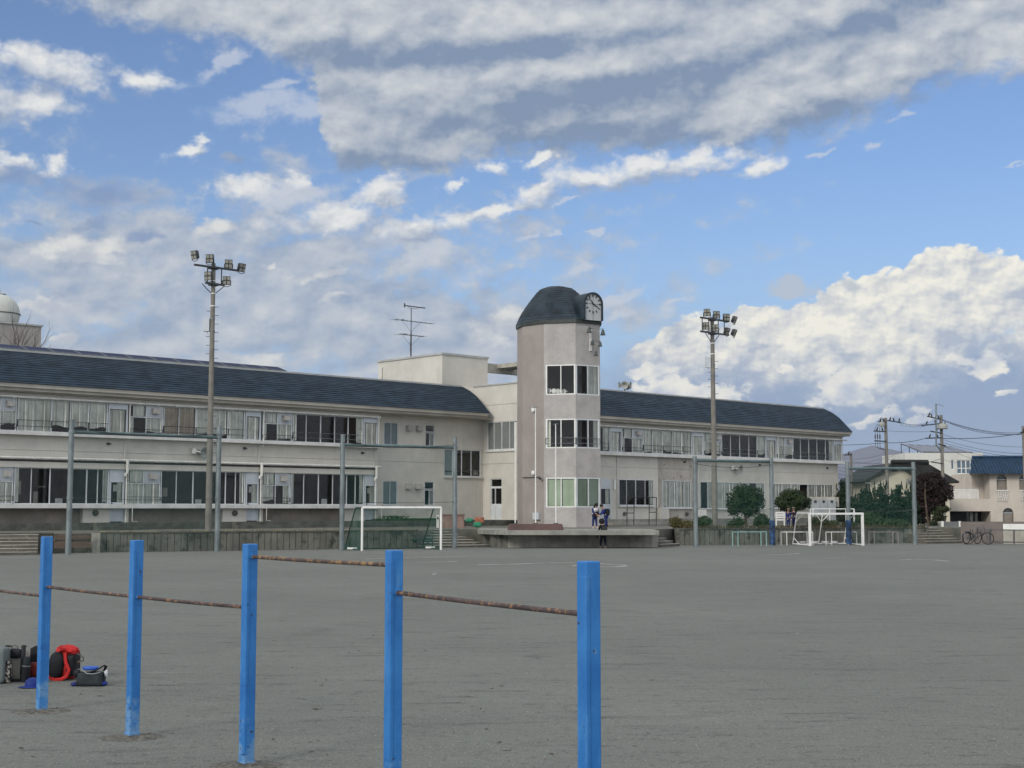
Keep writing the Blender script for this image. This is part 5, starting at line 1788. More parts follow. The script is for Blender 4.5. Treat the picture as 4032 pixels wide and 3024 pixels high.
# small white practice frame on the terrace behind the square goal
A, B = AT(3192, 2064, 82), AT(3364, 2064, 82)
A.z = B.z = ZT
hz = AT(3192, 2004, 82).z
root = thing('practice_frame', 'thin white pipe frame on the terrace behind the square goal', 'frame', (A + B) / 2)
for f in (0, 0.06, 0.44, 0.81, 1.0):
    P = A.lerp(B, f)
    MB().tube(P, P + Vector((0, 0, hz - ZT)), 0.05 if f == 1 else 0.028, n=8).build('post', WHITE, root)
MB().tube(Vector((A.x, A.y, hz)), Vector((B.x, B.y, hz)), 0.026, n=8).build('rail', WHITE, root)
MB().tube(Vector((A.lerp(B, 0.5).x, A.y, ZT + 0.06)), Vector((B.x, B.y, ZT + 0.06)), 0.026, n=8).build('rail', WHITE, root)
# slatted white racks
for (x0, x1, y0, y1, Y, lab) in ((3056, 3088, 2051, 2016, 80, 'white slatted rack beside the children in navy'), (2744, 2780, 2031, 2008, 92, 'white slatted rack half hidden behind the bushes')):
    a, b = AT(x0, y0, Y), AT(x1, y0, Y)
    z1 = AT(x0, y1, Y).z
    root = thing('slatted_rack', lab, 'rack', ((a.x + b.x) / 2, Y, a.z))
    for x in (a.x, b.x):
        MB().box(x - 0.03, x + 0.03, Y - 0.03, Y + 0.03, ZT, z1).build('post', WHITE, root)
    for k in range(4):
        z = a.z + (z1 - a.z) * (0.12 + 0.27 * k)
        MB().box(a.x + 0.031, b.x - 0.031, Y - 0.02, Y + 0.02, z - 0.04, z + 0.04).build('slat', WHITE, root)
# black steel stand by the right wing
Yk = 91.0
root = None
kx = lambda px: AT(px, 2000, Yk).x
kz = lambda y: AT(2520, y, Yk).z
root = thing('steel_stand', 'black steel stand of two ladder ends before the right-hand classroom window', 'stand', (kx(2525), Yk, ZT))
for a, b, r_ in ((2468, 2495, 2020), (2555, 2583, 2017)):
    w = MB()
    w.tube((kx(a), Yk, ZT), (kx(a) + 0.04, Yk, kz(1957)), 0.03, n=6)
    w.tube((kx(b), Yk, ZT), (kx(b) + 0.04, Yk, kz(1958 if a > 2500 else 1957)), 0.03, n=6)
    w.tube((kx(a), Yk, kz(r_)), (kx(b), Yk, kz(r_)), 0.03, n=6)
    w.build('ladder_end', STEELD, root)
MB().tube((kx(2468), Yk, kz(1957)), (kx(2584), Yk, kz(1959)), 0.032, n=6).build('top_bar', STEELD, root)
# metal cabinets with three round marks by the end of the right wing
Yc = 98.0
CABM = mat('grey cabinet paint', (0.33, 0.36, 0.38), 0.6, 0.08, 1.5, streak=0.15)
c0, c1 = AT(3195, 2000, Yc).x, AT(3292, 2000, Yc).x
cz = lambda y: AT(3240, y, Yc).z
root = thing('metal_cabinet', 'large pale grey metal cabinet at the far end of the right wing', 'cabinet', ((c0 + c1) / 2, Yc, ZT))
MB().box(c0, c1, Yc + 0.03, Yc + 1.2, ZT, cz(1967)).build('body', CABM, root)
MB().box(c0 - 0.05, c1 + 0.05, Yc + 0.3, Yc + 1.4, cz(1967) + 0.003, cz(1956)).build('top', CONCL, root)
MB().box(c1 + 0.01, AT(3309, 2000, Yc).x, Yc + 0.4, Yc + 1.4, cz(1996), cz(1957)).build('side_box', CONCL, root)
for k in range(3):
    x0 = c0 + (c1 - c0) * k / 3
    d_ = MB().box(x0 + 0.02, x0 + (c1 - c0) / 3 - 0.02, Yc, Yc + 0.028, ZT + 0.08, cz(1968)).build('door', CABM, root)
    MB().lathe([(0.10, 0), (0.10, 0.03)], 12, Matrix.Translation((x0 + (c1 - c0) / 6, Yc - 0.001, cz(1975))) @ Matrix.Rotation(R(90), 4, 'X')).build('vent', STEELD, d_)
# green bench frame behind the netted goal
Yg = G(1640, 2158).y + 0.2
gx = lambda px: AT(px, 2130, Yg).x
gz_ = lambda y: AT(1640, y, Yg).z
root = thing('bench', 'dark green pipe bench seen through the goal netting', 'bench', (gx(1655), Yg, 0))
for a, b in ((1607, 1653), (1668, 1703)):
    w = MB()
    w.path([(gx(a), Yg, 0), (gx(a), Yg, gz_(2110)), (gx(a) + 0.06, Yg, gz_(2107)), (gx(b), Yg, gz_(2107)), (gx(b), Yg, 0)], 0.022, 8)
    w.tube((gx(a), Yg, gz_(2122)), (gx(b), Yg, gz_(2122)), 0.02, n=6)
    w.tube((gx(a), Yg, gz_(2150)), (gx(b), Yg - 0.4, gz_(2122)), 0.018, n=6)
    w.build('end_frame', GREENP, root)
MB().box(gx(1607), gx(1703), Yg - 0.35, Yg - 0.05, gz_(2126), gz_(2122)).build('seat', GREENP, root)

def heapthing(name, lab, cat, m, px, py, Y, rx, ry, rz, e=0.5):
    p = AT(px, py, Y)
    w = MB(); superq(w, (p.x, Y, p.z), rx, ry, rz, e)
    return solo(w, name, m, lab, cat, (p.x, Y, p.z - rz))
GREENS = mat('green sack', (0.03, 0.22, 0.12), 0.7, 0.2, 6, 0.4, 12)
BRICKR = mat('red crate', (0.33, 0.13, 0.075), 0.8, 0.2, 6, speck=(9, 0.5, 0.6, (0.16, 0.07, 0.05), 0.7))
Yh = 76.0
heapthing('sack', 'green sack lying beside the pink stone block by the broad steps', 'sack', GREENS, 1848, 2049, Yh, 0.22, 0.18, 0.12, 0.8)
heapthing('sack', 'bright green sack slumped below the red crate', 'sack', GREENS, 1880, 2066, Yh - 1, 0.24, 0.2, 0.15, 0.8)
heapthing('crate', 'red crate tilted on a heap beside the tower door steps', 'crate', BRICKR, 1888, 2048, Yh, 0.26, 0.24, 0.17, 0.3)
w = MB()
a, b = AT(1740, 2075, 78), AT(1826, 2024, 78)
w.box(a.x, b.x, 78, 78.9, ZT, b.z - 0.06)
w.box(a.x - 0.03, b.x + 0.03, 77.95, 78.95, b.z - 0.058, b.z)
solo(w, 'stone_block', mat('pinkish stone', (0.24, 0.165, 0.14), 0.85, 0.12, 2, streak=0.2), 'pinkish stone block against the wall above the broad steps', 'block', ((a.x + b.x) / 2, 78.4, ZT))
p = AT(1724, 2040, 79)
w = MB()
w.box(p.x - 0.08, p.x + 0.08, 78.9, 79.05, ZT, p.z + 0.17)
ms = solo(w, 'marker_sign', WHITE, 'small white marker board with black figure behind the netted goal', 'sign', (p.x, 79, ZT))
w = MB()
w.ellip((p.x, 78.89, p.z + 0.04), 0.04, 0.012, 0.05)
w.box(p.x - 0.05, p.x + 0.05, 78.88, 78.899, p.z - 0.06, p.z + 0.0)
o_ = w.build('figure', BLACK, None)
o_.data.transform(Matrix.Translation(-ms.location))
o_.parent = ms

# ================================================================== horizontal bars in the foreground
HB = []
hA = G(164, 2800); hB2 = G(520, 2903); hC = G(970, 3013)
HP = (AT(164, 2112, hA.y).z + AT(520, 2128, hB2.y).z + AT(970, 2141, hC.y).z) / 3
hD = G(1552, 2166, HP); hE = G(2317, 2209, HP)
for p in (hA, hB2, hC, hD, hE):
    HB.append(Vector((p.x, p.y, 0)))
HB = [HB[0] + (HB[0] - HB[1])] + HB
hb = thing('horizontal_bars', 'row of blue square posts joined by rusty horizontal bars', 'horizontal bars', HB[3])
rowd = (HB[5] - HB[1]).normalized()
def post_m(P, i):
    d = (HB[min(i + 1, 5)] - HB[max(i - 1, 0)]).normalized()
    return Matrix(((d.x, -d.y, 0, P.x), (d.y, d.x, 0, P.y), (0, 0, 1, 0), (0, 0, 0, 1)))
for i, P in enumerate(HB):
    M = post_m(P, i)
    hw = 0.044
    bm = bmesh.new()
    def bevbox(x0, x1, y0, y1, z0, z1, bv):
        r_ = bmesh.ops.create_cube(bm, size=1.0)
        bmesh.ops.scale(bm, vec=(x1 - x0, y1 - y0, z1 - z0), verts=r_['verts'])
        bmesh.ops.translate(bm, vec=((x0 + x1) / 2, (y0 + y1) / 2, (z0 + z1) / 2), verts=r_['verts'])
        es = list({e for v in r_['verts'] for e in v.link_edges})
        bmesh.ops.bevel(bm, geom=es, offset=bv, segments=2, affect='EDGES', profile=0.5)
    zcut = HP * (0.36 if i != 4 else 0.2)
    bevbox(-hw, hw, -hw, hw, -0.3, HP, 0.007)
    # welded cover plate on the face towards the camera's left, and a collar below the top
    bevbox(-hw + 0.012, hw + 0.004, -hw - 0.004, -hw + 0.02, zcut, HP - 0.075, 0.0025)
    bevbox(-hw - 0.004, -hw + 0.02, -hw + 0.006, hw - 0.004, zcut, HP - 0.075, 0.0025)
    if i in (2, 3):
        bevbox(-hw - 0.006, hw + 0.006, -hw - 0.006, hw + 0.006, -0.3, 0.045 if i == 2 else 0.03, 0.004)
    bmesh.ops.transform(bm, matrix=M, verts=bm.verts)
    bmesh.ops.translate(bm, vec=-BASE[hb.name], verts=bm.verts)
    me = bpy.data.meshes.new('post')
    bm.to_mesh(me); bm.free()
    me.materials.append(BLUEPAINT)
    o = bpy.data.objects.new('post', me)
    COL.objects.link(o); o.parent = hb; BASE[o.name] = BASE[hb.name]
barz = [(AT(150, 2347, HB[1].y).z, AT(150, 2347, HB[1].y).z), (AT(185, 2312, HB[1].y).z, AT(505, 2346, HB[2].y).z), (AT(545, 2353, HB[2].y).z, AT(950, 2388, HB[3].y).z),
        (AT(1000, 2191, HB[3].y).z, AT(1512, 2225, HB[4].y).z), (AT(1568, 2341, HB[4].y).z, AT(2271, 2408, HB[5].y).z)]
for i, (za_, zb2_) in enumerate(barz):
    z = (za_ + zb2_) / 2
    a, b = HB[i].copy(), HB[i + 1].copy()
    d = (b - a).normalized()
    a += d * 0.042; b -= d * 0.042
    a.z = b.z = z
    br = MB().path([a.lerp(b, k / 12) + Vector((0, 0, -0.004 * math.sin(math.pi * k / 12))) for k in range(13)], 0.0145, 14).build('bar', RUSTY if i == 3 else RUST, hb)
    if i == 3: br['label'] = 'highest bar with worn yellow rust'
    for p_, sg in ((a, 1), (b, -1)):
        MB().tube(p_ - d * 0.002 * sg, p_ + d * 0.014 * sg, 0.023, 0.018, 14).build('weld_collar', BLUEPAINT, br)

# clods and stems at the post feet, a few leaves
w = MB()
rnd = random.Random(5)
for P, n in ((HB[1], 26), (HB[2], 10), (HB[3], 12)):
    for k in range(n):
        a = rnd.uniform(-2.4, 1.1)
        q = P + Vector((math.cos(a), math.sin(a), 0)) * rnd.uniform(0.07, 0.20)
        superq(w, (q.x, q.y, 0.004), rnd.uniform(0.006, 0.020), rnd.uniform(0.006, 0.02), rnd.uniform(0.005, 0.014), 0.8, 8, 5, wob=0.6, seed=k)
for P in HB[1:]:
    w.lathe([(0.26, -0.004), (0.19, 0.006), (0.12, 0.016), (0.05, 0.024)], 18, Matrix.Translation((P.x, P.y - 0.01, 0)) @ Matrix.Diagonal((1.2, 0.9, 1, 1)))
tag(w.build('dirt_clods', mat('dirt clods', (0.145, 0.138, 0.12), 0.95, 0.3, 20, 0.8, 60), None), kind='stuff')
w = MB()
for k in range(150):
    px, py = rnd.uniform(0, 2600), rnd.uniform(2300, 3000) 
    p = G(px, py)
    a = rnd.uniform(0, 6.28); l = rnd.uniform(0.012, 0.05)
    d = Vector((math.cos(a), math.sin(a), 0)) * l
    s = Vector((-d.y, d.x, 0)) * rnd.uniform(0.15, 0.5)
    z = Vector((0, 0, rnd.uniform(0.003, 0.012)))
    w.quad(p - d + Vector((0, 0, 0.003)), p - s * 0.8 + z, p + d + Vector((0, 0, 0.004)), p + s * 0.8 + z * 0.6)
tag(w.build('leaf_litter', mat('dead leaf bits', (0.09, 0.075, 0.055), 0.9, 0.4, 8), None, fix=False), kind='stuff')
w = MB()
for k in range(6000):                                    # loose grit catching light, densest nearby
    py = 2330 + 700 * rnd.random() ** 0.7
    p = G(rnd.uniform(-150, 4200), py)
    r_ = rnd.uniform(0.0025, 0.007)
    a = rnd.uniform(0, 6.28)
    c, s = math.cos(a) * r_, math.sin(a) * r_
    i = w._p([(p.x + c, p.y + s, 0), (p.x - s, p.y + c, 0), (p.x - c, p.y - s, 0), (p.x + s, p.y - c, 0), (p.x, p.y, r_ * 0.9)])
    for j in range(4):
        w.f.append((i + j, i + (j + 1) % 4, i + 4))
tag(w.build('gravel', mat('loose grit', (0.25, 0.245, 0.22), 0.9, 0.5, 60), None, smooth=False, fix=False), kind='stuff')

# ================================================================== bags on the ground
BLK = mat('black nylon', (0.012, 0.014, 0.018), 0.65, 0.3, 8, 0.25, 40)
CHAR = mat('charcoal canvas', (0.022, 0.030, 0.034), 0.8, 0.2, 10, 0.2, 80)
REDF = mat('red fabric', (0.50, 0.022, 0.022), 0.75, 0.15, 7, 0.5, 25)
BEIGE = mat('beige canvas', (0.28, 0.265, 0.235), 0.85, 0.1, 6, 0.2, 60)
NAVYB = mat('royal blue cloth', (0.012, 0.03, 0.19), 0.7, 0.2, 8)
CAMO = mat('patterned pouch', (0.02, 0.022, 0.025), 0.7, 0.1, 5, speck=(30, 0.52, 0.56, (0.34, 0.31, 0.27), 0.95))
GREYB = mat('grey green box', (0.14, 0.165, 0.165), 0.6, 0.1, 3)
BROWNS = mat('grey strap', (0.10, 0.095, 0.085), 0.7, 0.15, 9)
def bagframe(px, py):
    p = G(px, py)
    k = p.y / 5400.0
    return p, (lambda x: (x - px) * k), (lambda y: (py - y) * k)
# red and black backpack
p, X, Z = bagframe(250, 2677)
r = thing('backpack', 'black backpack edged in red with a red towel flung over it', 'backpack', p)
Mr = Matrix.Translation(p)
w = MB(Mr); superq(w, (X(252), 0.06, Z(2612)), X(300) - X(252), 0.13, Z(2550) - Z(2612), 0.62, 28, 18, wob=0.12, seed=1); w.build('body', REDF, r)
w = MB(Mr); superq(w, (X(228), -0.035, Z(2618)), 0.095, 0.075, 0.148, 0.75, 24, 16, A=Matrix.Translation((X(228), -0.035, Z(2618))) @ Matrix.Rotation(R(10), 4, 'Y'), wob=0.1, seed=3); w.build('front_pocket', BLK, r)
w = MB(Mr); superq(w, (X(282), 0.04, Z(2617)), 0.055, 0.13, 0.135, 0.5, 20, 14, wob=0.08, seed=5); w.build('side_panel', BLK, r)
w = MB(Mr); w.path([(X(272), -0.02, Z(2556)), (X(262), -0.085, Z(2575)), (X(268), -0.105, Z(2605)), (X(282), -0.11, Z(2635)), (X(272), -0.10, Z(2660)), (X(250), -0.085, Z(2672)), (X(222), -0.08, Z(2674)), (X(200), -0.05, Z(2662))], 0.021, 10, flat=0.55); w.build('edging', REDF, r)
w = MB(Mr); superq(w, (X(266), 0.0, Z(2556)), 0.105, 0.10, 0.042, 0.8, 24, 12, A=Matrix.Translation((X(268), -0.01, Z(2559))) @ Matrix.Rotation(R(8), 4, 'Y'), wob=0.35, seed=9)
superq(w, (X(292), -0.06, Z(2566)), 0.035, 0.03, 0.035, 0.8, 12, 8, wob=0.3, seed=4); w.build('towel', REDF, r)
w = MB(Mr); w.path([(X(302), -0.03, Z(2578)), (X(318), -0.04, Z(2580)), (X(330), -0.04, Z(2592)), (X(329), -0.04, Z(2602)), (X(303), -0.03, Z(2608))], 0.014, 8, flat=0.5); w.build('strap', BROWNS, r)
w = MB(Mr); w.path([(X(250), -0.06, Z(2668)), (X(268), -0.10, Z(2660)), (X(284), -0.09, Z(2648))], 0.012, 6); w.build('strap', BROWNS, r)
# dark satchel
p, X, Z = bagframe(352, 2701)
r = thing('satchel', 'charcoal satchel with blue edges and raised strap right of the red backpack', 'bag', p)
Mr = Matrix.Translation(p)
w = MB(Mr); superq(w, (X(356), 0.08, Z(2675)), 0.125, 0.10, 0.070, 0.42, 28, 14, wob=0.06, seed=2); w.build('body', CHAR, r)
w = MB(Mr)
i0 = len(w.v)
fl = [(0.13, Z(2652)), (0.06, Z(2649)), (-0.02, Z(2653)), (-0.045, Z(2668)), (-0.055, Z(2685)), (-0.055, Z(2699))]
for k, (yy, zz_) in enumerate(fl):
    for x in (X(310), X(330), X(356), X(382), X(402)):
        w._p([(x + (x - X(356)) * 0.02 * k, yy, zz_ + 0.003 * math.sin(x * 40))])
for k in range(len(fl) - 1):
    for j in range(4):
        a = i0 + k * 5 + j
        w.f.append((a, a + 1, a + 6, a + 5))
f_ = w.build('flap', CHAR, r)
sm_ = f_.modifiers.new('thick', 'SOLIDIFY'); sm_.thickness = 0.008
w = MB(Mr); superq(w, (X(296), 0.02, Z(2694)), 0.045, 0.07, 0.022, 0.8, 14, 8); w.build('bottom_edge', NAVYB, r)
w = MB(Mr); superq(w, (X(404), 0.02, Z(2692)), 0.04, 0.07, 0.022, 0.8, 14, 8); w.build('bottom_edge', NAVYB, r)
w = MB(Mr); superq(w, (X(345), 0.10, Z(2637)), 0.09, 0.045, 0.022, 0.6, 18, 8, wob=0.15); w.build('blue_folder', mat('bright blue cover', (0.03, 0.10, 0.45), 0.5, 0.1, 5), r)
w = MB(Mr); w.path([(X(352), 0.02, Z(2648)), (X(372), -0.01, Z(2643)), (X(392), -0.01, Z(2632)), (X(408), 0.0, Z(2622)), (X(412), 0.02, Z(2628)), (X(404), 0.04, Z(2645))], 0.017, 8, flat=0.45); w.build('strap', BLK, r)
w = MB(Mr); w.path([(X(302), 0.03, Z(2640)), (X(318), 0.0, Z(2636)), (X(330), -0.01, Z(2645)), (X(345), -0.03, Z(2653)), (X(372), -0.03, Z(2654)), (X(396), -0.02, Z(2648))], 0.006, 6); w.build('trim', GALV, r)
w = MB(Mr); superq(w, (X(300), 0.03, Z(2655)), 0.035, 0.04, 0.045, 0.7, 14, 8, wob=0.3, seed=8); w.build('side_pocket', BLK, r)
w = MB(Mr); superq(w, (X(410), 0.05, Z(2655)), 0.018, 0.025, 0.042, 0.7, 12, 8, wob=0.2, seed=6); w.build('clear_bottle', FRAME, r)
# beige backpack seen from behind
p, X, Z = bagframe(58, 2683)
r = thing('backpack', 'beige backpack with black shoulder straps standing upright', 'backpack', p)
Mr = Matrix.Translation(p)
w = MB(Mr); superq(w, (X(58), 0.08, Z(2622)), 0.115, 0.09, Z(2560) - Z(2622), 0.45, 26, 16, wob=0.04); w.build('body', BEIGE, r)
w = MB(Mr); superq(w, (X(56), 0.0, Z(2576)), 0.085, 0.045, 0.055, 0.7, 22, 12); w.build('top_pad', BLK, r)
w = MB(Mr); superq(w, (X(58), 0.06, Z(2680)), 0.12, 0.095, 0.016, 0.4, 20, 8); w.build('bottom', BLK, r)
for sx_, tw_ in ((26, -1), (90, 1)):
    w = MB(Mr); w.path([(X(sx_ - 4 * tw_), 0.05, Z(2550)), (X(sx_), -0.015, Z(2546)), (X(sx_ + 4 * tw_), -0.045, Z(2570)), (X(sx_ + 3 * tw_), -0.05, Z(2600)), (X(sx_ + 1 * tw_), -0.04, Z(2640)), (X(sx_ - 2 * tw_), 0.0, Z(2676))], 0.024, 8, flat=0.4); w.build('shoulder_strap', BLK, r)
w = MB(Mr); w.path([(X(42), 0.0, Z(2558)), (X(44), 0.0, Z(2548)), (X(54), 0.0, Z(2544)), (X(64), 0.0, Z(2548)), (X(66), 0.0, Z(2558))], 0.006, 6); w.build('handle', BROWNS, r)
# pouch, bottle, black bag, red bag, cap, box
p, X, Z = bagframe(28, 2690)
w = MB(Matrix.Translation(p)); superq(w, (X(28), 0, Z(2646)), 0.045, 0.045, 0.122, 0.35, 18, 12, wob=0.05)
solo(w, 'bottle_pouch', CAMO, 'patterned bottle pouch in front of the beige backpack', 'pouch', p)
p, X, Z = bagframe(96, 2685)
r = thing('water_bottle', 'tall dark water bottle leaning at the side of the beige backpack', 'bottle', p)
A = Matrix.Translation(p) @ Matrix.Rotation(R(5), 4, 'Y')
w = MB(A); w.lathe([(0.045, 0.0), (0.048, 0.01), (0.048, 0.17), (0.040, 0.20)], 16); w.build('body', BLK, r)
w = MB(A); w.lathe([(0.040, 0.20), (0.036, 0.215), (0.036, 0.26), (0.028, 0.275)], 16); w.build('cap', CHAR, r)
w = MB(A); w.lathe([(0.0485, 0.17), (0.0485, 0.182)], 16); w.build('band', GALV, r)
p, X, Z = bagframe(122, 2676)
r = thing('shoulder_bag', 'black peaked shoulder bag behind the dark water bottle', 'bag', p)
w = MB(Matrix.Translation(p) @ Matrix.Translation((0, 0.1, 0)))
w.yprism([(X(100), Z(2676)), (X(143), Z(2672)), (X(140), Z(2605)), (X(122), Z(2551)), (X(104), Z(2560))], 0.0, 0.16)
w.build('body', BLK, r)
w = MB(Matrix.Translation(p) @ Matrix.Translation((0, 0.04, 0))); superq(w, (X(130), 0, Z(2640)), 0.055, 0.06, 0.085, 0.6, 18, 12, wob=0.1); w.build('red_pocket', mat('dark red nylon', (0.17, 0.02, 0.018), 0.6, 0.25, 8), r)
p, X, Z = bagframe(120, 2708)
r = thing('cap', 'royal blue cloth cap lying on the ground by the first post', 'cap', p)
w = MB(Matrix.Translation(p)); w.lathe([(0.075, 0.0), (0.078, 0.03), (0.066, 0.065), (0.035, 0.088), (0.008, 0.094)], 18, Matrix.Translation((X(124), 0.02, 0.012))); w.build('crown', NAVYB, r)
w = MB(Matrix.Translation(p)); w.lathe([(0.10, 0.0), (0.115, 0.005), (0.06, 0.018)], 22, Matrix.Translation((X(118), 0.0, 0.004)) @ Matrix.Diagonal((1.1, 0.8, 1, 1))); w.build('brim', NAVYB, r)
p, X, Z = bagframe(-6, 2694)
w = MB(Matrix.Translation(p)); superq(w, (X(-14), 0.1, Z(2625)), 0.075, 0.11, 0.19, 0.25, 20, 14)
solo(w, 'storage_box', GREYB, 'grey green box cut by the edge of the view beside the bags', 'box', p)

# ================================================================== trees and bushes
def crown(mb, blobs, n, leaf, seed=0, up=0.15):
    rnd = random.Random(seed)
    tot = sum(rx * ry * rz for _, (rx, ry, rz) in blobs)
    for c, (rx, ry, rz) in blobs:
        c = Vector(c)
        for k in range(int(n * rx * ry * rz / tot)):
            while True:
                d = Vector((rnd.uniform(-1, 1), rnd.uniform(-1, 1), rnd.uniform(-1, 1)))
                if 0.02 < d.length < 1: break
            d.normalize()
            lump = 0.84 + 0.40 * noise.noise(d * 2.1 + Vector((seed * 3.1, c.x, c.z))) + 0.13 * noise.noise(d * 5.3 + Vector((c.y, seed, 0)))
            r = lump * (1 - 0.55 * rnd.random() ** 2.2)
            p = c + Vector((d.x * rx, d.y * ry, d.z * rz)) * r
            nrm = (d + Vector((rnd.uniform(-1, 1), rnd.uniform(-1, 1), rnd.uniform(-1, 1) + up)) * 0.8).normalized()
            u = nrm.cross(Vector((rnd.uniform(-1, 1), rnd.uniform(-1, 1), rnd.uniform(-1, 1)))).normalized()
            v = nrm.cross(u)
            l = leaf * rnd.uniform(0.6, 1.35)
            mb.quad(p - u * l * 0.5, p + v * l * 0.32, p + u * l * 0.5, p - v * l * 0.32)
    return mb
def limbs(mb, base, top, r, spread, n, seed):
    rnd = random.Random(seed)
    base, top = Vector(base), Vector(top)
    mid = base.lerp(top, 0.5) + Vector((rnd.uniform(-1, 1), rnd.uniform(-1, 1), 0)) * spread * 0.12
    mb.path([base, mid, top], r, 8, r * 0.45)
    for k in range(n):
        f = rnd.uniform(0.45, 1.0)
        p = base.lerp(mid, f * 2) if f < 0.5 else mid.lerp(top, f * 2 - 1)
        a = rnd.uniform(0, 6.28)
        q = p + Vector((math.cos(a) * spread, math.sin(a) * spread, spread * rnd.uniform(0.3, 0.9))) * rnd.uniform(0.4, 0.8)
        mb.path([p, p.lerp(q, 0.5) + Vector((0, 0, -0.04)), q], r * 0.4, 6, r * 0.15)
    return mb
LEAFD = leaf_mat('dark green foliage', (0.012, 0.024, 0.011), (0.045, 0.075, 0.026))
LEAFM = leaf_mat('green foliage', (0.018, 0.038, 0.014), (0.065, 0.10, 0.034))
LEAFY = leaf_mat('yellowing foliage', (0.05, 0.052, 0.018), (0.17, 0.145, 0.055))
LEAFR = leaf_mat('dark reddish foliage', (0.010, 0.006, 0.006), (0.030, 0.016, 0.015))
LEAFC = leaf_mat('conifer foliage', (0.007, 0.017, 0.011), (0.026, 0.05, 0.024))
LEAFP = leaf_mat('pine foliage', (0.014, 0.026, 0.011), (0.06, 0.078, 0.03))
BARK = mat('bark', (0.09, 0.065, 0.048), 0.95, 0.2, 6, 0.6, 30, stretch=(1, 1, 0.3))
def tree(name, label, cat, base, blobs, n, leaf, lm, tr=0.08, group=None, seed=0, spread=0.8, nl=6):
    root = thing(name, label, cat, base, group)
    if tr:
        top = Vector((base[0], base[1], max(c[2] for c, r in blobs)))
        limbs(MB(), (base[0], base[1], base[2] - 0.1), top, tr, spread, nl, seed).build('trunk', BARK, root)
    crown(MB(), blobs, n, leaf, seed).build('crown', lm, root, smooth=False, fix=False)
    return root
def blob(px, py, Y, rpx, rpy, depth=0.9):
    p = AT(px, py, Y)
    k = Y / 5400.0
    return ((p.x, p.y, p.z), (rpx * k, rpx * k * depth, rpy * k))
def tb(px, Y): return (AT(px, 2000, Y).x, Y, ZT)
tree('round_tree', 'round clipped evergreen tree between the floodlight pole and net post', 'tree', tb(2938, 86), [blob(2905, 1975, 86, 52, 50), blob(2965, 1965, 86, 54, 56), blob(2925, 1935, 86, 45, 34), blob(2950, 2010, 86, 45, 30), blob(2890, 2010, 86, 32, 26)], 6500, 0.13, LEAFD, 0.10, 'clipped trees on the terrace', 1)
tree('round_tree', 'low wide clipped evergreen tree above the children in navy', 'tree', tb(3120, 84), [blob(3085, 1975, 84, 42, 38), blob(3140, 1968, 84, 52, 42), blob(3115, 1950, 84, 50, 28), blob(3165, 1985, 84, 32, 26), blob(3110, 2000, 84, 45, 24)], 5500, 0.13, LEAFD, 0.09, 'clipped trees on the terrace', 2)
def bush(label, px, py, Y, rx, ry, lm, seed, n=1500, leaf=0.10, more=()):
    root = thing('bush', label, 'bush', tb(px, Y), 'bushes along the terrace edge')
    bl_ = [blob(px, py, Y, rx, ry)] + [blob(*m) for m in more]
    crown(MB(), bl_, n, leaf, seed).build('foliage', lm, root, smooth=False, fix=False)
    st = MB()
    rnd = random.Random(seed)
    for k in range(6):
        a = rnd.uniform(0, 6.28)
        st.path([(tb(px, Y)[0] + 0.06 * math.cos(a), Y + 0.05 * math.sin(a), ZT - 0.05), (tb(px, Y)[0] + rx * Y / 5400 * 0.6 * math.cos(a), Y + 0.3 * math.sin(a), AT(px, py, Y).z)], 0.015, 5, 0.006)
    st.build('stems', BARK, root)
bush('yellowing bush at the head of the narrow stage steps', 2662, 2058, 75, 30, 26, LEAFY, 11, more=((2690, 2068, 75, 26, 18),))
bush('straggly brown-tipped bush beside the pale net post', 2712, 2066, 76, 26, 18, LEAFY, 12, 1000)
bush('green bush at the foot of the right floodlight pole', 2775, 2056, 77, 38, 27, LEAFM, 13, more=((2745, 2064, 77, 24, 18),))
bush('green bush below the larger round clipped tree', 2905, 2060, 77, 34, 30, LEAFM, 14, more=((2880, 2068, 77, 24, 20),))
bush('dense green bush against the padded net post', 2998, 2052, 77, 36, 34, LEAFM, 15, 1900)
bush('spreading bush seen through the square goal', 3220, 2055, 79, 44, 26, LEAFM, 16, 2000, more=((3275, 2064, 79, 38, 20),))
bush('low bush between the square goal posts at the terrace edge', 3345, 2066, 78, 34, 17, LEAFD, 17, 1200)
bush('large rounded mound bush right of the square goal', 3435, 2052, 80, 58, 36, LEAFM, 18, 3200, more=((3400, 2040, 80, 40, 28), (3490, 2062, 80, 48, 24)))
bush('low mound bush below the conifers near the last net post', 3545, 2064, 79, 46, 22, LEAFM, 19, 1600)
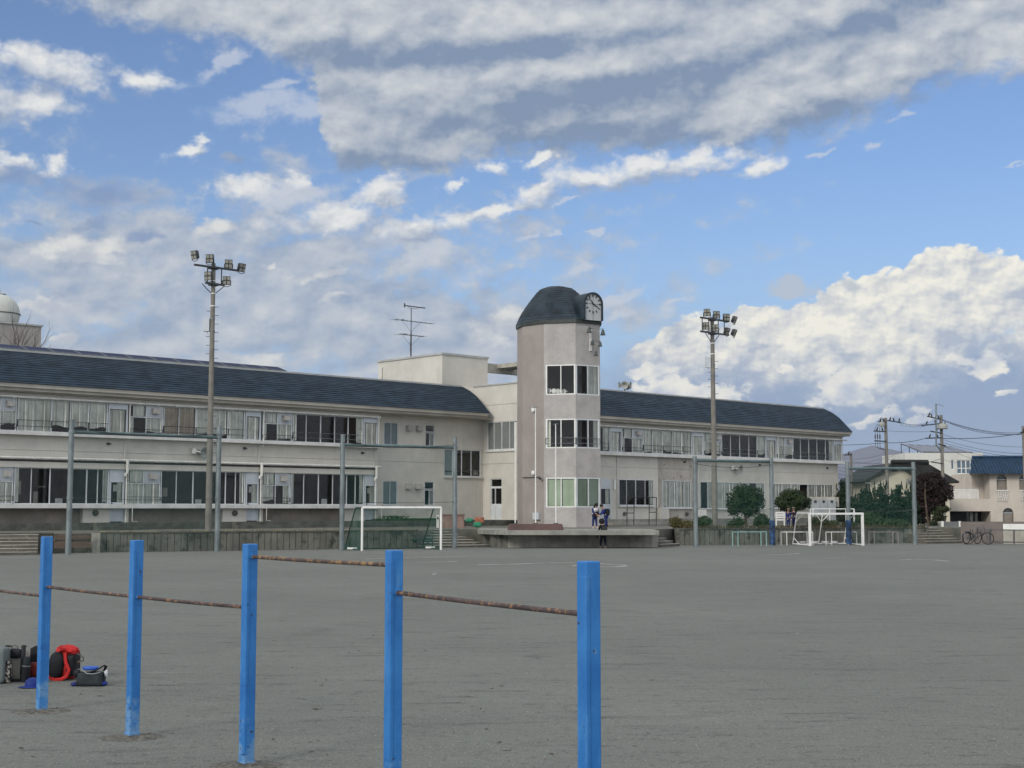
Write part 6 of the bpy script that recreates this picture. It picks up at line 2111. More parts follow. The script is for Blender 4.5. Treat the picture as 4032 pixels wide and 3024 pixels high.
# conifers and taller trees behind
def spire_tree(label, px, Y, ytop, rpx, seed, group='dark conifers by the net frame'):
    root = thing('conifer', label, 'tree', tb(px, Y), group)
    k = Y / 5400
    zt_ = AT(px, ytop, Y).z
    x = tb(px, Y)[0]
    MB().tube((x, Y, ZT - 0.1), (x, Y, zt_ - 0.2), 0.11, 0.02, 8).build('trunk', BARK, root)
    bl_ = []
    H = zt_ - ZT
    for i in range(7):
        f = i / 6
        r_ = rpx * k * (1.05 - 0.80 * f ** 1.7)
        bl_.append(((x + 0.12 * math.sin(i * 2 + seed), Y, ZT + 0.45 + (H - 0.75) * f), (r_, r_ * 0.9, H / 7.5)))
    m = crown(MB(), bl_, 3600, 0.17, seed, 0.5)
    rnd = random.Random(seed)
    for j in range(7):                                # pointed leaders
        a = rnd.uniform(0, 6.28)
        r_ = rpx * k * rnd.uniform(0.1, 0.75)
        c = Vector((x + r_ * math.cos(a), Y + r_ * math.sin(a) * 0.6, zt_ - rnd.uniform(0.2, 0.9)))
        for q_ in range(26):
            h_ = rnd.random()
            p = c + Vector((rnd.uniform(-1, 1) * 0.12 * (1 - h_), rnd.uniform(-1, 1) * 0.12 * (1 - h_), h_ * 0.55 - 0.1))
            u = Vector((rnd.uniform(-0.4, 0.4), rnd.uniform(-0.4, 0.4), 1)).normalized() * 0.10
            s = Vector((rnd.uniform(-1, 1), rnd.uniform(-1, 1), 0)).normalized() * 0.035
            m.quad(p - u, p + s, p + u, p - s)
    m.build('crown', LEAFC, root, smooth=False, fix=False)
spire_tree('dark conifer left of the tall utility pole', 3405, 93, 1915, 62, 31)
spire_tree('dark conifer right in front of the tall utility pole', 3470, 92, 1902, 58, 32)
spire_tree('dark conifer below the cream gable of the tiled house', 3535, 91, 1903, 56, 33)
spire_tree('dark conifer touching the last net post', 3590, 90, 1915, 44, 34)
spire_tree('dark conifer half hidden behind the corner of the right wing', 3318, 112, 1890, 40, 35)
spire_tree('slim dark conifer behind the padded post of the last net frame', 3362, 100, 1950, 42, 36)
tree('reddish_tree', 'dark reddish leafy tree beside the wide steps', 'tree', tb(3660, 90), [blob(3660, 1900, 90, 68, 48), blob(3630, 1940, 90, 48, 50), blob(3700, 1935, 90, 58, 55), blob(3650, 1985, 90, 52, 50), blob(3625, 2035, 90, 36, 40), blob(3690, 1990, 90, 40, 40)], 9000, 0.17, LEAFR, 0.09, None, 41, 1.2, 9)
w = MB(); pb_ = AT(3650, 2075, 84)
w.path([(pb_.x + 0.1, 84, ZT - 0.1), (pb_.x, 84, ZT + 0.9), (pb_.x - 0.06, 84, ZT + 1.8), (pb_.x - 0.04, 84, ZT + 2.9)], 0.075, 8, 0.03)
for k, (dx_, z0_) in enumerate(((-0.5, 1.7), (-0.6, 1.2), (0.4, 2.2), (-0.4, 2.5))):
    w.path([(pb_.x, 84, ZT + z0_), (pb_.x + dx_ * 0.5, 84, ZT + z0_ + 0.02), (pb_.x + dx_, 84, ZT + z0_ + 0.12)], 0.022, 6, 0.008)
r = thing('bare_trunk_tree', 'thin brown-trunked young tree with bare side twigs before the reddish tree', 'tree', (pb_.x, 84, ZT))
w.build('trunk', BARK, r)
crown(MB(), [((pb_.x, 84, ZT + 3.0), (0.5, 0.45, 0.35)), ((pb_.x - 0.3, 84, ZT + 2.5), (0.35, 0.3, 0.2))], 500, 0.12, 43).build('crown', LEAFR, r, smooth=False, fix=False)
tree('garden_pine', 'clipped garden pine with flat pads by the beige house', 'tree', tb(3712, 88), [blob(3712, 2005, 88, 34, 14), blob(3690, 2020, 88, 30, 11), blob(3695, 2040, 88, 34, 16), blob(3675, 2062, 88, 22, 14)], 3000, 0.10, LEAFP, 0.05, None, 44, 0.6)
tree('flowering_tree', 'pale grey twiggy tree behind the last net post', 'tree', tb(3588, 95), [blob(3585, 1895, 95, 20, 18), blob(3605, 1905, 95, 22, 14)], 420, 0.10, leaf_mat('pale blossom', (0.12, 0.115, 0.105), (0.32, 0.31, 0.29)), 0.04, None, 45, 0.9, 10)
# weeds along the wall base
w = MB()
rnd = random.Random(77)
for k in range(2600):
    s_ = rnd.uniform(fs(1500, 2045, DL - 1), fs(1745, 2045, DL - 1))
    D_ = DL - rnd.uniform(0.0, 1.6)
    bump_ = 0.30 if abs(s_ - fs(1560, 2045, DL - 1)) < 0.7 else 0.12
    p = FM @ Vector((s_, D_, ZP))
    h_ = bump_ * rnd.random()
    u = Vector((rnd.uniform(-1, 1), rnd.uniform(-1, 1), rnd.uniform(0, 1))).normalized() * 0.05
    v = Vector((rnd.uniform(-1, 1), rnd.uniform(-1, 1), 0.3)).normalized() * 0.03
    p = p + Vector((0, 0, h_))
    w.quad(p - u, p - v, p + u, p + v)
tag(w.build('weeds', leaf_mat('weed leaves', (0.02, 0.06, 0.015), (0.05, 0.12, 0.03)), None, smooth=False, fix=False), kind='stuff')
w = MB()
for k in range(1700):
    px = rnd.uniform(2690, 3640)
    p = AT(px, 2000, 0.0 + rnd.uniform(1.0, 3.2) + (71.6 + (px - 2690) * 0.0052))
    z = ZT + rnd.uniform(0, 0.16) ** 1.0
    u = Vector((rnd.uniform(-0.5, 0.5), rnd.uniform(-0.5, 0.5), 1)).normalized() * 0.09
    s = Vector((rnd.uniform(-1, 1), rnd.uniform(-1, 1), 0)).normalized() * 0.02
    q_ = Vector((p.x, p.y, z))
    w.quad(q_ - u, q_ + s, q_ + u, q_ - s)
tag(w.build('dry_grass', leaf_mat('dry grass blades', (0.03, 0.032, 0.014), (0.13, 0.10, 0.05)), None, smooth=False, fix=False), kind='stuff')
w = MB()
for k in range(1500):                                   # fallen leaves along the coping of the left wall
    f = rnd.random()
    p = lerp2(pl_, LW1, f)
    q_ = Vector((p[0], p[1] + rnd.uniform(0.4, 1.2), ZT + 0.02 + rnd.uniform(0, 0.04)))
    u = Vector((rnd.uniform(-1, 1), rnd.uniform(-1, 1), rnd.uniform(-0.3, 0.6))).normalized() * 0.06
    s = Vector((rnd.uniform(-1, 1), rnd.uniform(-1, 1), rnd.uniform(-0.2, 0.6))).normalized() * 0.035
    w.quad(q_ - u, q_ + s, q_ + u, q_ - s)
tag(w.build('fallen_leaves', leaf_mat('dry leaves', (0.10, 0.07, 0.03), (0.42, 0.34, 0.18)), None, smooth=False, fix=False), kind='stuff')
# bare branches behind the left roof
p = AT(60, 1500, 96)
r = thing('bare_tree', 'bare winter tree whose twigs show above the left roof', 'tree', (p.x, 96, 0))
w = MB()
rnd = random.Random(9)
zr_ = AT(60, 1375, 96).z
w.tube((p.x - 1.0, 96, -0.1), (p.x - 1.0, 96, zr_ - 3), 0.25, 0.14, 8)
w.build('trunk', BARK, r)
w = MB()
def twig(a, d, l, r_, lev):
    pts = [a]
    for k in range(3):
        d = (d + Vector((rnd.uniform(-0.2, 0.25), rnd.uniform(-0.2, 0.2), rnd.uniform(-0.05, 0.2)))).normalized()
        pts.append(pts[-1] + d * l / 3)
    w.path(pts, r_, 4, r_ * 0.4)
    if lev:
        for k in range(3):
            twig(pts[1 + k % 3], (d + Vector((rnd.uniform(-0.6, 0.6), rnd.uniform(-0.4, 0.4), rnd.uniform(0, 0.4)))).normalized(), l * 0.6, r_ * 0.55, lev - 1)
for k in range(15):
    x = AT(rnd.uniform(-140, 225), 1400, 96).x
    hh = 1.0 if x < AT(140, 1400, 96).x else 0.55
    twig(Vector((p.x - 1.0, 96, zr_ - 3.2)).lerp(Vector((x, 96, zr_ - 1.1)), 0.85), Vector((0.28, 0, 1)), 2.1 * hh * rnd.uniform(0.7, 1.15), 0.035, 2)
w.build('crown', BARK, r, fix=False)

# ================================================================== behind the left wing: tank house
Yt = 112
a, b = AT(-420, 1280, Yt), AT(163, 1287, Yt)
Mt = Matrix.Translation((b.x, b.y, 0)) @ Matrix.Rotation(TH, 4, 'Z')
w = MB(Mt)
Ht = b.z
w.box(-9, 0, 0, 8, -0.2, Ht)
r = thing('tank_building', 'grey flat-roofed building behind the left roof', 'building', Mt @ Vector((-4.5, 0, 0)))
w.build('wall', mat('grey render', (0.36, 0.345, 0.325), 0.9, 0.06, 0.6, streak=0.12), r)
MB(Mt).box(-9.1, 0.1, -0.1, 8.1, Ht, Ht + 0.14).build('coping', TRIM, r)
c = AT(-4, 1236, Yt + 4)
Rt = 79 * (Yt + 4) / 5400
r2 = thing('water_tank', 'white spherical water tank with dark waist band on the grey building', 'water tank', (c.x, c.y, c.z - Rt * 0.72))
w = MB(); pr = [(Rt * math.cos(R(a_)), Rt * math.sin(R(a_))) for a_ in range(-50, 89, 6)] + [(0.02, Rt)]
w.lathe(pr, 36, Matrix.Translation(c)); w.build('shell', mat('tank shell', (0.48, 0.50, 0.47), 0.45, 0.05, 1.0, spec=0.4), r2)
w = MB(); w.lathe([(Rt * 0.998, -0.04), (Rt * 1.04, -0.03), (Rt * 1.04, 0.03), (Rt * 0.998, 0.04)], 40, Matrix.Translation((c.x, c.y, c.z - 0.02))); w.build('band', STEELD, r2)
w = MB(); w.lathe([(0.3, 0), (0.26, 0.06), (0.02, 0.08)], 14, Matrix.Translation((c.x + 0.25, c.y, c.z + Rt - 0.03))); w.tube((c.x + 0.05, c.y, c.z + Rt), (c.x + 0.05, c.y, c.z + Rt + 0.35), 0.02, n=5); w.build('hatch', GALV, r2)

# ================================================================== on the roofs
SOLAR = mat('solar cell', (0.012, 0.019, 0.062), 0.6, 0.1, 1.5, spec=0.15)
De = DL - 0.7 + 2.8
sps = [(-170 + 109 * k) for k in range(13)]
tile = None
s_list = [fs(px, 1385, De) for px in (-65, 8, 116, 222, 328, 430, 530, 626, 720, 812, 902, 985, 1062, 1138)]
zs0 = zrL + 0.10
for k, (sa_, sb2) in enumerate(zip(s_list, s_list[1:])):
    L = sb2 - sa_ - 0.06
    base = FM @ Vector((sa_ + 0.03, De + 0.26, zs0 + 0.03))
    if k >= 0:
        t_ = thing('solar_module', 'dark blue solar panel on the left roof ridge', 'solar panel', base, 'solar panels along the left roof')
        Ms = Matrix.Translation(base) @ Matrix.Rotation(TH, 4, 'Z') @ Matrix.Rotation(R(17), 4, 'X')
        MB(Ms).box(0, L, 0, 0.95, 0.0, 0.035).build('panel', SOLAR, t_)
        f_ = MB(Ms)
        f_.box(-0.03, 0, -0.03, 0.98, -0.02, 0.05); f_.box(L, L + 0.03, -0.03, 0.98, -0.02, 0.05)
        f_.box(0, L, -0.03, 0, -0.02, 0.05); f_.box(0, L, 0.95, 0.98, -0.02, 0.05)
        f_.build('frame', GALV, t_)
for k in range(len(s_list) - 1):
    pass
# TV antenna on the penthouse
bz_ = fac(1618, 1402, 75.5)
P = FM @ Vector((bz_[0], 75.5, zPt + 0.14))
r = thing('antenna', 'tall television antenna mast with three booms on the penthouse roof', 'antenna', P)
ez = lambda y: fac(1618, y, 75.5)[1]
w = MB(); w.tube(P, P + Vector((0, 0, ez(1310) - P.z)), 0.05, n=8); w.tube(P + Vector((0, 0, ez(1310) - P.z)), P + Vector((0, 0, ez(1213) - P.z)), 0.03, n=8); w.build('mast', STEELD, r)
sxv = FM.to_3x3() @ Vector((1, 0, 0)); dv = FM.to_3x3() @ Vector((0, 1, 0))
for (x0, x1, y0, el_) in ((1593, 1674, 1210, 0.0), (1553, 1704, 1265, 0.5), (1572, 1669, 1320, 0.62)):
    w = MB()
    d0, d1 = fs(x0, y0, 75.5) - bz_[0], fs(x1, y0, 75.5) - bz_[0]
    c = Vector((P.x, P.y, ez(y0 - (4 if y0 == 1210 else 0)))) 
    w.tube(c + sxv * d0, c + sxv * d1, 0.022 if el_ else 0.04, n=6)
    n_ = 9
    for k in range(n_ if el_ else 0):
        q_ = c + sxv * (d0 + (d1 - d0) * k / (n_ - 1))
        l = el_ * (1.0 if k < 2 else 0.55)
        w.tube(q_ - dv * l, q_ + dv * l, 0.010, n=5)
    if not el_:
        q_ = c + sxv * d0
        w.tube(q_ + Vector((0, 0, -0.14)), q_ + Vector((0, 0, 0.16)), 0.05, n=6)
        w.path([c + sxv * -0.3 + Vector((0, 0, -0.05)), c + Vector((0, 0, -0.16)), c + sxv * 0.5 + Vector((0, 0, -0.12)), c + sxv * 0.7 + Vector((0, 0, -0.03))], 0.015, 5)
    else:
        for sg in (-1, 1):
            w.tube(c + sxv * (0.85 * sg), c + Vector((0, 0, -0.75)), 0.010, n=5)
        w.obox(c + sxv * d0 * 0.5 + Vector((0, 0, 0.02)), sxv * 0.08, dv * 0.04, Vector((0, 0, 0.04)))
    w.build('boom', STEELD, r)
w = MB(); w.path([P + Vector((0, 0, 0.4)) - sxv * 0.05, P + Vector((0, 0, 0.9)) - sxv * 0.10, P + Vector((0, 0, 1.35)) - sxv * 0.04], 0.012, 5); w.build('cable', STEELD, r)
# horn loudspeakers
HORN = mat('horn grey', (0.33, 0.34, 0.32), 0.5, 0.1, 4)
def horn(mb, c, d, s):
    c, d = Vector(c), Vector(d).normalized()
    A = Matrix.Translation(c) @ d.to_track_quat('Z', 'Y').to_matrix().to_4x4() @ Matrix.Diagonal((s, s, s, 1))
    mb.lathe([(0.04, -0.55), (0.13, -0.54), (0.13, -0.34), (0.06, -0.32), (0.075, -0.2), (0.13, -0.08), (0.24, 0.04), (0.36, 0.12), (0.37, 0.13), (0.34, 0.12), (0.20, 0.02), (0.08, -0.1), (0.02, -0.14)], 18, A)
s_, z_ = fac(2460, 1537, DR + 3.2)
P = FM @ Vector((s_, DR + 3.2, rz['r']))
r = thing('loudspeaker_cluster', 'cluster of horn loudspeakers on the ridge of the right roof', 'loudspeaker', P)
w = MB(); w.tube(P + Vector((0, 0, -0.2)), P + Vector((0, 0, 0.55)), 0.045, n=8); w.build('stand', STEELD, r)
for d in ((-1, -0.15, 0.05), (-0.12, -1, -0.05), (1, -0.35, 0.0), (0.5, 0.9, 0)):
    w = MB(); v_ = Vector(d).normalized()
    horn(w, P + Vector((0, 0, 0.62)) + v_ * 0.36, v_, 0.78); w.build('horn', HORN, r)
for (px, y, D_, lab) in ((803, 1784, DL - 0.4, 'grey horn loudspeaker on the left wing beside the floodlight pole'), (2912, 1848, DR - 0.4, 'grey horn loudspeaker on the right wing wall above the clipped tree')):
    s_, z_ = fac(px, y, D_)
    P = FM @ Vector((s_, D_, z_))
    r = thing('loudspeaker', lab, 'loudspeaker', P)
    w = MB(); horn(w, P, FM.to_3x3() @ Vector((-0.2, -0.55, -0.12)) + Vector((0.5, 0, 0)), 0.95); w.build('horn', HORN, r)
    w = MB(); w.path([P, P + FM.to_3x3() @ Vector((-0.35, 0.2, 0.1)), P + FM.to_3x3() @ Vector((-0.45, 0.46, 0.12))], 0.03, 6); w.obox(P + FM.to_3x3() @ Vector((-0.45, 0.32, 0.12)), sxv * 0.09, dv * 0.09, Vector((0, 0, 0.14))); w.build('bracket', FRAMEW, r)

# ================================================================== houses to the right
BEI = mat('beige stucco', (0.56, 0.51, 0.45), 0.9, 0.05, 0.8, 0.25, 40, streak=0.08)
BLUT = mat('blue roof tile', (0.010, 0.043, 0.095), 0.35, 0.2, 2.5, 0.2, 20, spec=0.5)
DKW = mat('dark shutter', (0.045, 0.04, 0.042), 0.5, 0.15, 2.0)
Yb = 118.0
hx = lambda px: AT(px, 1950, Yb).x
hzz = lambda y: AT(3900, y, Yb).z
ho = thing('beige_house', 'beige stucco house with blue tiled roof and arched windows', 'house', (hx(3950), Yb, 0))
X0, X1, X2_ = hx(3735), hx(3898), hx(4250)
zr0, zr1 = hzz(1866), hzz(1800)
aw = [(hx(3926), hx(3967)), (hx(4015), hx(4056))]
def archwall(mb, x0, x1, y0, y1, z0, z1, arches):
    """front wall with round-headed openings (xa, xb, sill, top)"""
    n = 12
    xs_ = [x0]
    for (a, b, s_, t_) in arches:
        mb.box(xs_[-1], a, y0, y1, z0, z1)
        mb.box(a, b, y0, y1, z0, s_)
        r_ = (b - a) / 2
        pts = [(a + b) / 2 - r_ * math.cos(math.pi * k / n) for k in range(n + 1)]
        zz_ = [t_ - r_ + r_ * math.sin(math.pi * k / n) for k in range(n + 1)]
        for k in range(n):
            mb.quad((pts[k], y0, zz_[k]), (pts[k + 1], y0, zz_[k + 1]), (pts[k + 1], y0, z1), (pts[k], y0, z1))
            mb.quad((pts[k], y0, zz_[k]), (pts[k], y1, zz_[k]), (pts[k + 1], y1, zz_[k + 1]), (pts[k + 1], y0, zz_[k + 1]))
        xs_.append(b)
    mb.box(xs_[-1], x1, y0, y1, z0, z1)
w = MB()
zmid = hzz(1985)
archwall(w, X1, X2_, Yb, Yb + 0.35, zmid, zr0 + 0.1, [(a, b, hzz(1931), hzz(1868)) for a, b in aw])
archwall(w, X1, X2_, Yb, Yb + 0.35, -0.1, zmid - 0.001, [(hx(3946), hx(3989), hzz(2062), hzz(2000))])
w.box(hx(3852), X1 - 0.002, Yb + 1.6, Yb + 1.9, hzz(1964), zr0 + 0.1)            # set-back balcony wall
w.box(hx(3852), hx(3852) + 0.2, Yb + 1.9, Yb + 7, hzz(1964), zr0 + 0.1)
w.box(X1 + 0.001, X1 + 0.25, Yb + 0.36, Yb + 7, -0.1, zr0 + 0.1)
w.box(X0, X1 - 0.001, Yb - 0.02, Yb + 0.25, hzz(2013), hzz(1964))                    # parapet over the garage
w.box(X0, X0 + 0.25, Yb + 0.251, Yb + 6, hzz(2013), hzz(1964))
w.box(X0 + 0.01, X1, Yb + 0.26, Yb + 7, hzz(1990), hzz(1984))
w.box(hx(3736), X2_, Yb + 7, Yb + 7.3, -0.1, zr0)
w.build('wall', BEI, ho)
for a, b, s_, t_ in [(a, b, hzz(1931), hzz(1868)) for a, b in aw] + [(hx(3946), hx(3989), hzz(2062), hzz(2000))]:
    f = MB(); f.box(a - 0.02, b + 0.02, Yb + 0.22, Yb + 0.28, s_, t_)
    wn = f.build('window', mat('dim glass', (0.055, 0.06, 0.06), 0.2, 0.1, 2, spec=0.6) if 'dim glass' not in MAT else MAT['dim glass'], ho)
    c_ = MB(); c_.box(a + 0.05, b - 0.05, Yb + 0.205, Yb + 0.218, s_ + 0.02, s_ + (t_ - s_) * 0.62); c_.build('blind', mat('taupe blind', (0.24, 0.215, 0.19), 0.8, 0.08, 2) if 'taupe blind' not in MAT else MAT['taupe blind'], wn)
    c_ = MB(); c_.box(a + 0.02, b - 0.02, Yb + 0.18, Yb + 0.203, s_ + (t_ - s_) * 0.66, s_ + (t_ - s_) * 0.70); c_.build('rail', FRAME, wn)
for a, b in aw:
    g_ = MB()
    z0, z1 = hzz(1973), hzz(1932)
    g_.box(a - 0.05, b + 0.05, Yb - 0.12, Yb - 0.004, z1 - 0.02, z1 + 0.06)
    for k in range(9):
        x = a + (b - a) * (k + 0.5) / 9
        g_.path([(x, Yb - 0.08, z1 - 0.02), (x + 0.06 * (-1) ** k, Yb - 0.10, z0 * 0.4 + z1 * 0.6), (x - 0.05 * (-1) ** k, Yb - 0.10, z0 * 0.75 + z1 * 0.25), (x, Yb - 0.06, z0)], 0.018, 5)
    for k in range(4):
        z = z0 + (z1 - z0) * (k + 0.3) / 4
        g_.path([(a, Yb - 0.08, z), (a * 0.7 + b * 0.3, Yb - 0.11, z + 0.07), (a * 0.35 + b * 0.65, Yb - 0.11, z - 0.06), (b, Yb - 0.08, z)], 0.016, 5)
    g_.build('grille', WHITE, ho)
# blue roof: skirt sloping out over the wall
w = MB()
xe0, xt0 = hx(3806), hx(3843)
rows_ = 8
prev = None
for k in range(rows_ + 1):
    f = k / rows_
    z = zr0 + (zr1 - zr0) * f
    x = xe0 + (xt0 - xe0) * f ** 0.85
    y = Yb - 0.75 + 1.5 * f
    for lip in ((0, 0) if k == 0 else (0, 0.05),):
        pass
    cur = [(x, y - 0.06, z), (X2_, y - 0.06, z)]
    if prev:
        (pa, pb2) = prev
        w.quad(pa, pb2, (X2_, y, z), (x, y, z))
        w.quad((x, y, z), (X2_, y, z), cur[1], cur[0])
        w.quad(pa, (x, y, z), (x * 1.075, Yb + 7.5, z), (pa[0] * 1.075, Yb + 7.5, pa[2]))
    prev = cur
w.quad((xe0, Yb - 0.81, zr0), (X2_, Yb - 0.81, zr0), (X2_, Yb + 0.4, zr0 + 0.02), (xe0, Yb + 0.4, zr0 + 0.02))
w.quad(prev[0], prev[1], (X2_, Yb + 7.5, zr1 - 0.2), (xt0 * 1.075, Yb + 7.5, zr1 - 0.2))
rf = w.build('roof', BLUT, ho, smooth=False)
w = MB()
xq = xe0 + 0.3
while xq < X2_:                                    # round tile ribs
    w.path([(max(xq, xe0 + (xt0 - xe0) * f) , Yb - 0.75 + 1.5 * f - 0.07, zr0 + (zr1 - zr0) * f + 0.03) for f in (0, 0.5, 1)], 0.05, 5)
    xq += 0.27
w.tube((xt0, Yb + 0.7, zr1 + 0.05), (X2_, Yb + 0.7, zr1 + 0.08), 0.11, n=8)
w.build('tiles', BLUT, rf)
w = MB(); w.box(X0 + 0.3, hx(3838), Yb + 2.4, Yb + 2.5, -0.1, hzz(2014)); w.build('garage_shutter', DKW, ho)
w = MB(); w.box(hx(3839), X1, Yb + 2.4, Yb + 2.46, -0.1, hzz(2014)); w.build('glass_door', MAT['dim glass'], ho)
for a, b in ((3853, 3863), (3873, 3882)):
    MB().box(hx(a), hx(b), Yb + 2.3, Yb + 2.35, hzz(2056), hzz(2018)).build('curtain', CURT, ho)
w = MB()
xr0, xr1 = hx(3740), hx(3853)
for k in range(24):
    x = xr0 + (xr1 - xr0) * k / 23
    w.box(x - 0.03, x + 0.03, Yb + 0.05, Yb + 0.10, hzz(1963), hzz(1928))
w.box(xr0 - 0.04, xr1, Yb + 0.03, Yb + 0.12, hzz(1929) + 0.002, hzz(1926))
w.box(xr0 - 0.05, xr0 + 0.05, Yb + 0.02, Yb + 0.13, hzz(1963), hzz(1927))
w.build('balcony_rail', WHITE, ho)
# outer wall, white letterbox wall, metal gate fence
BRW = mat('brown grey wall', (0.185, 0.16, 0.148), 0.9, 0.06, 1.0, 0.2, 40, streak=0.1)
pA, pB = gp(3784, 2139), gp(3951, 2141.5)
M, L = edge_m(V2(pA), V2(pB))
zw = AT(3850, 2055, pA[1]).z
solo(MB(M).box(0.0, L, 0, 0.2, -0.2, zw), 'boundary_wall', BRW, 'plain brown-grey boundary wall behind the parked bicycles', 'wall', M @ Vector((L / 2, 0, 0)))
pC = gp(4140, 2143)
M2, L2 = edge_m(V2((pB[0] + 0.01, pB[1])), V2(pC))
zq0, zq1 = AT(3990, 2085, pB[1]).z, AT(3990, 2063, pB[1]).z
r = thing('boundary_wall', 'low grey wall with white top panel below the beige house', 'wall', M2 @ Vector((L2 / 2, 0, 0)))
MB(M2).box(0, L2, 0, 0.2, -0.2, zq0 - 0.002).build('wall', CONCL, r)
MB(M2).box(0, L2, -0.03, 0.2, zq0, zq1).build('top_panel', WHITE, r)
MB(M2).box(0, L2, -0.01, 0.22, zq1 + 0.002, zq1 + 0.1).build('coping', BRW, r)
M3, L3 = edge_m(V2(gp(3899, 2143.5)), V2(gp(4150, 2147)))
zf = AT(3950, 2084, gp(3899, 2143.5)[1]).z
r = thing('gate_fence', 'grey steel framed sliding gate standing before the white-topped wall', 'gate', M3 @ Vector((L3 / 2, 0, 0)))
GATE = mat('grey gate steel', (0.10, 0.10, 0.105), 0.5, 0.1, 3)
w = MB(M3)
x = 0
while x < L3:
    w.box(x - 0.04, x + 0.04, -0.04, 0.04, 0.02, zf - 0.061)
    x += 1.26
w.box(-0.05, L3, -0.045, 0.045, zf - 0.06, zf)
w.box(-0.05, L3, -0.042, 0.042, 0.10, 0.17)
w.build('frame', GATE, r)
w = MB(M3)
goal_net(w, [((0, 0.0, 0.17), (L3, 0.0, 0.17), (L3, 0.0, zf - 0.06), (0, 0.0, zf - 0.06))], 6, 0.0)
w.build('mesh_panel', net_mat('gate mesh', (0.09, 0.09, 0.095), 0.55), r)
pD, pE = gp(3714, 2120), gp(3782, 2120)
w = MB()
zA, zB2 = AT(3740, 2083, 84).z, AT(3740, 2054, 84).z
x0, x1 = AT(3722, 2060, 84).x, AT(3778, 2060, 84).x
for x in (AT(3710, 2060, 84).x, x1):
    w.box(x - 0.06, x + 0.06, 83.9, 84.1, ZT, zB2 + 0.03)
pf_ = thing('low_gate', 'low grey mesh gate at the top of the wide steps', 'gate', ((x0 + x1) / 2, 84, ZT))
w.build('post', FRAMEW, pf_)
w = MB(); w.box(AT(3710, 2060, 84).x + 0.061, x1 - 0.061, 83.97, 84.03, ZT + 0.03, zB2); w.build('panel', mat('grey mesh sheet', (0.15, 0.16, 0.165), 0.6, 0.1, 3), pf_)
# white concrete building behind
Yw = 150.0
wx = lambda px: AT(px, 1850, Yw).x
wz = lambda y: AT(3700, y, Yw).z
wh = thing('white_building', 'white flat-roofed concrete building with solar array behind the tiled house', 'building', (wx(3720), Yw, 0))
WW = mat('white concrete', (0.60, 0.605, 0.57), 0.9, 0.05, 0.6, streak=0.15)
w = MB()
hol = [(wx(3769), wx(3840), wz(1866), wz(1811)), (wx(3746), wx(3757), wz(1849), wz(1810)), (wx(3770), wx(3806), wz(1923), wz(1902)), (wx(3812), wx(3838), wz(1925), wz(1903))]
w.wall(wx(3565), wx(3872), Yw, Yw + 0.3, -0.1, wz(1783), hol)
w.wall(wx(3565), wx(3872), Yw + 9, Yw + 9.3, -0.1, wz(1783), [])
w.box(wx(3565), wx(3565) + 0.3, Yw + 0.301, Yw + 8.99, -0.1, wz(1783) - 0.01)
w.box(wx(3872) - 0.3, wx(3872), Yw + 0.301, Yw + 8.99, -0.1, wz(1783) - 0.01)
w.box(wx(3566), wx(3871), Yw + 0.3, Yw + 9, wz(1783) - 0.6, wz(1783) - 0.4)
w.build('wall', WW, wh)
BG = mat('bluish pane', (0.10, 0.15, 0.20), 0.2, 0.1, 2, spec=0.6)
for i, (a, b, c, d) in enumerate(hol):
    f = MB()
    f.box(a, b, Yw + 0.10, Yw + 0.16, c, c + 0.08); f.box(a, b, Yw + 0.10, Yw + 0.16, d - 0.08, d)
    nn = 4 if i == 0 else 1
    for k in range(nn + 1):
        x = a + (b - a) * k / nn
        f.box(max(a, x - 0.05), min(b, x + 0.05), Yw + 0.09, Yw + 0.165, c + 0.081, d - 0.081)
    if i == 0: f.box(a + 0.06, b - 0.06, Yw + 0.085, Yw + 0.17, c + (d - c) * 0.38, c + (d - c) * 0.43)
    wn = f.build('window', FRAMEW, wh)
    g_ = MB(); g_.quad((a, Yw + 0.14, c), (b, Yw + 0.14, c), (b, Yw + 0.14, d), (a, Yw + 0.14, d)); g_.build('pane', BG, wn, smooth=False)
sa = thing('solar_array', 'tilted solar array on dark struts on the white building', 'solar panel', (wx(3720), Yw + 2, wz(1783)))
w = MB()
f0, f1, b0, b1 = Vector((wx(3650), Yw + 1, wz(1776))), Vector((wx(3842), Yw + 1, wz(1778))), Vector((wx(3602), Yw + 5, wz(1746) + 0.2)), Vector((wx(3800), Yw + 5, wz(1756) + 0.2))
w.quad(f0, f1, b1, b0); w.quad(f0 - up * 0.1, b0 - up * 0.1, b1 - up * 0.1, f1 - up * 0.1)
w.quad(f0, f0 - up * 0.1, f1 - up * 0.1, f1); w.quad(b0, b1, b1 - up * 0.1, b0 - up * 0.1)
w.quad(f0, b0, b0 - up * 0.1, f0 - up * 0.1); w.quad(f1, f1 - up * 0.1, b1 - up * 0.1, b1)
w.build('panel', mat('grey solar cell', (0.16, 0.17, 0.20), 0.3, 0.1, 1, spec=0.5), sa, smooth=False)
w = MB()
for k in range(7):
    p = f0.lerp(f1, k / 6); q_ = b0.lerp(b1, k / 6)
    w.tube((p.x, p.y, wz(1784) - 0.4), p, 0.05, n=5)
    w.tube((q_.x, q_.y, wz(1784) - 0.4), q_, 0.05, n=5)
    w.tube((p.x, p.y, wz(1784)), q_, 0.04, n=5)
w.tube(f0 - up * 0.12, f1 - up * 0.12, 0.06, n=5)
w.build('struts', STEELD, sa)
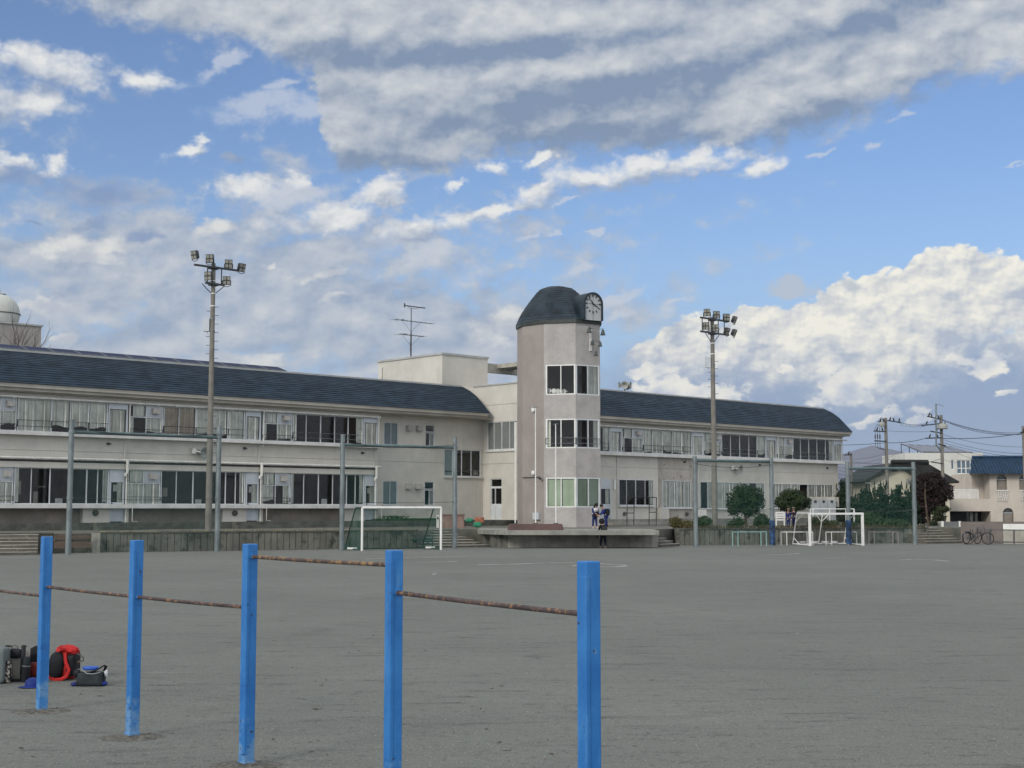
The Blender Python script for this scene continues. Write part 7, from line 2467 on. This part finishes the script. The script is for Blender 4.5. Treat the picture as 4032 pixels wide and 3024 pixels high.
# dark tiled house with cream gable
Yg = 112.0
gx = lambda px: AT(px, 1850, Yg).x
gz_ = lambda y: AT(3570, y, Yg).z
th = thing('tiled_house', 'dark tiled house with cream gable wall behind the conifers', 'house', (gx(3560), Yg, 0))
TILE = mat('dark roof tile', (0.028, 0.031, 0.030), 0.6, 0.2, 3, 0.3, 15)
w = MB()
ol = [(gx(3393), gz_(1896)), (gx(3510), gz_(1823)), (gx(3640), gz_(1823)), (gx(3768), gz_(1897))]
inn_ = [(gx(3415), gz_(1902)), (gx(3516), gz_(1846)), (gx(3545), gz_(1844)), (gx(3600), gz_(1878)), (gx(3752), gz_(1906))]
w.yprism([(gx(3393), gz_(1896)), (gx(3510), gz_(1823)), (gx(3640), gz_(1823)), (gx(3768), gz_(1897)), (gx(3764), gz_(1903)), (gx(3600), gz_(1880)), (gx(3545), gz_(1843)), (gx(3518), gz_(1843)), (gx(3400), gz_(1902))], Yg - 0.6, Yg + 9)
rf = w.build('roof', TILE, th, smooth=False)
w = MB(); w.tube((gx(3504), Yg - 0.7, gz_(1818)), (gx(3645), Yg - 0.7, gz_(1819)), 0.16, n=8); w.box(gx(3500), gx(3512), Yg - 0.75, Yg - 0.5, gz_(1826), gz_(1815)); w.box(gx(3637), gx(3648), Yg - 0.75, Yg - 0.5, gz_(1828), gz_(1818)); w.build('ridge', TILE, rf)
w = MB(); w.yprism([(gx(3424), -0.1), (gx(3735), -0.1), (gx(3735), gz_(1900)), (gx(3600), gz_(1878)), (gx(3545), gz_(1842)), (gx(3518), gz_(1842)), (gx(3424), gz_(1893))], Yg, Yg + 8.5)
w.build('wall', mat('cream gable render', (0.58, 0.54, 0.44), 0.9, 0.05, 0.8), th, smooth=False)
w = MB(); w.box(gx(3511), gx(3535), Yg - 0.03, Yg - 0.003, gz_(1856), gz_(1851)); w.build('gable_vent', STEELD, th)
w = MB(); w.path([(gx(3400), Yg - 0.5, gz_(1901)), (gx(3424), Yg - 0.2, gz_(1903)), (gx(3426), Yg - 0.08, gz_(1915))], 0.06, 6); w.build('gutter', PIPE, th)
w = MB(); w.box(AT(3352, 1950, 126).x, AT(3425, 1950, 126).x, 126, 130, -0.1, AT(3400, 1902, 126).z)
solo(w, 'shed', mat('blue sheet roofing', (0.05, 0.11, 0.17), 0.5, 0.1, 1), 'blue-grey shed roof left of the tiled house', 'shed', (AT(3388, 1950, 126).x, 128, 0))

# ================================================================== utility poles and wires
INS = mat('dark insulator', (0.03, 0.03, 0.035), 0.5, 0.2, 5)
TRAN = mat('transformer grey', (0.33, 0.335, 0.32), 0.5, 0.08, 3)
def upole(label, px, ytop, Y, r0, r1, arms, trans=(), drops=False, mast=None):
    base = AT(px, 2000, Y); base.z = 0.0
    zt_ = AT(px, ytop, Y).z
    root = thing('utility_pole', label, 'utility pole', base, 'utility poles beyond the playground')
    x = AT(px, (ytop + 1900) / 2, Y).x
    Z = lambda y: AT(px, y, Y).z
    X = lambda p_, y=1700: AT(p_, y, Y).x
    MB().tube((x, Y, -0.2), (x, Y, zt_), r0, r1, 12).build('pole', POLEC, root)
    for (a, b, y0, y1, ins) in arms:
        w = MB()
        w.tube((X(a), Y - 0.1, Z(y0)), (X(b), Y - 0.1, Z(y1)), 0.05, n=6)
        am = w.build('crossarm', STEELD, root)
        for k in range(ins):
            f = (k + 0.5) / ins
            xx, zz_ = X(a) + (X(b) - X(a)) * f, Z(y0) + (Z(y1) - Z(y0)) * f
            MB().lathe([(0.03, 0), (0.075, 0.05), (0.04, 0.10), (0.075, 0.15), (0.04, 0.20), (0.02, 0.30)], 8, Matrix.Translation((xx, Y - 0.1, zz_ + 0.04)) @ Matrix.Rotation(R(20 * (-1) ** k), 4, 'Y')).build('insulator', INS, am)
    for (a, b, y0, y1) in trans:
        rr = (X(b) - X(a)) / 2
        w = MB(); w.lathe([(rr * 0.9, 0), (rr, 0.04), (rr, Z(y1) - Z(y0) - 0.1), (rr * 0.8, Z(y1) - Z(y0)), (0.05, Z(y1) - Z(y0) + 0.05)], 14, Matrix.Translation(((X(a) + X(b)) / 2, Y - 0.28, Z(y0))))
        tr_ = w.build('transformer', TRAN, root)
        for k in (-0.5, 0.5):
            MB().lathe([(0.03, 0), (0.06, 0.04), (0.03, 0.14)], 8, Matrix.Translation(((X(a) + X(b)) / 2 + k * rr, Y - 0.28, Z(y1) + 0.02))).build('bushing', INS, tr_)
    if drops:
        for k in range(3):
            xx = X(3444 + k * 9)
            w = MB(); w.path([(X(3455 + k * 6), Y - 0.15, Z(1670)), (xx, Y - 0.15, Z(1685)), (xx, Y - 0.15, Z(1760 + 2 * k)), (X(3462 + k * 6), Y - 0.15, Z(1768)), (X(3482), Y - 0.14, Z(1772)), (X(3485), Y - 0.12, Z(1800))], 0.018, 5)
            w.tube((xx, Y - 0.15, Z(1728)), (xx, Y - 0.15, Z(1712)), 0.05, n=8)
            w.build('down_cable', STEELD, root)
    if mast:
        px_, y0, y1 = mast
        w = MB(); w.path([(X(px_), Y - 0.3, Z(y0)), (X(px_ - 4), Y - 0.3, Z(y1 - 10)), (X(px_ + 4), Y - 0.3, Z(y1)), (x - 0.1, Y - 0.1, Z(y1 + 16))], 0.055, 8)
        w.path([(X(px_), Y - 0.3, Z(y0)), (X(px_ + 12), Y - 0.3, Z(y0 + 3)), (X(px_ + 30), Y - 0.3, Z(y0 + 9))], 0.02, 5)
        w.build('mast', GALV, root)
upole('concrete utility pole with hanging drop cables rising from the conifers', 3490, 1645, 105, 0.16, 0.115, [(3457, 3488, 1660, 1662, 2), (3494, 3547, 1656, 1664, 3), (3438, 3488, 1697, 1700, 2), (3441, 3488, 1736, 1738, 0)], [(3459, 3482, 1681, 1663)], True)
upole('crowded utility pole with round transformer and side mast', 3709, 1634, 103, 0.15, 0.11, [(3650, 3704, 1639, 1652, 4), (3627, 3704, 1676, 1668, 2), (3662, 3707, 1698, 1707, 1), (3640, 3708, 1726, 1724, 2), (3690, 3722, 1748, 1756, 0), (3661, 3708, 1819, 1826, 0)], [(3688, 3727, 1690, 1670)], mast=(3684, 1592, 1762))
upole('grey utility pole cut by the picture edge above the blue roof', 4032, 1678, 100, 0.12, 0.10, [(4016, 4060, 1702, 1706, 2)])
upole('short utility pole beside the corner of the right wing', 3352, 1784, 116, 0.12, 0.10, [(3322, 3352, 1792, 1790, 1)])
MB_ = None
def wire(p0, p1, sag=0.25, r=0.012):
    a, b = AT(*p0), AT(*p1)
    m = MB()
    m.path([a.lerp(b, k / 14) - Vector((0, 0, sag * 4 * (k / 14) * (1 - k / 14))) for k in range(15)], r, 5)
    return solo(m, 'overhead_wire', INS, 'thin black wire strung between the utility poles', 'wire', (a + b) / 2, 'overhead wires between the utility poles')
PA, PBY, PCY, PDY = 105, 103, 100, 116
for (p0, p1, s_, r_) in (
    ((3702, 1648, PBY), (4028, 1704, PCY), 0.35, 0.018), ((3702, 1650, PBY), (4028, 1708, PCY), 0.45, 0.016), ((3702, 1652, PBY), (4028, 1712, PCY), 0.30, 0.014),
    ((3310, 1752, 118), (3488, 1743, PA), 0.05, 0.02), ((3490, 1743, PA), (3640, 1727, PBY), 0.12, 0.022), ((3712, 1726, PBY), (4030, 1706, PCY), 0.15, 0.024),
    ((3546, 1662, PA), (3628, 1674, PBY), 0.1, 0.012), ((3520, 1660, PA), (3640, 1671, PBY), 0.12, 0.012), ((3546, 1672, PA), (3640, 1679, PBY), 0.08, 0.012),
    ((3494, 1696, PA), (3662, 1699, PBY), 0.05, 0.011), ((3710, 1710, PBY), (4034, 1760, PCY), 0.25, 0.012), ((3712, 1730, PBY), (4034, 1786, PCY), 0.25, 0.012),
    ((3712, 1742, PBY), (4034, 1800, PCY), 0.2, 0.012), ((3712, 1752, PBY), (3850, 1812, 118), 0.15, 0.014), ((3712, 1756, PBY), (4034, 1808, PCY), 0.2, 0.010),
    ((3352, 1815, PDY), (3486, 1822, PA), 0.15, 0.014), ((3496, 1808, PA), (3706, 1806, PBY), 0.35, 0.014), ((3712, 1808, PBY), (3772, 1822, 125), 0.05, 0.013),
    ((3300, 1840, 120), (3488, 1828, PA), 0.25, 0.012), ((3300, 1852, 120), (3488, 1842, PA), 0.25, 0.012), ((3300, 1866, 120), (3488, 1850, PA), 0.3, 0.014), ((3300, 1880, 120), (3488, 1868, PA), 0.25, 0.014),
    ((3300, 1800, 122), (3488, 1784, PA), 0.3, 0.010), ((3300, 1818, 122), (3488, 1800, PA), 0.3, 0.010), ((3380, 1855, 110), (3600, 1752, 140), 0.05, 0.012), ((3300, 1790, 120), (3352, 1792, PDY), 0.03, 0.012)):
    wire(p0, p1, s_, r_)

# ================================================================== bicycles
TYRE = mat('black tyre', (0.012, 0.012, 0.013), 0.7, 0.2, 10)
CHROME = mat('bike metal', (0.16, 0.16, 0.17), 0.35, 0.1, 8, metal=0.7)
def bike(label, px, py, yaw, lean):
    base = G(px, py)
    A = Matrix.Translation(base) @ Matrix.Rotation(R(yaw), 4, 'Z') @ Matrix.Rotation(R(lean), 4, 'X')
    root = thing('bicycle', label, 'bicycle', base, 'bicycles by the boundary wall')
    for x in (-0.52, 0.52):
        w = MB(A)
        w.path([(x + 0.31 * math.cos(2 * math.pi * k / 22), 0, 0.33 + 0.31 * math.sin(2 * math.pi * k / 22)) for k in range(23)], 0.022, 6)
        wl_ = w.build('wheel', TYRE, root)
        s = MB(A)
        for k in range(10):
            a = 2 * math.pi * k / 10
            s.tube((x, 0, 0.33), (x + 0.29 * math.cos(a), 0, 0.33 + 0.29 * math.sin(a)), 0.004, n=4)
        s.tube((x, -0.05, 0.33), (x, 0.05, 0.33), 0.03, n=8)
        s.build('spokes', CHROME, wl_)
        f = MB(A); f.path([(x + 0.35 * math.cos(a), 0, 0.33 + 0.35 * math.sin(a)) for a in [R(20 + 14 * k) for k in range(11)]], 0.03, 6, flat=0.4); f.build('mudguard', CHROME, root)
    w = MB(A)
    w.path([(-0.52, 0, 0.33), (-0.15, 0, 0.30), (0.36, 0, 0.62)], 0.018, 6)
    w.path([(-0.52, 0, 0.33), (-0.24, 0, 0.72)], 0.012, 6)
    w.path([(-0.15, 0, 0.30), (-0.27, 0, 0.82)], 0.018, 6)
    w.path([(0.52, 0, 0.33), (0.44, 0, 0.58), (0.34, 0, 0.95)], 0.018, 6)
    w.path([(-0.15, 0, 0.36), (0.36, 0, 0.70)], 0.016, 6)
    w.build('frame', STEELD, root)
    w = MB(A); w.path([(0.20, -0.28, 0.98), (0.36, -0.16, 1.02), (0.36, 0.16, 1.02), (0.20, 0.28, 0.98)], 0.014, 6); w.build('handlebar', CHROME, root)
    w = MB(A); superq(w, (-0.28, 0, 0.86), 0.13, 0.08, 0.035, 0.7, 12, 6, A=A @ Matrix.Translation((-0.28, 0, 0.86))); w.M = Matrix(); w.build('saddle', TYRE, root)
    w = MB(A)
    for k in range(5):
        z = 0.66 + 0.05 * k
        w.path([(0.44, -0.16, z), (0.70, -0.14, z), (0.70, 0.14, z), (0.44, 0.16, z), (0.44, -0.16, z)], 0.006, 4)
    for x, y in ((0.44, -0.16), (0.57, -0.15), (0.70, -0.14), (0.70, 0), (0.70, 0.14), (0.57, 0.15), (0.44, 0.16)):
        w.tube((x, y, 0.62), (x, y, 0.87), 0.006, n=4)
    w.build('basket', CHROME, root)
    w = MB(A); w.tube((-0.15, -0.12, 0.24), (-0.15, 0.12, 0.36), 0.012, n=6); w.lathe([(0.09, -0.01), (0.09, 0.01)], 14, Matrix.Translation((-0.15, -0.04, 0.30)) @ Matrix.Rotation(R(90), 4, 'X')); w.build('crank', CHROME, root)
    w = MB(A); w.box(-0.72, -0.36, -0.06, 0.06, 0.70, 0.715); w.build('rack', STEELD, root)
bike('dark bicycle nearer the steps with raised handlebar', 3826, 2143, 38, 10)
bike('dark bicycle with front basket nearer the steel gate', 3852, 2144, -32, 8)

# ================================================================== people
def grow(name, joints, bones, m, parent, base, sub=1):
    """one continuous skinned surface over joints {name: ((x, y, z), radius)}"""
    names = list(joints)
    me = bpy.data.meshes.new(name)
    me.from_pydata([Vector(joints[k][0]) for k in names], [(names.index(a), names.index(b)) for a, b in bones], [])
    o = bpy.data.objects.new(name, me)
    COL.objects.link(o)
    md = o.modifiers.new('skin', 'SKIN')
    for i, k in enumerate(names):
        r_ = joints[k][1]
        rr = r_ if isinstance(r_, tuple) else (r_, r_)
        me.skin_vertices[0].data[i].radius = rr
        me.skin_vertices[0].data[i].use_root = (i == 0)
    sd_ = o.modifiers.new('sub', 'SUBSURF'); sd_.levels = sub; sd_.render_levels = sub
    dg = bpy.context.evaluated_depsgraph_get()
    ev = bpy.data.meshes.new_from_object(o.evaluated_get(dg))
    o.modifiers.clear()
    o.data = ev
    ev.materials.clear(); ev.materials.append(m)
    ev.polygons.foreach_set('use_smooth', [True] * len(ev.polygons))
    o.parent = parent
    BASE[o.name] = BASE[parent.name]
    return o
SKIN = mat('skin', (0.46, 0.29, 0.21), 0.6, 0.06, 12)
HAIR = mat('black hair', (0.010, 0.009, 0.010), 0.5, 0.2, 20)
NAVY = mat('navy cloth', (0.012, 0.016, 0.042), 0.85, 0.15, 8, 0.3, 25)
BLUEC = mat('blue cloth', (0.014, 0.028, 0.13), 0.85, 0.15, 8, 0.3, 25)
WHITEC = mat('white cloth', (0.66, 0.65, 0.68), 0.85, 0.06, 8, 0.3, 25)
BLACKC = mat('black cloth', (0.011, 0.012, 0.013), 0.85, 0.15, 8, 0.3, 25)
GREYC = mat('grey cloth', (0.17, 0.16, 0.165), 0.85, 0.1, 8, 0.3, 25)
def person(label, base, H, yaw, lean=0.0, bow=0.0, armL=(0.25, 0.3), armR=(0.25, 0.3), stride=0.12, top=NAVY, trousers=NAVY, shoes=WHITEC, longhair=False, sleeve=None, knee=0.0, parts=()):
    """standing figure, x forward.  lean / bow tip the trunk and head forward (radians); arms = (shoulder, elbow) swing"""
    root = thing('person', label, 'person', base)
    root.rotation_euler = (0, 0, R(yaw))
    S = H / 1.40
    def rot(p, o, a):
        x, z = p[0] - o[0], p[2] - o[2]
        return (o[0] + x * math.cos(a) + z * math.sin(a), p[1], o[2] - x * math.sin(a) + z * math.cos(a))
    hip = (0, 0, 0.70)
    J = {'pelvis': ((0, 0, 0.70), (0.085, 0.105)), 'waist': ((0, 0, 0.82), (0.075, 0.095)), 'chest': ((0.005, 0, 0.97), (0.082, 0.115)), 'throat': ((0, 0, 1.10), (0.055, 0.06)),
         'neck': ((0.01, 0, 1.15), 0.038), 'jaw': ((0.03, 0, 1.21), (0.062, 0.056)), 'skull': ((0.015, 0, 1.30), (0.082, 0.072)), 'crown': ((0.0, 0, 1.365), (0.05, 0.045)), 'nose': ((0.108, 0, 1.245), 0.011)}
    B = [('pelvis', 'waist'), ('waist', 'chest'), ('chest', 'throat'), ('throat', 'neck'), ('neck', 'jaw'), ('jaw', 'skull'), ('skull', 'crown'), ('jaw', 'nose')]
    for s, nm in ((1, 'l'), (-1, 'r')):
        fx = stride * s
        J['hip' + nm] = ((0.0, 0.065 * s, 0.66), 0.076)
        J['knee' + nm] = ((fx * 0.5 + knee, 0.07 * s, 0.37), 0.052)
        J['ankle' + nm] = ((fx, 0.07 * s, 0.065), 0.033)
        J['heel' + nm] = ((fx - 0.02, 0.07 * s, 0.03), 0.026)
        J['toe' + nm] = ((fx + 0.12, 0.078 * s, 0.022), 0.022)
        B += [('pelvis', 'hip' + nm), ('hip' + nm, 'knee' + nm), ('knee' + nm, 'ankle' + nm), ('ankle' + nm, 'heel' + nm), ('ankle' + nm, 'toe' + nm)]
        a0, a1 = armL if s > 0 else armR
        sh = (0.0, 0.15 * s, 1.06)
        el_ = (sh[0] + 0.23 * math.sin(a0), 0.185 * s, sh[2] - 0.23 * math.cos(a0))
        wr = (el_[0] + 0.20 * math.sin(a0 + a1), 0.16 * s, el_[2] - 0.20 * math.cos(a0 + a1))
        dx_, dz = math.sin(a0 + a1), -math.cos(a0 + a1)
        pm = (wr[0] + 0.05 * dx_, 0.155 * s, wr[2] + 0.05 * dz)
        J['sh' + nm] = (sh, 0.047); J['el' + nm] = (el_, 0.036); J['wr' + nm] = (wr, 0.024); J['palm' + nm] = (pm, (0.022, 0.030))
        B += [('throat', 'sh' + nm), ('sh' + nm, 'el' + nm), ('el' + nm, 'wr' + nm), ('wr' + nm, 'palm' + nm)]
        for i, (oy, ln) in enumerate(((-0.024, 0.050), (-0.008, 0.062), (0.008, 0.058), (0.023, 0.045))):
            k1 = (pm[0] + dx_ * ln * 0.6 + 0.004, pm[1] + oy * s, pm[2] + dz * ln * 0.6)
            k2 = (pm[0] + dx_ * ln * 0.95 + 0.022, pm[1] + oy * s * 0.9, pm[2] + dz * ln * 0.95)
            J['f%d%s' % (i, nm)] = (k1, 0.0085); J['g%d%s' % (i, nm)] = (k2, 0.007)
            B += [('palm' + nm, 'f%d%s' % (i, nm)), ('f%d%s' % (i, nm), 'g%d%s' % (i, nm))]
        J['th' + nm] = ((wr[0] + 0.028 * dx_ + 0.030, wr[1], wr[2] + 0.035 * dz), 0.009)
        B += [('wr' + nm, 'th' + nm)]
    upper = [k for k in J if not any(k.startswith(q_) for q_ in ('pelvis', 'hip', 'knee', 'ankle', 'heel', 'toe'))]
    for k in upper:
        f = 0.5 if k == 'waist' else 1.0
        J[k] = (rot(J[k][0], hip, lean * f), J[k][1])
    nk = J['neck'][0]
    for k in ('jaw', 'skull', 'crown', 'nose'):
        J[k] = (rot(J[k][0], nk, bow), J[k][1])
    sc_ = lambda p: tuple(c * S for c in p)
    rr = lambda r_, e=0.0: tuple((q_ + e) * S for q_ in r_) if isinstance(r_, tuple) else (r_ + e) * S
    grow('body', {k: (sc_(p), rr(r_)) for k, (p, r_) in J.items()}, B, SKIN, root, base)
    def cloth(name, keys, bones, e, m, over=None):
        d = {k: (sc_((over or {}).get(k, J[k][0])), rr(J[k][1], e)) for k in keys}
        return grow(name, d, bones, m, root, base)
    cloth('jacket', ['chest', 'waist', 'throat', 'shl', 'ell', 'wrl', 'shr', 'elr', 'wrr', 'pelvis'], [('chest', 'waist'), ('waist', 'pelvis'), ('chest', 'throat'), ('throat', 'shl'), ('shl', 'ell'), ('ell', 'wrl'), ('throat', 'shr'), ('shr', 'elr'), ('elr', 'wrr')], 0.016, top)
    pel = {'pelvis': (0, 0, 0.695)}
    cloth('trousers', ['pelvis', 'hipl', 'kneel', 'anklel', 'hipr', 'kneer', 'ankler'], [('pelvis', 'hipl'), ('hipl', 'kneel'), ('kneel', 'anklel'), ('pelvis', 'hipr'), ('hipr', 'kneer'), ('kneer', 'ankler')], 0.013, trousers, pel)
    for nm in 'lr':
        d = {'a': (sc_(J['heel' + nm][0]), 0.040 * S), 'b': (sc_(J['toe' + nm][0]), 0.036 * S)}
        grow('shoe', d, [('a', 'b')], shoes, root, base)
    hd = Vector(sc_(J['skull'][0]))
    Ah = Matrix.Rotation(lean + bow, 4, 'Y')
    Ml = Matrix.Translation(hd) @ Ah
    def local(mb, name, m, par=root):
        o = mb.build(name, m)
        o.parent = par
        return o
    h = MB(Ml); h.ellip((-0.018 * S, 0, 0.018 * S), 0.10 * S, 0.092 * S, 0.098 * S, 16, 10)
    if longhair:
        h.path([(-0.05 * S, 0, 0.0), (-0.075 * S, 0, -0.12 * S), (-0.06 * S, 0, -0.26 * S)], 0.075 * S, 10, 0.04 * S)
        for s in (-1, 1):
            h.path([(0.0, 0.075 * s * S, 0.02 * S), (0.03 * S, 0.08 * s * S, -0.10 * S), (0.04 * S, 0.07 * s * S, -0.22 * S)], 0.032 * S, 8, 0.02 * S)
    local(h, 'hair', HAIR)
    for s in (-1, 1):
        e_ = MB(Ml); e_.ellip((0.088 * S, 0.032 * s * S, -0.025 * S), 0.008 * S, 0.011 * S, 0.007 * S, 8, 6); local(e_, 'eye', HAIR)
        e_ = MB(Ml); e_.ellip((0.0, 0.082 * s * S, -0.03 * S), 0.018 * S, 0.010 * S, 0.026 * S, 8, 6); local(e_, 'ear', SKIN)
    e_ = MB(Ml); e_.ellip((0.088 * S, 0, -0.085 * S), 0.006 * S, 0.022 * S, 0.006 * S, 8, 6); local(e_, 'mouth', mat('lips', (0.30, 0.12, 0.10), 0.6, 0.05, 9) if 'lips' not in MAT else MAT['lips'])
    for fn in parts:
        fn(root, S, J, local)
    return root
def white_cape(root, S, J, local):
    c = Vector(J['chest'][0]) * S
    w = MB(); superq(w, c + Vector((0.03, 0, 0.03)) * S, 0.115 * S, 0.165 * S, 0.12 * S, 0.8, 18, 10, wob=0.15)
    w.quad(c + Vector((0.02, -0.1, 0.1)) * S, c + Vector((0.22, -0.12, -0.05)) * S, c + Vector((0.10, -0.1, -0.13)) * S, c + Vector((-0.03, -0.1, -0.1)) * S)
    local(w, 'white_top', WHITEC)
def held_jacket(root, S, J, local):
    p = Vector(J['waist'][0]) * S
    w = MB(); superq(w, p + Vector((0.10, 0, -0.08)) * S, 0.11 * S, 0.15 * S, 0.16 * S, 0.8, 18, 12, wob=0.25, seed=3)
    local(w, 'tied_jacket', BLACKC)
def backpack(root, S, J, local):
    c = Vector(J['chest'][0]) * S
    w = MB(); superq(w, c + Vector((-0.17, 0, -0.05)) * S, 0.12 * S, 0.15 * S, 0.19 * S, 0.6, 18, 12, wob=0.1)
    bp = local(w, 'backpack', BLACKC)
    w = MB(); w.box(c.x - 0.31 * S, c.x - 0.285 * S, -0.08 * S, 0.08 * S, c.z - 0.10 * S, c.z - 0.075 * S); local(w, 'reflector', FRAMEW)
def held_paper(root, S, J, local):
    p = Vector(J['palml'][0]) * S
    w = MB(); superq(w, p + Vector((0.02, 0, -0.07)) * S, 0.035 * S, 0.06 * S, 0.10 * S, 0.5, 12, 8); local(w, 'held_bag', GREYC)
def hood(root, S, J, local):
    c = Vector(J['skull'][0]) * S
    w = MB(); superq(w, c + Vector((-0.02, 0, 0.0)) * S, 0.14 * S, 0.13 * S, 0.14 * S, 0.85, 18, 12, wob=0.15); local(w, 'hood', BLACKC)
    b = Vector(J['chest'][0]) * S
    w = MB(); superq(w, b + Vector((-0.14, -0.02, -0.08)) * S, 0.10 * S, 0.14 * S, 0.16 * S, 0.7, 16, 10, wob=0.15); local(w, 'bag', mat('dark grey bag', (0.03, 0.033, 0.035), 0.7, 0.2, 8) if 'dark grey bag' not in MAT else MAT['dark grey bag'])
def cap(root, S, J, local):
    c = Vector(J['skull'][0]) * S
    w = MB(); w.lathe([(0.17 * S, 0), (0.10 * S, 0.015 * S), (0.095 * S, 0.07 * S), (0.05 * S, 0.10 * S)], 16, Matrix.Translation(c + Vector((0, 0, 0.04 * S)))); local(w, 'hat', mat('tan hat', (0.20, 0.15, 0.12), 0.8, 0.1, 8) if 'tan hat' not in MAT else MAT['tan hat'])
ZS = ZT + 0.03
p = G(2342, 2080, ZS)
person('student with long black hair and white top standing on the stage', p, 1.40, -58, 0.10, 0.55, (0.3, 0.5), (0.5, 0.9), 0.09, BLUEC, BLUEC, WHITEC, True, parts=(white_cape, held_jacket))
p = G(2387, 2082, ZS)
person('student in blue bending forward on the stage with black backpack', (p.x, p.y, ZS), 1.36, 190, 0.35, 0.35, (0.9, 0.5), (0.8, 0.7), 0.07, BLUEC, BLUEC, GREYC, False, parts=(backpack,))
p = G(2375, 2157.5)
person('student in dark clothes on the playground leaning at the stage edge', p, 1.42, 120, 0.12, 0.25, (0.35, 0.4), (0.6, 0.7), 0.13, BLACKC, NAVY, GREYC, False, parts=(hood, held_paper))
Yp = 79.0
p = AT(3104, 2070, Yp)
person('child in navy clothes on the terrace beside the white slatted rack', (p.x, Yp, ZT), 1.10, -70, 0.05, 0.2, (0.2, 0.3), (0.2, 0.4), 0.05, BLUEC, BLUEC, BLACKC, False, parts=(cap,))
p = AT(3127, 2070, Yp + 0.5)
person('child in navy wearing a tan hat behind the square goal strut', (p.x, Yp + 0.5, ZT), 1.16, 240, 0.08, 0.15, (0.6, 0.9), (0.5, 0.9), 0.05, NAVY, BLUEC, BLACKC, False, parts=(cap,))
# figure inside the landing window
s_, z_ = fac(1839, 1860, DL + 1.5)
p = FM @ Vector((s_, DL + 1.5, zz(1820, 1876) - 0.9))
pw = person('person in dark jacket and white mask standing behind the landing window', p, 1.62, -40, 0.0, 0.1, (0.1, 0.2), (0.1, 0.2), 0.05, BLACKC, BLACKC, BLACKC, False)
# landing floor for that figure
w = MB(FM); w.box(bay['c'][0] - 0.6, sL2, DL + 0.75, DL + 4, p.z - 0.12, p.z)
w.build('landing_floor', ROOM, lw)
e_ = MB(Matrix.Translation(Vector((0.015, 0, 1.30)) * (1.62 / 1.40)))
e_.ellip((0.095, 0, -0.07), 0.02, 0.065, 0.045, 10, 6)
o = e_.build('mask', WHITEC); o.parent = pw

# ================================================================== the air: thin haze round everything
def build_haze():
    m = bpy.data.materials.new('haze air')
    m.use_nodes = True
    N = NT(m.node_tree)
    out = N.n('ShaderNodeOutputMaterial')
    v = N.n('ShaderNodeVolumePrincipled')
    v.inputs['Color'].default_value = (0.80, 0.88, 1.0, 1)
    v.inputs['Density'].default_value = 0.00007
    v.inputs['Anisotropy'].default_value = 0.2
    N.t.links.new(v.outputs[0], out.inputs['Volume'])
    b = MB()
    b.box(-9300, 9300, -3300, 9300, -7.5, 480)
    o = b.build('haze', m, None, smooth=False)
    tag(o, kind='stuff')
build_haze()
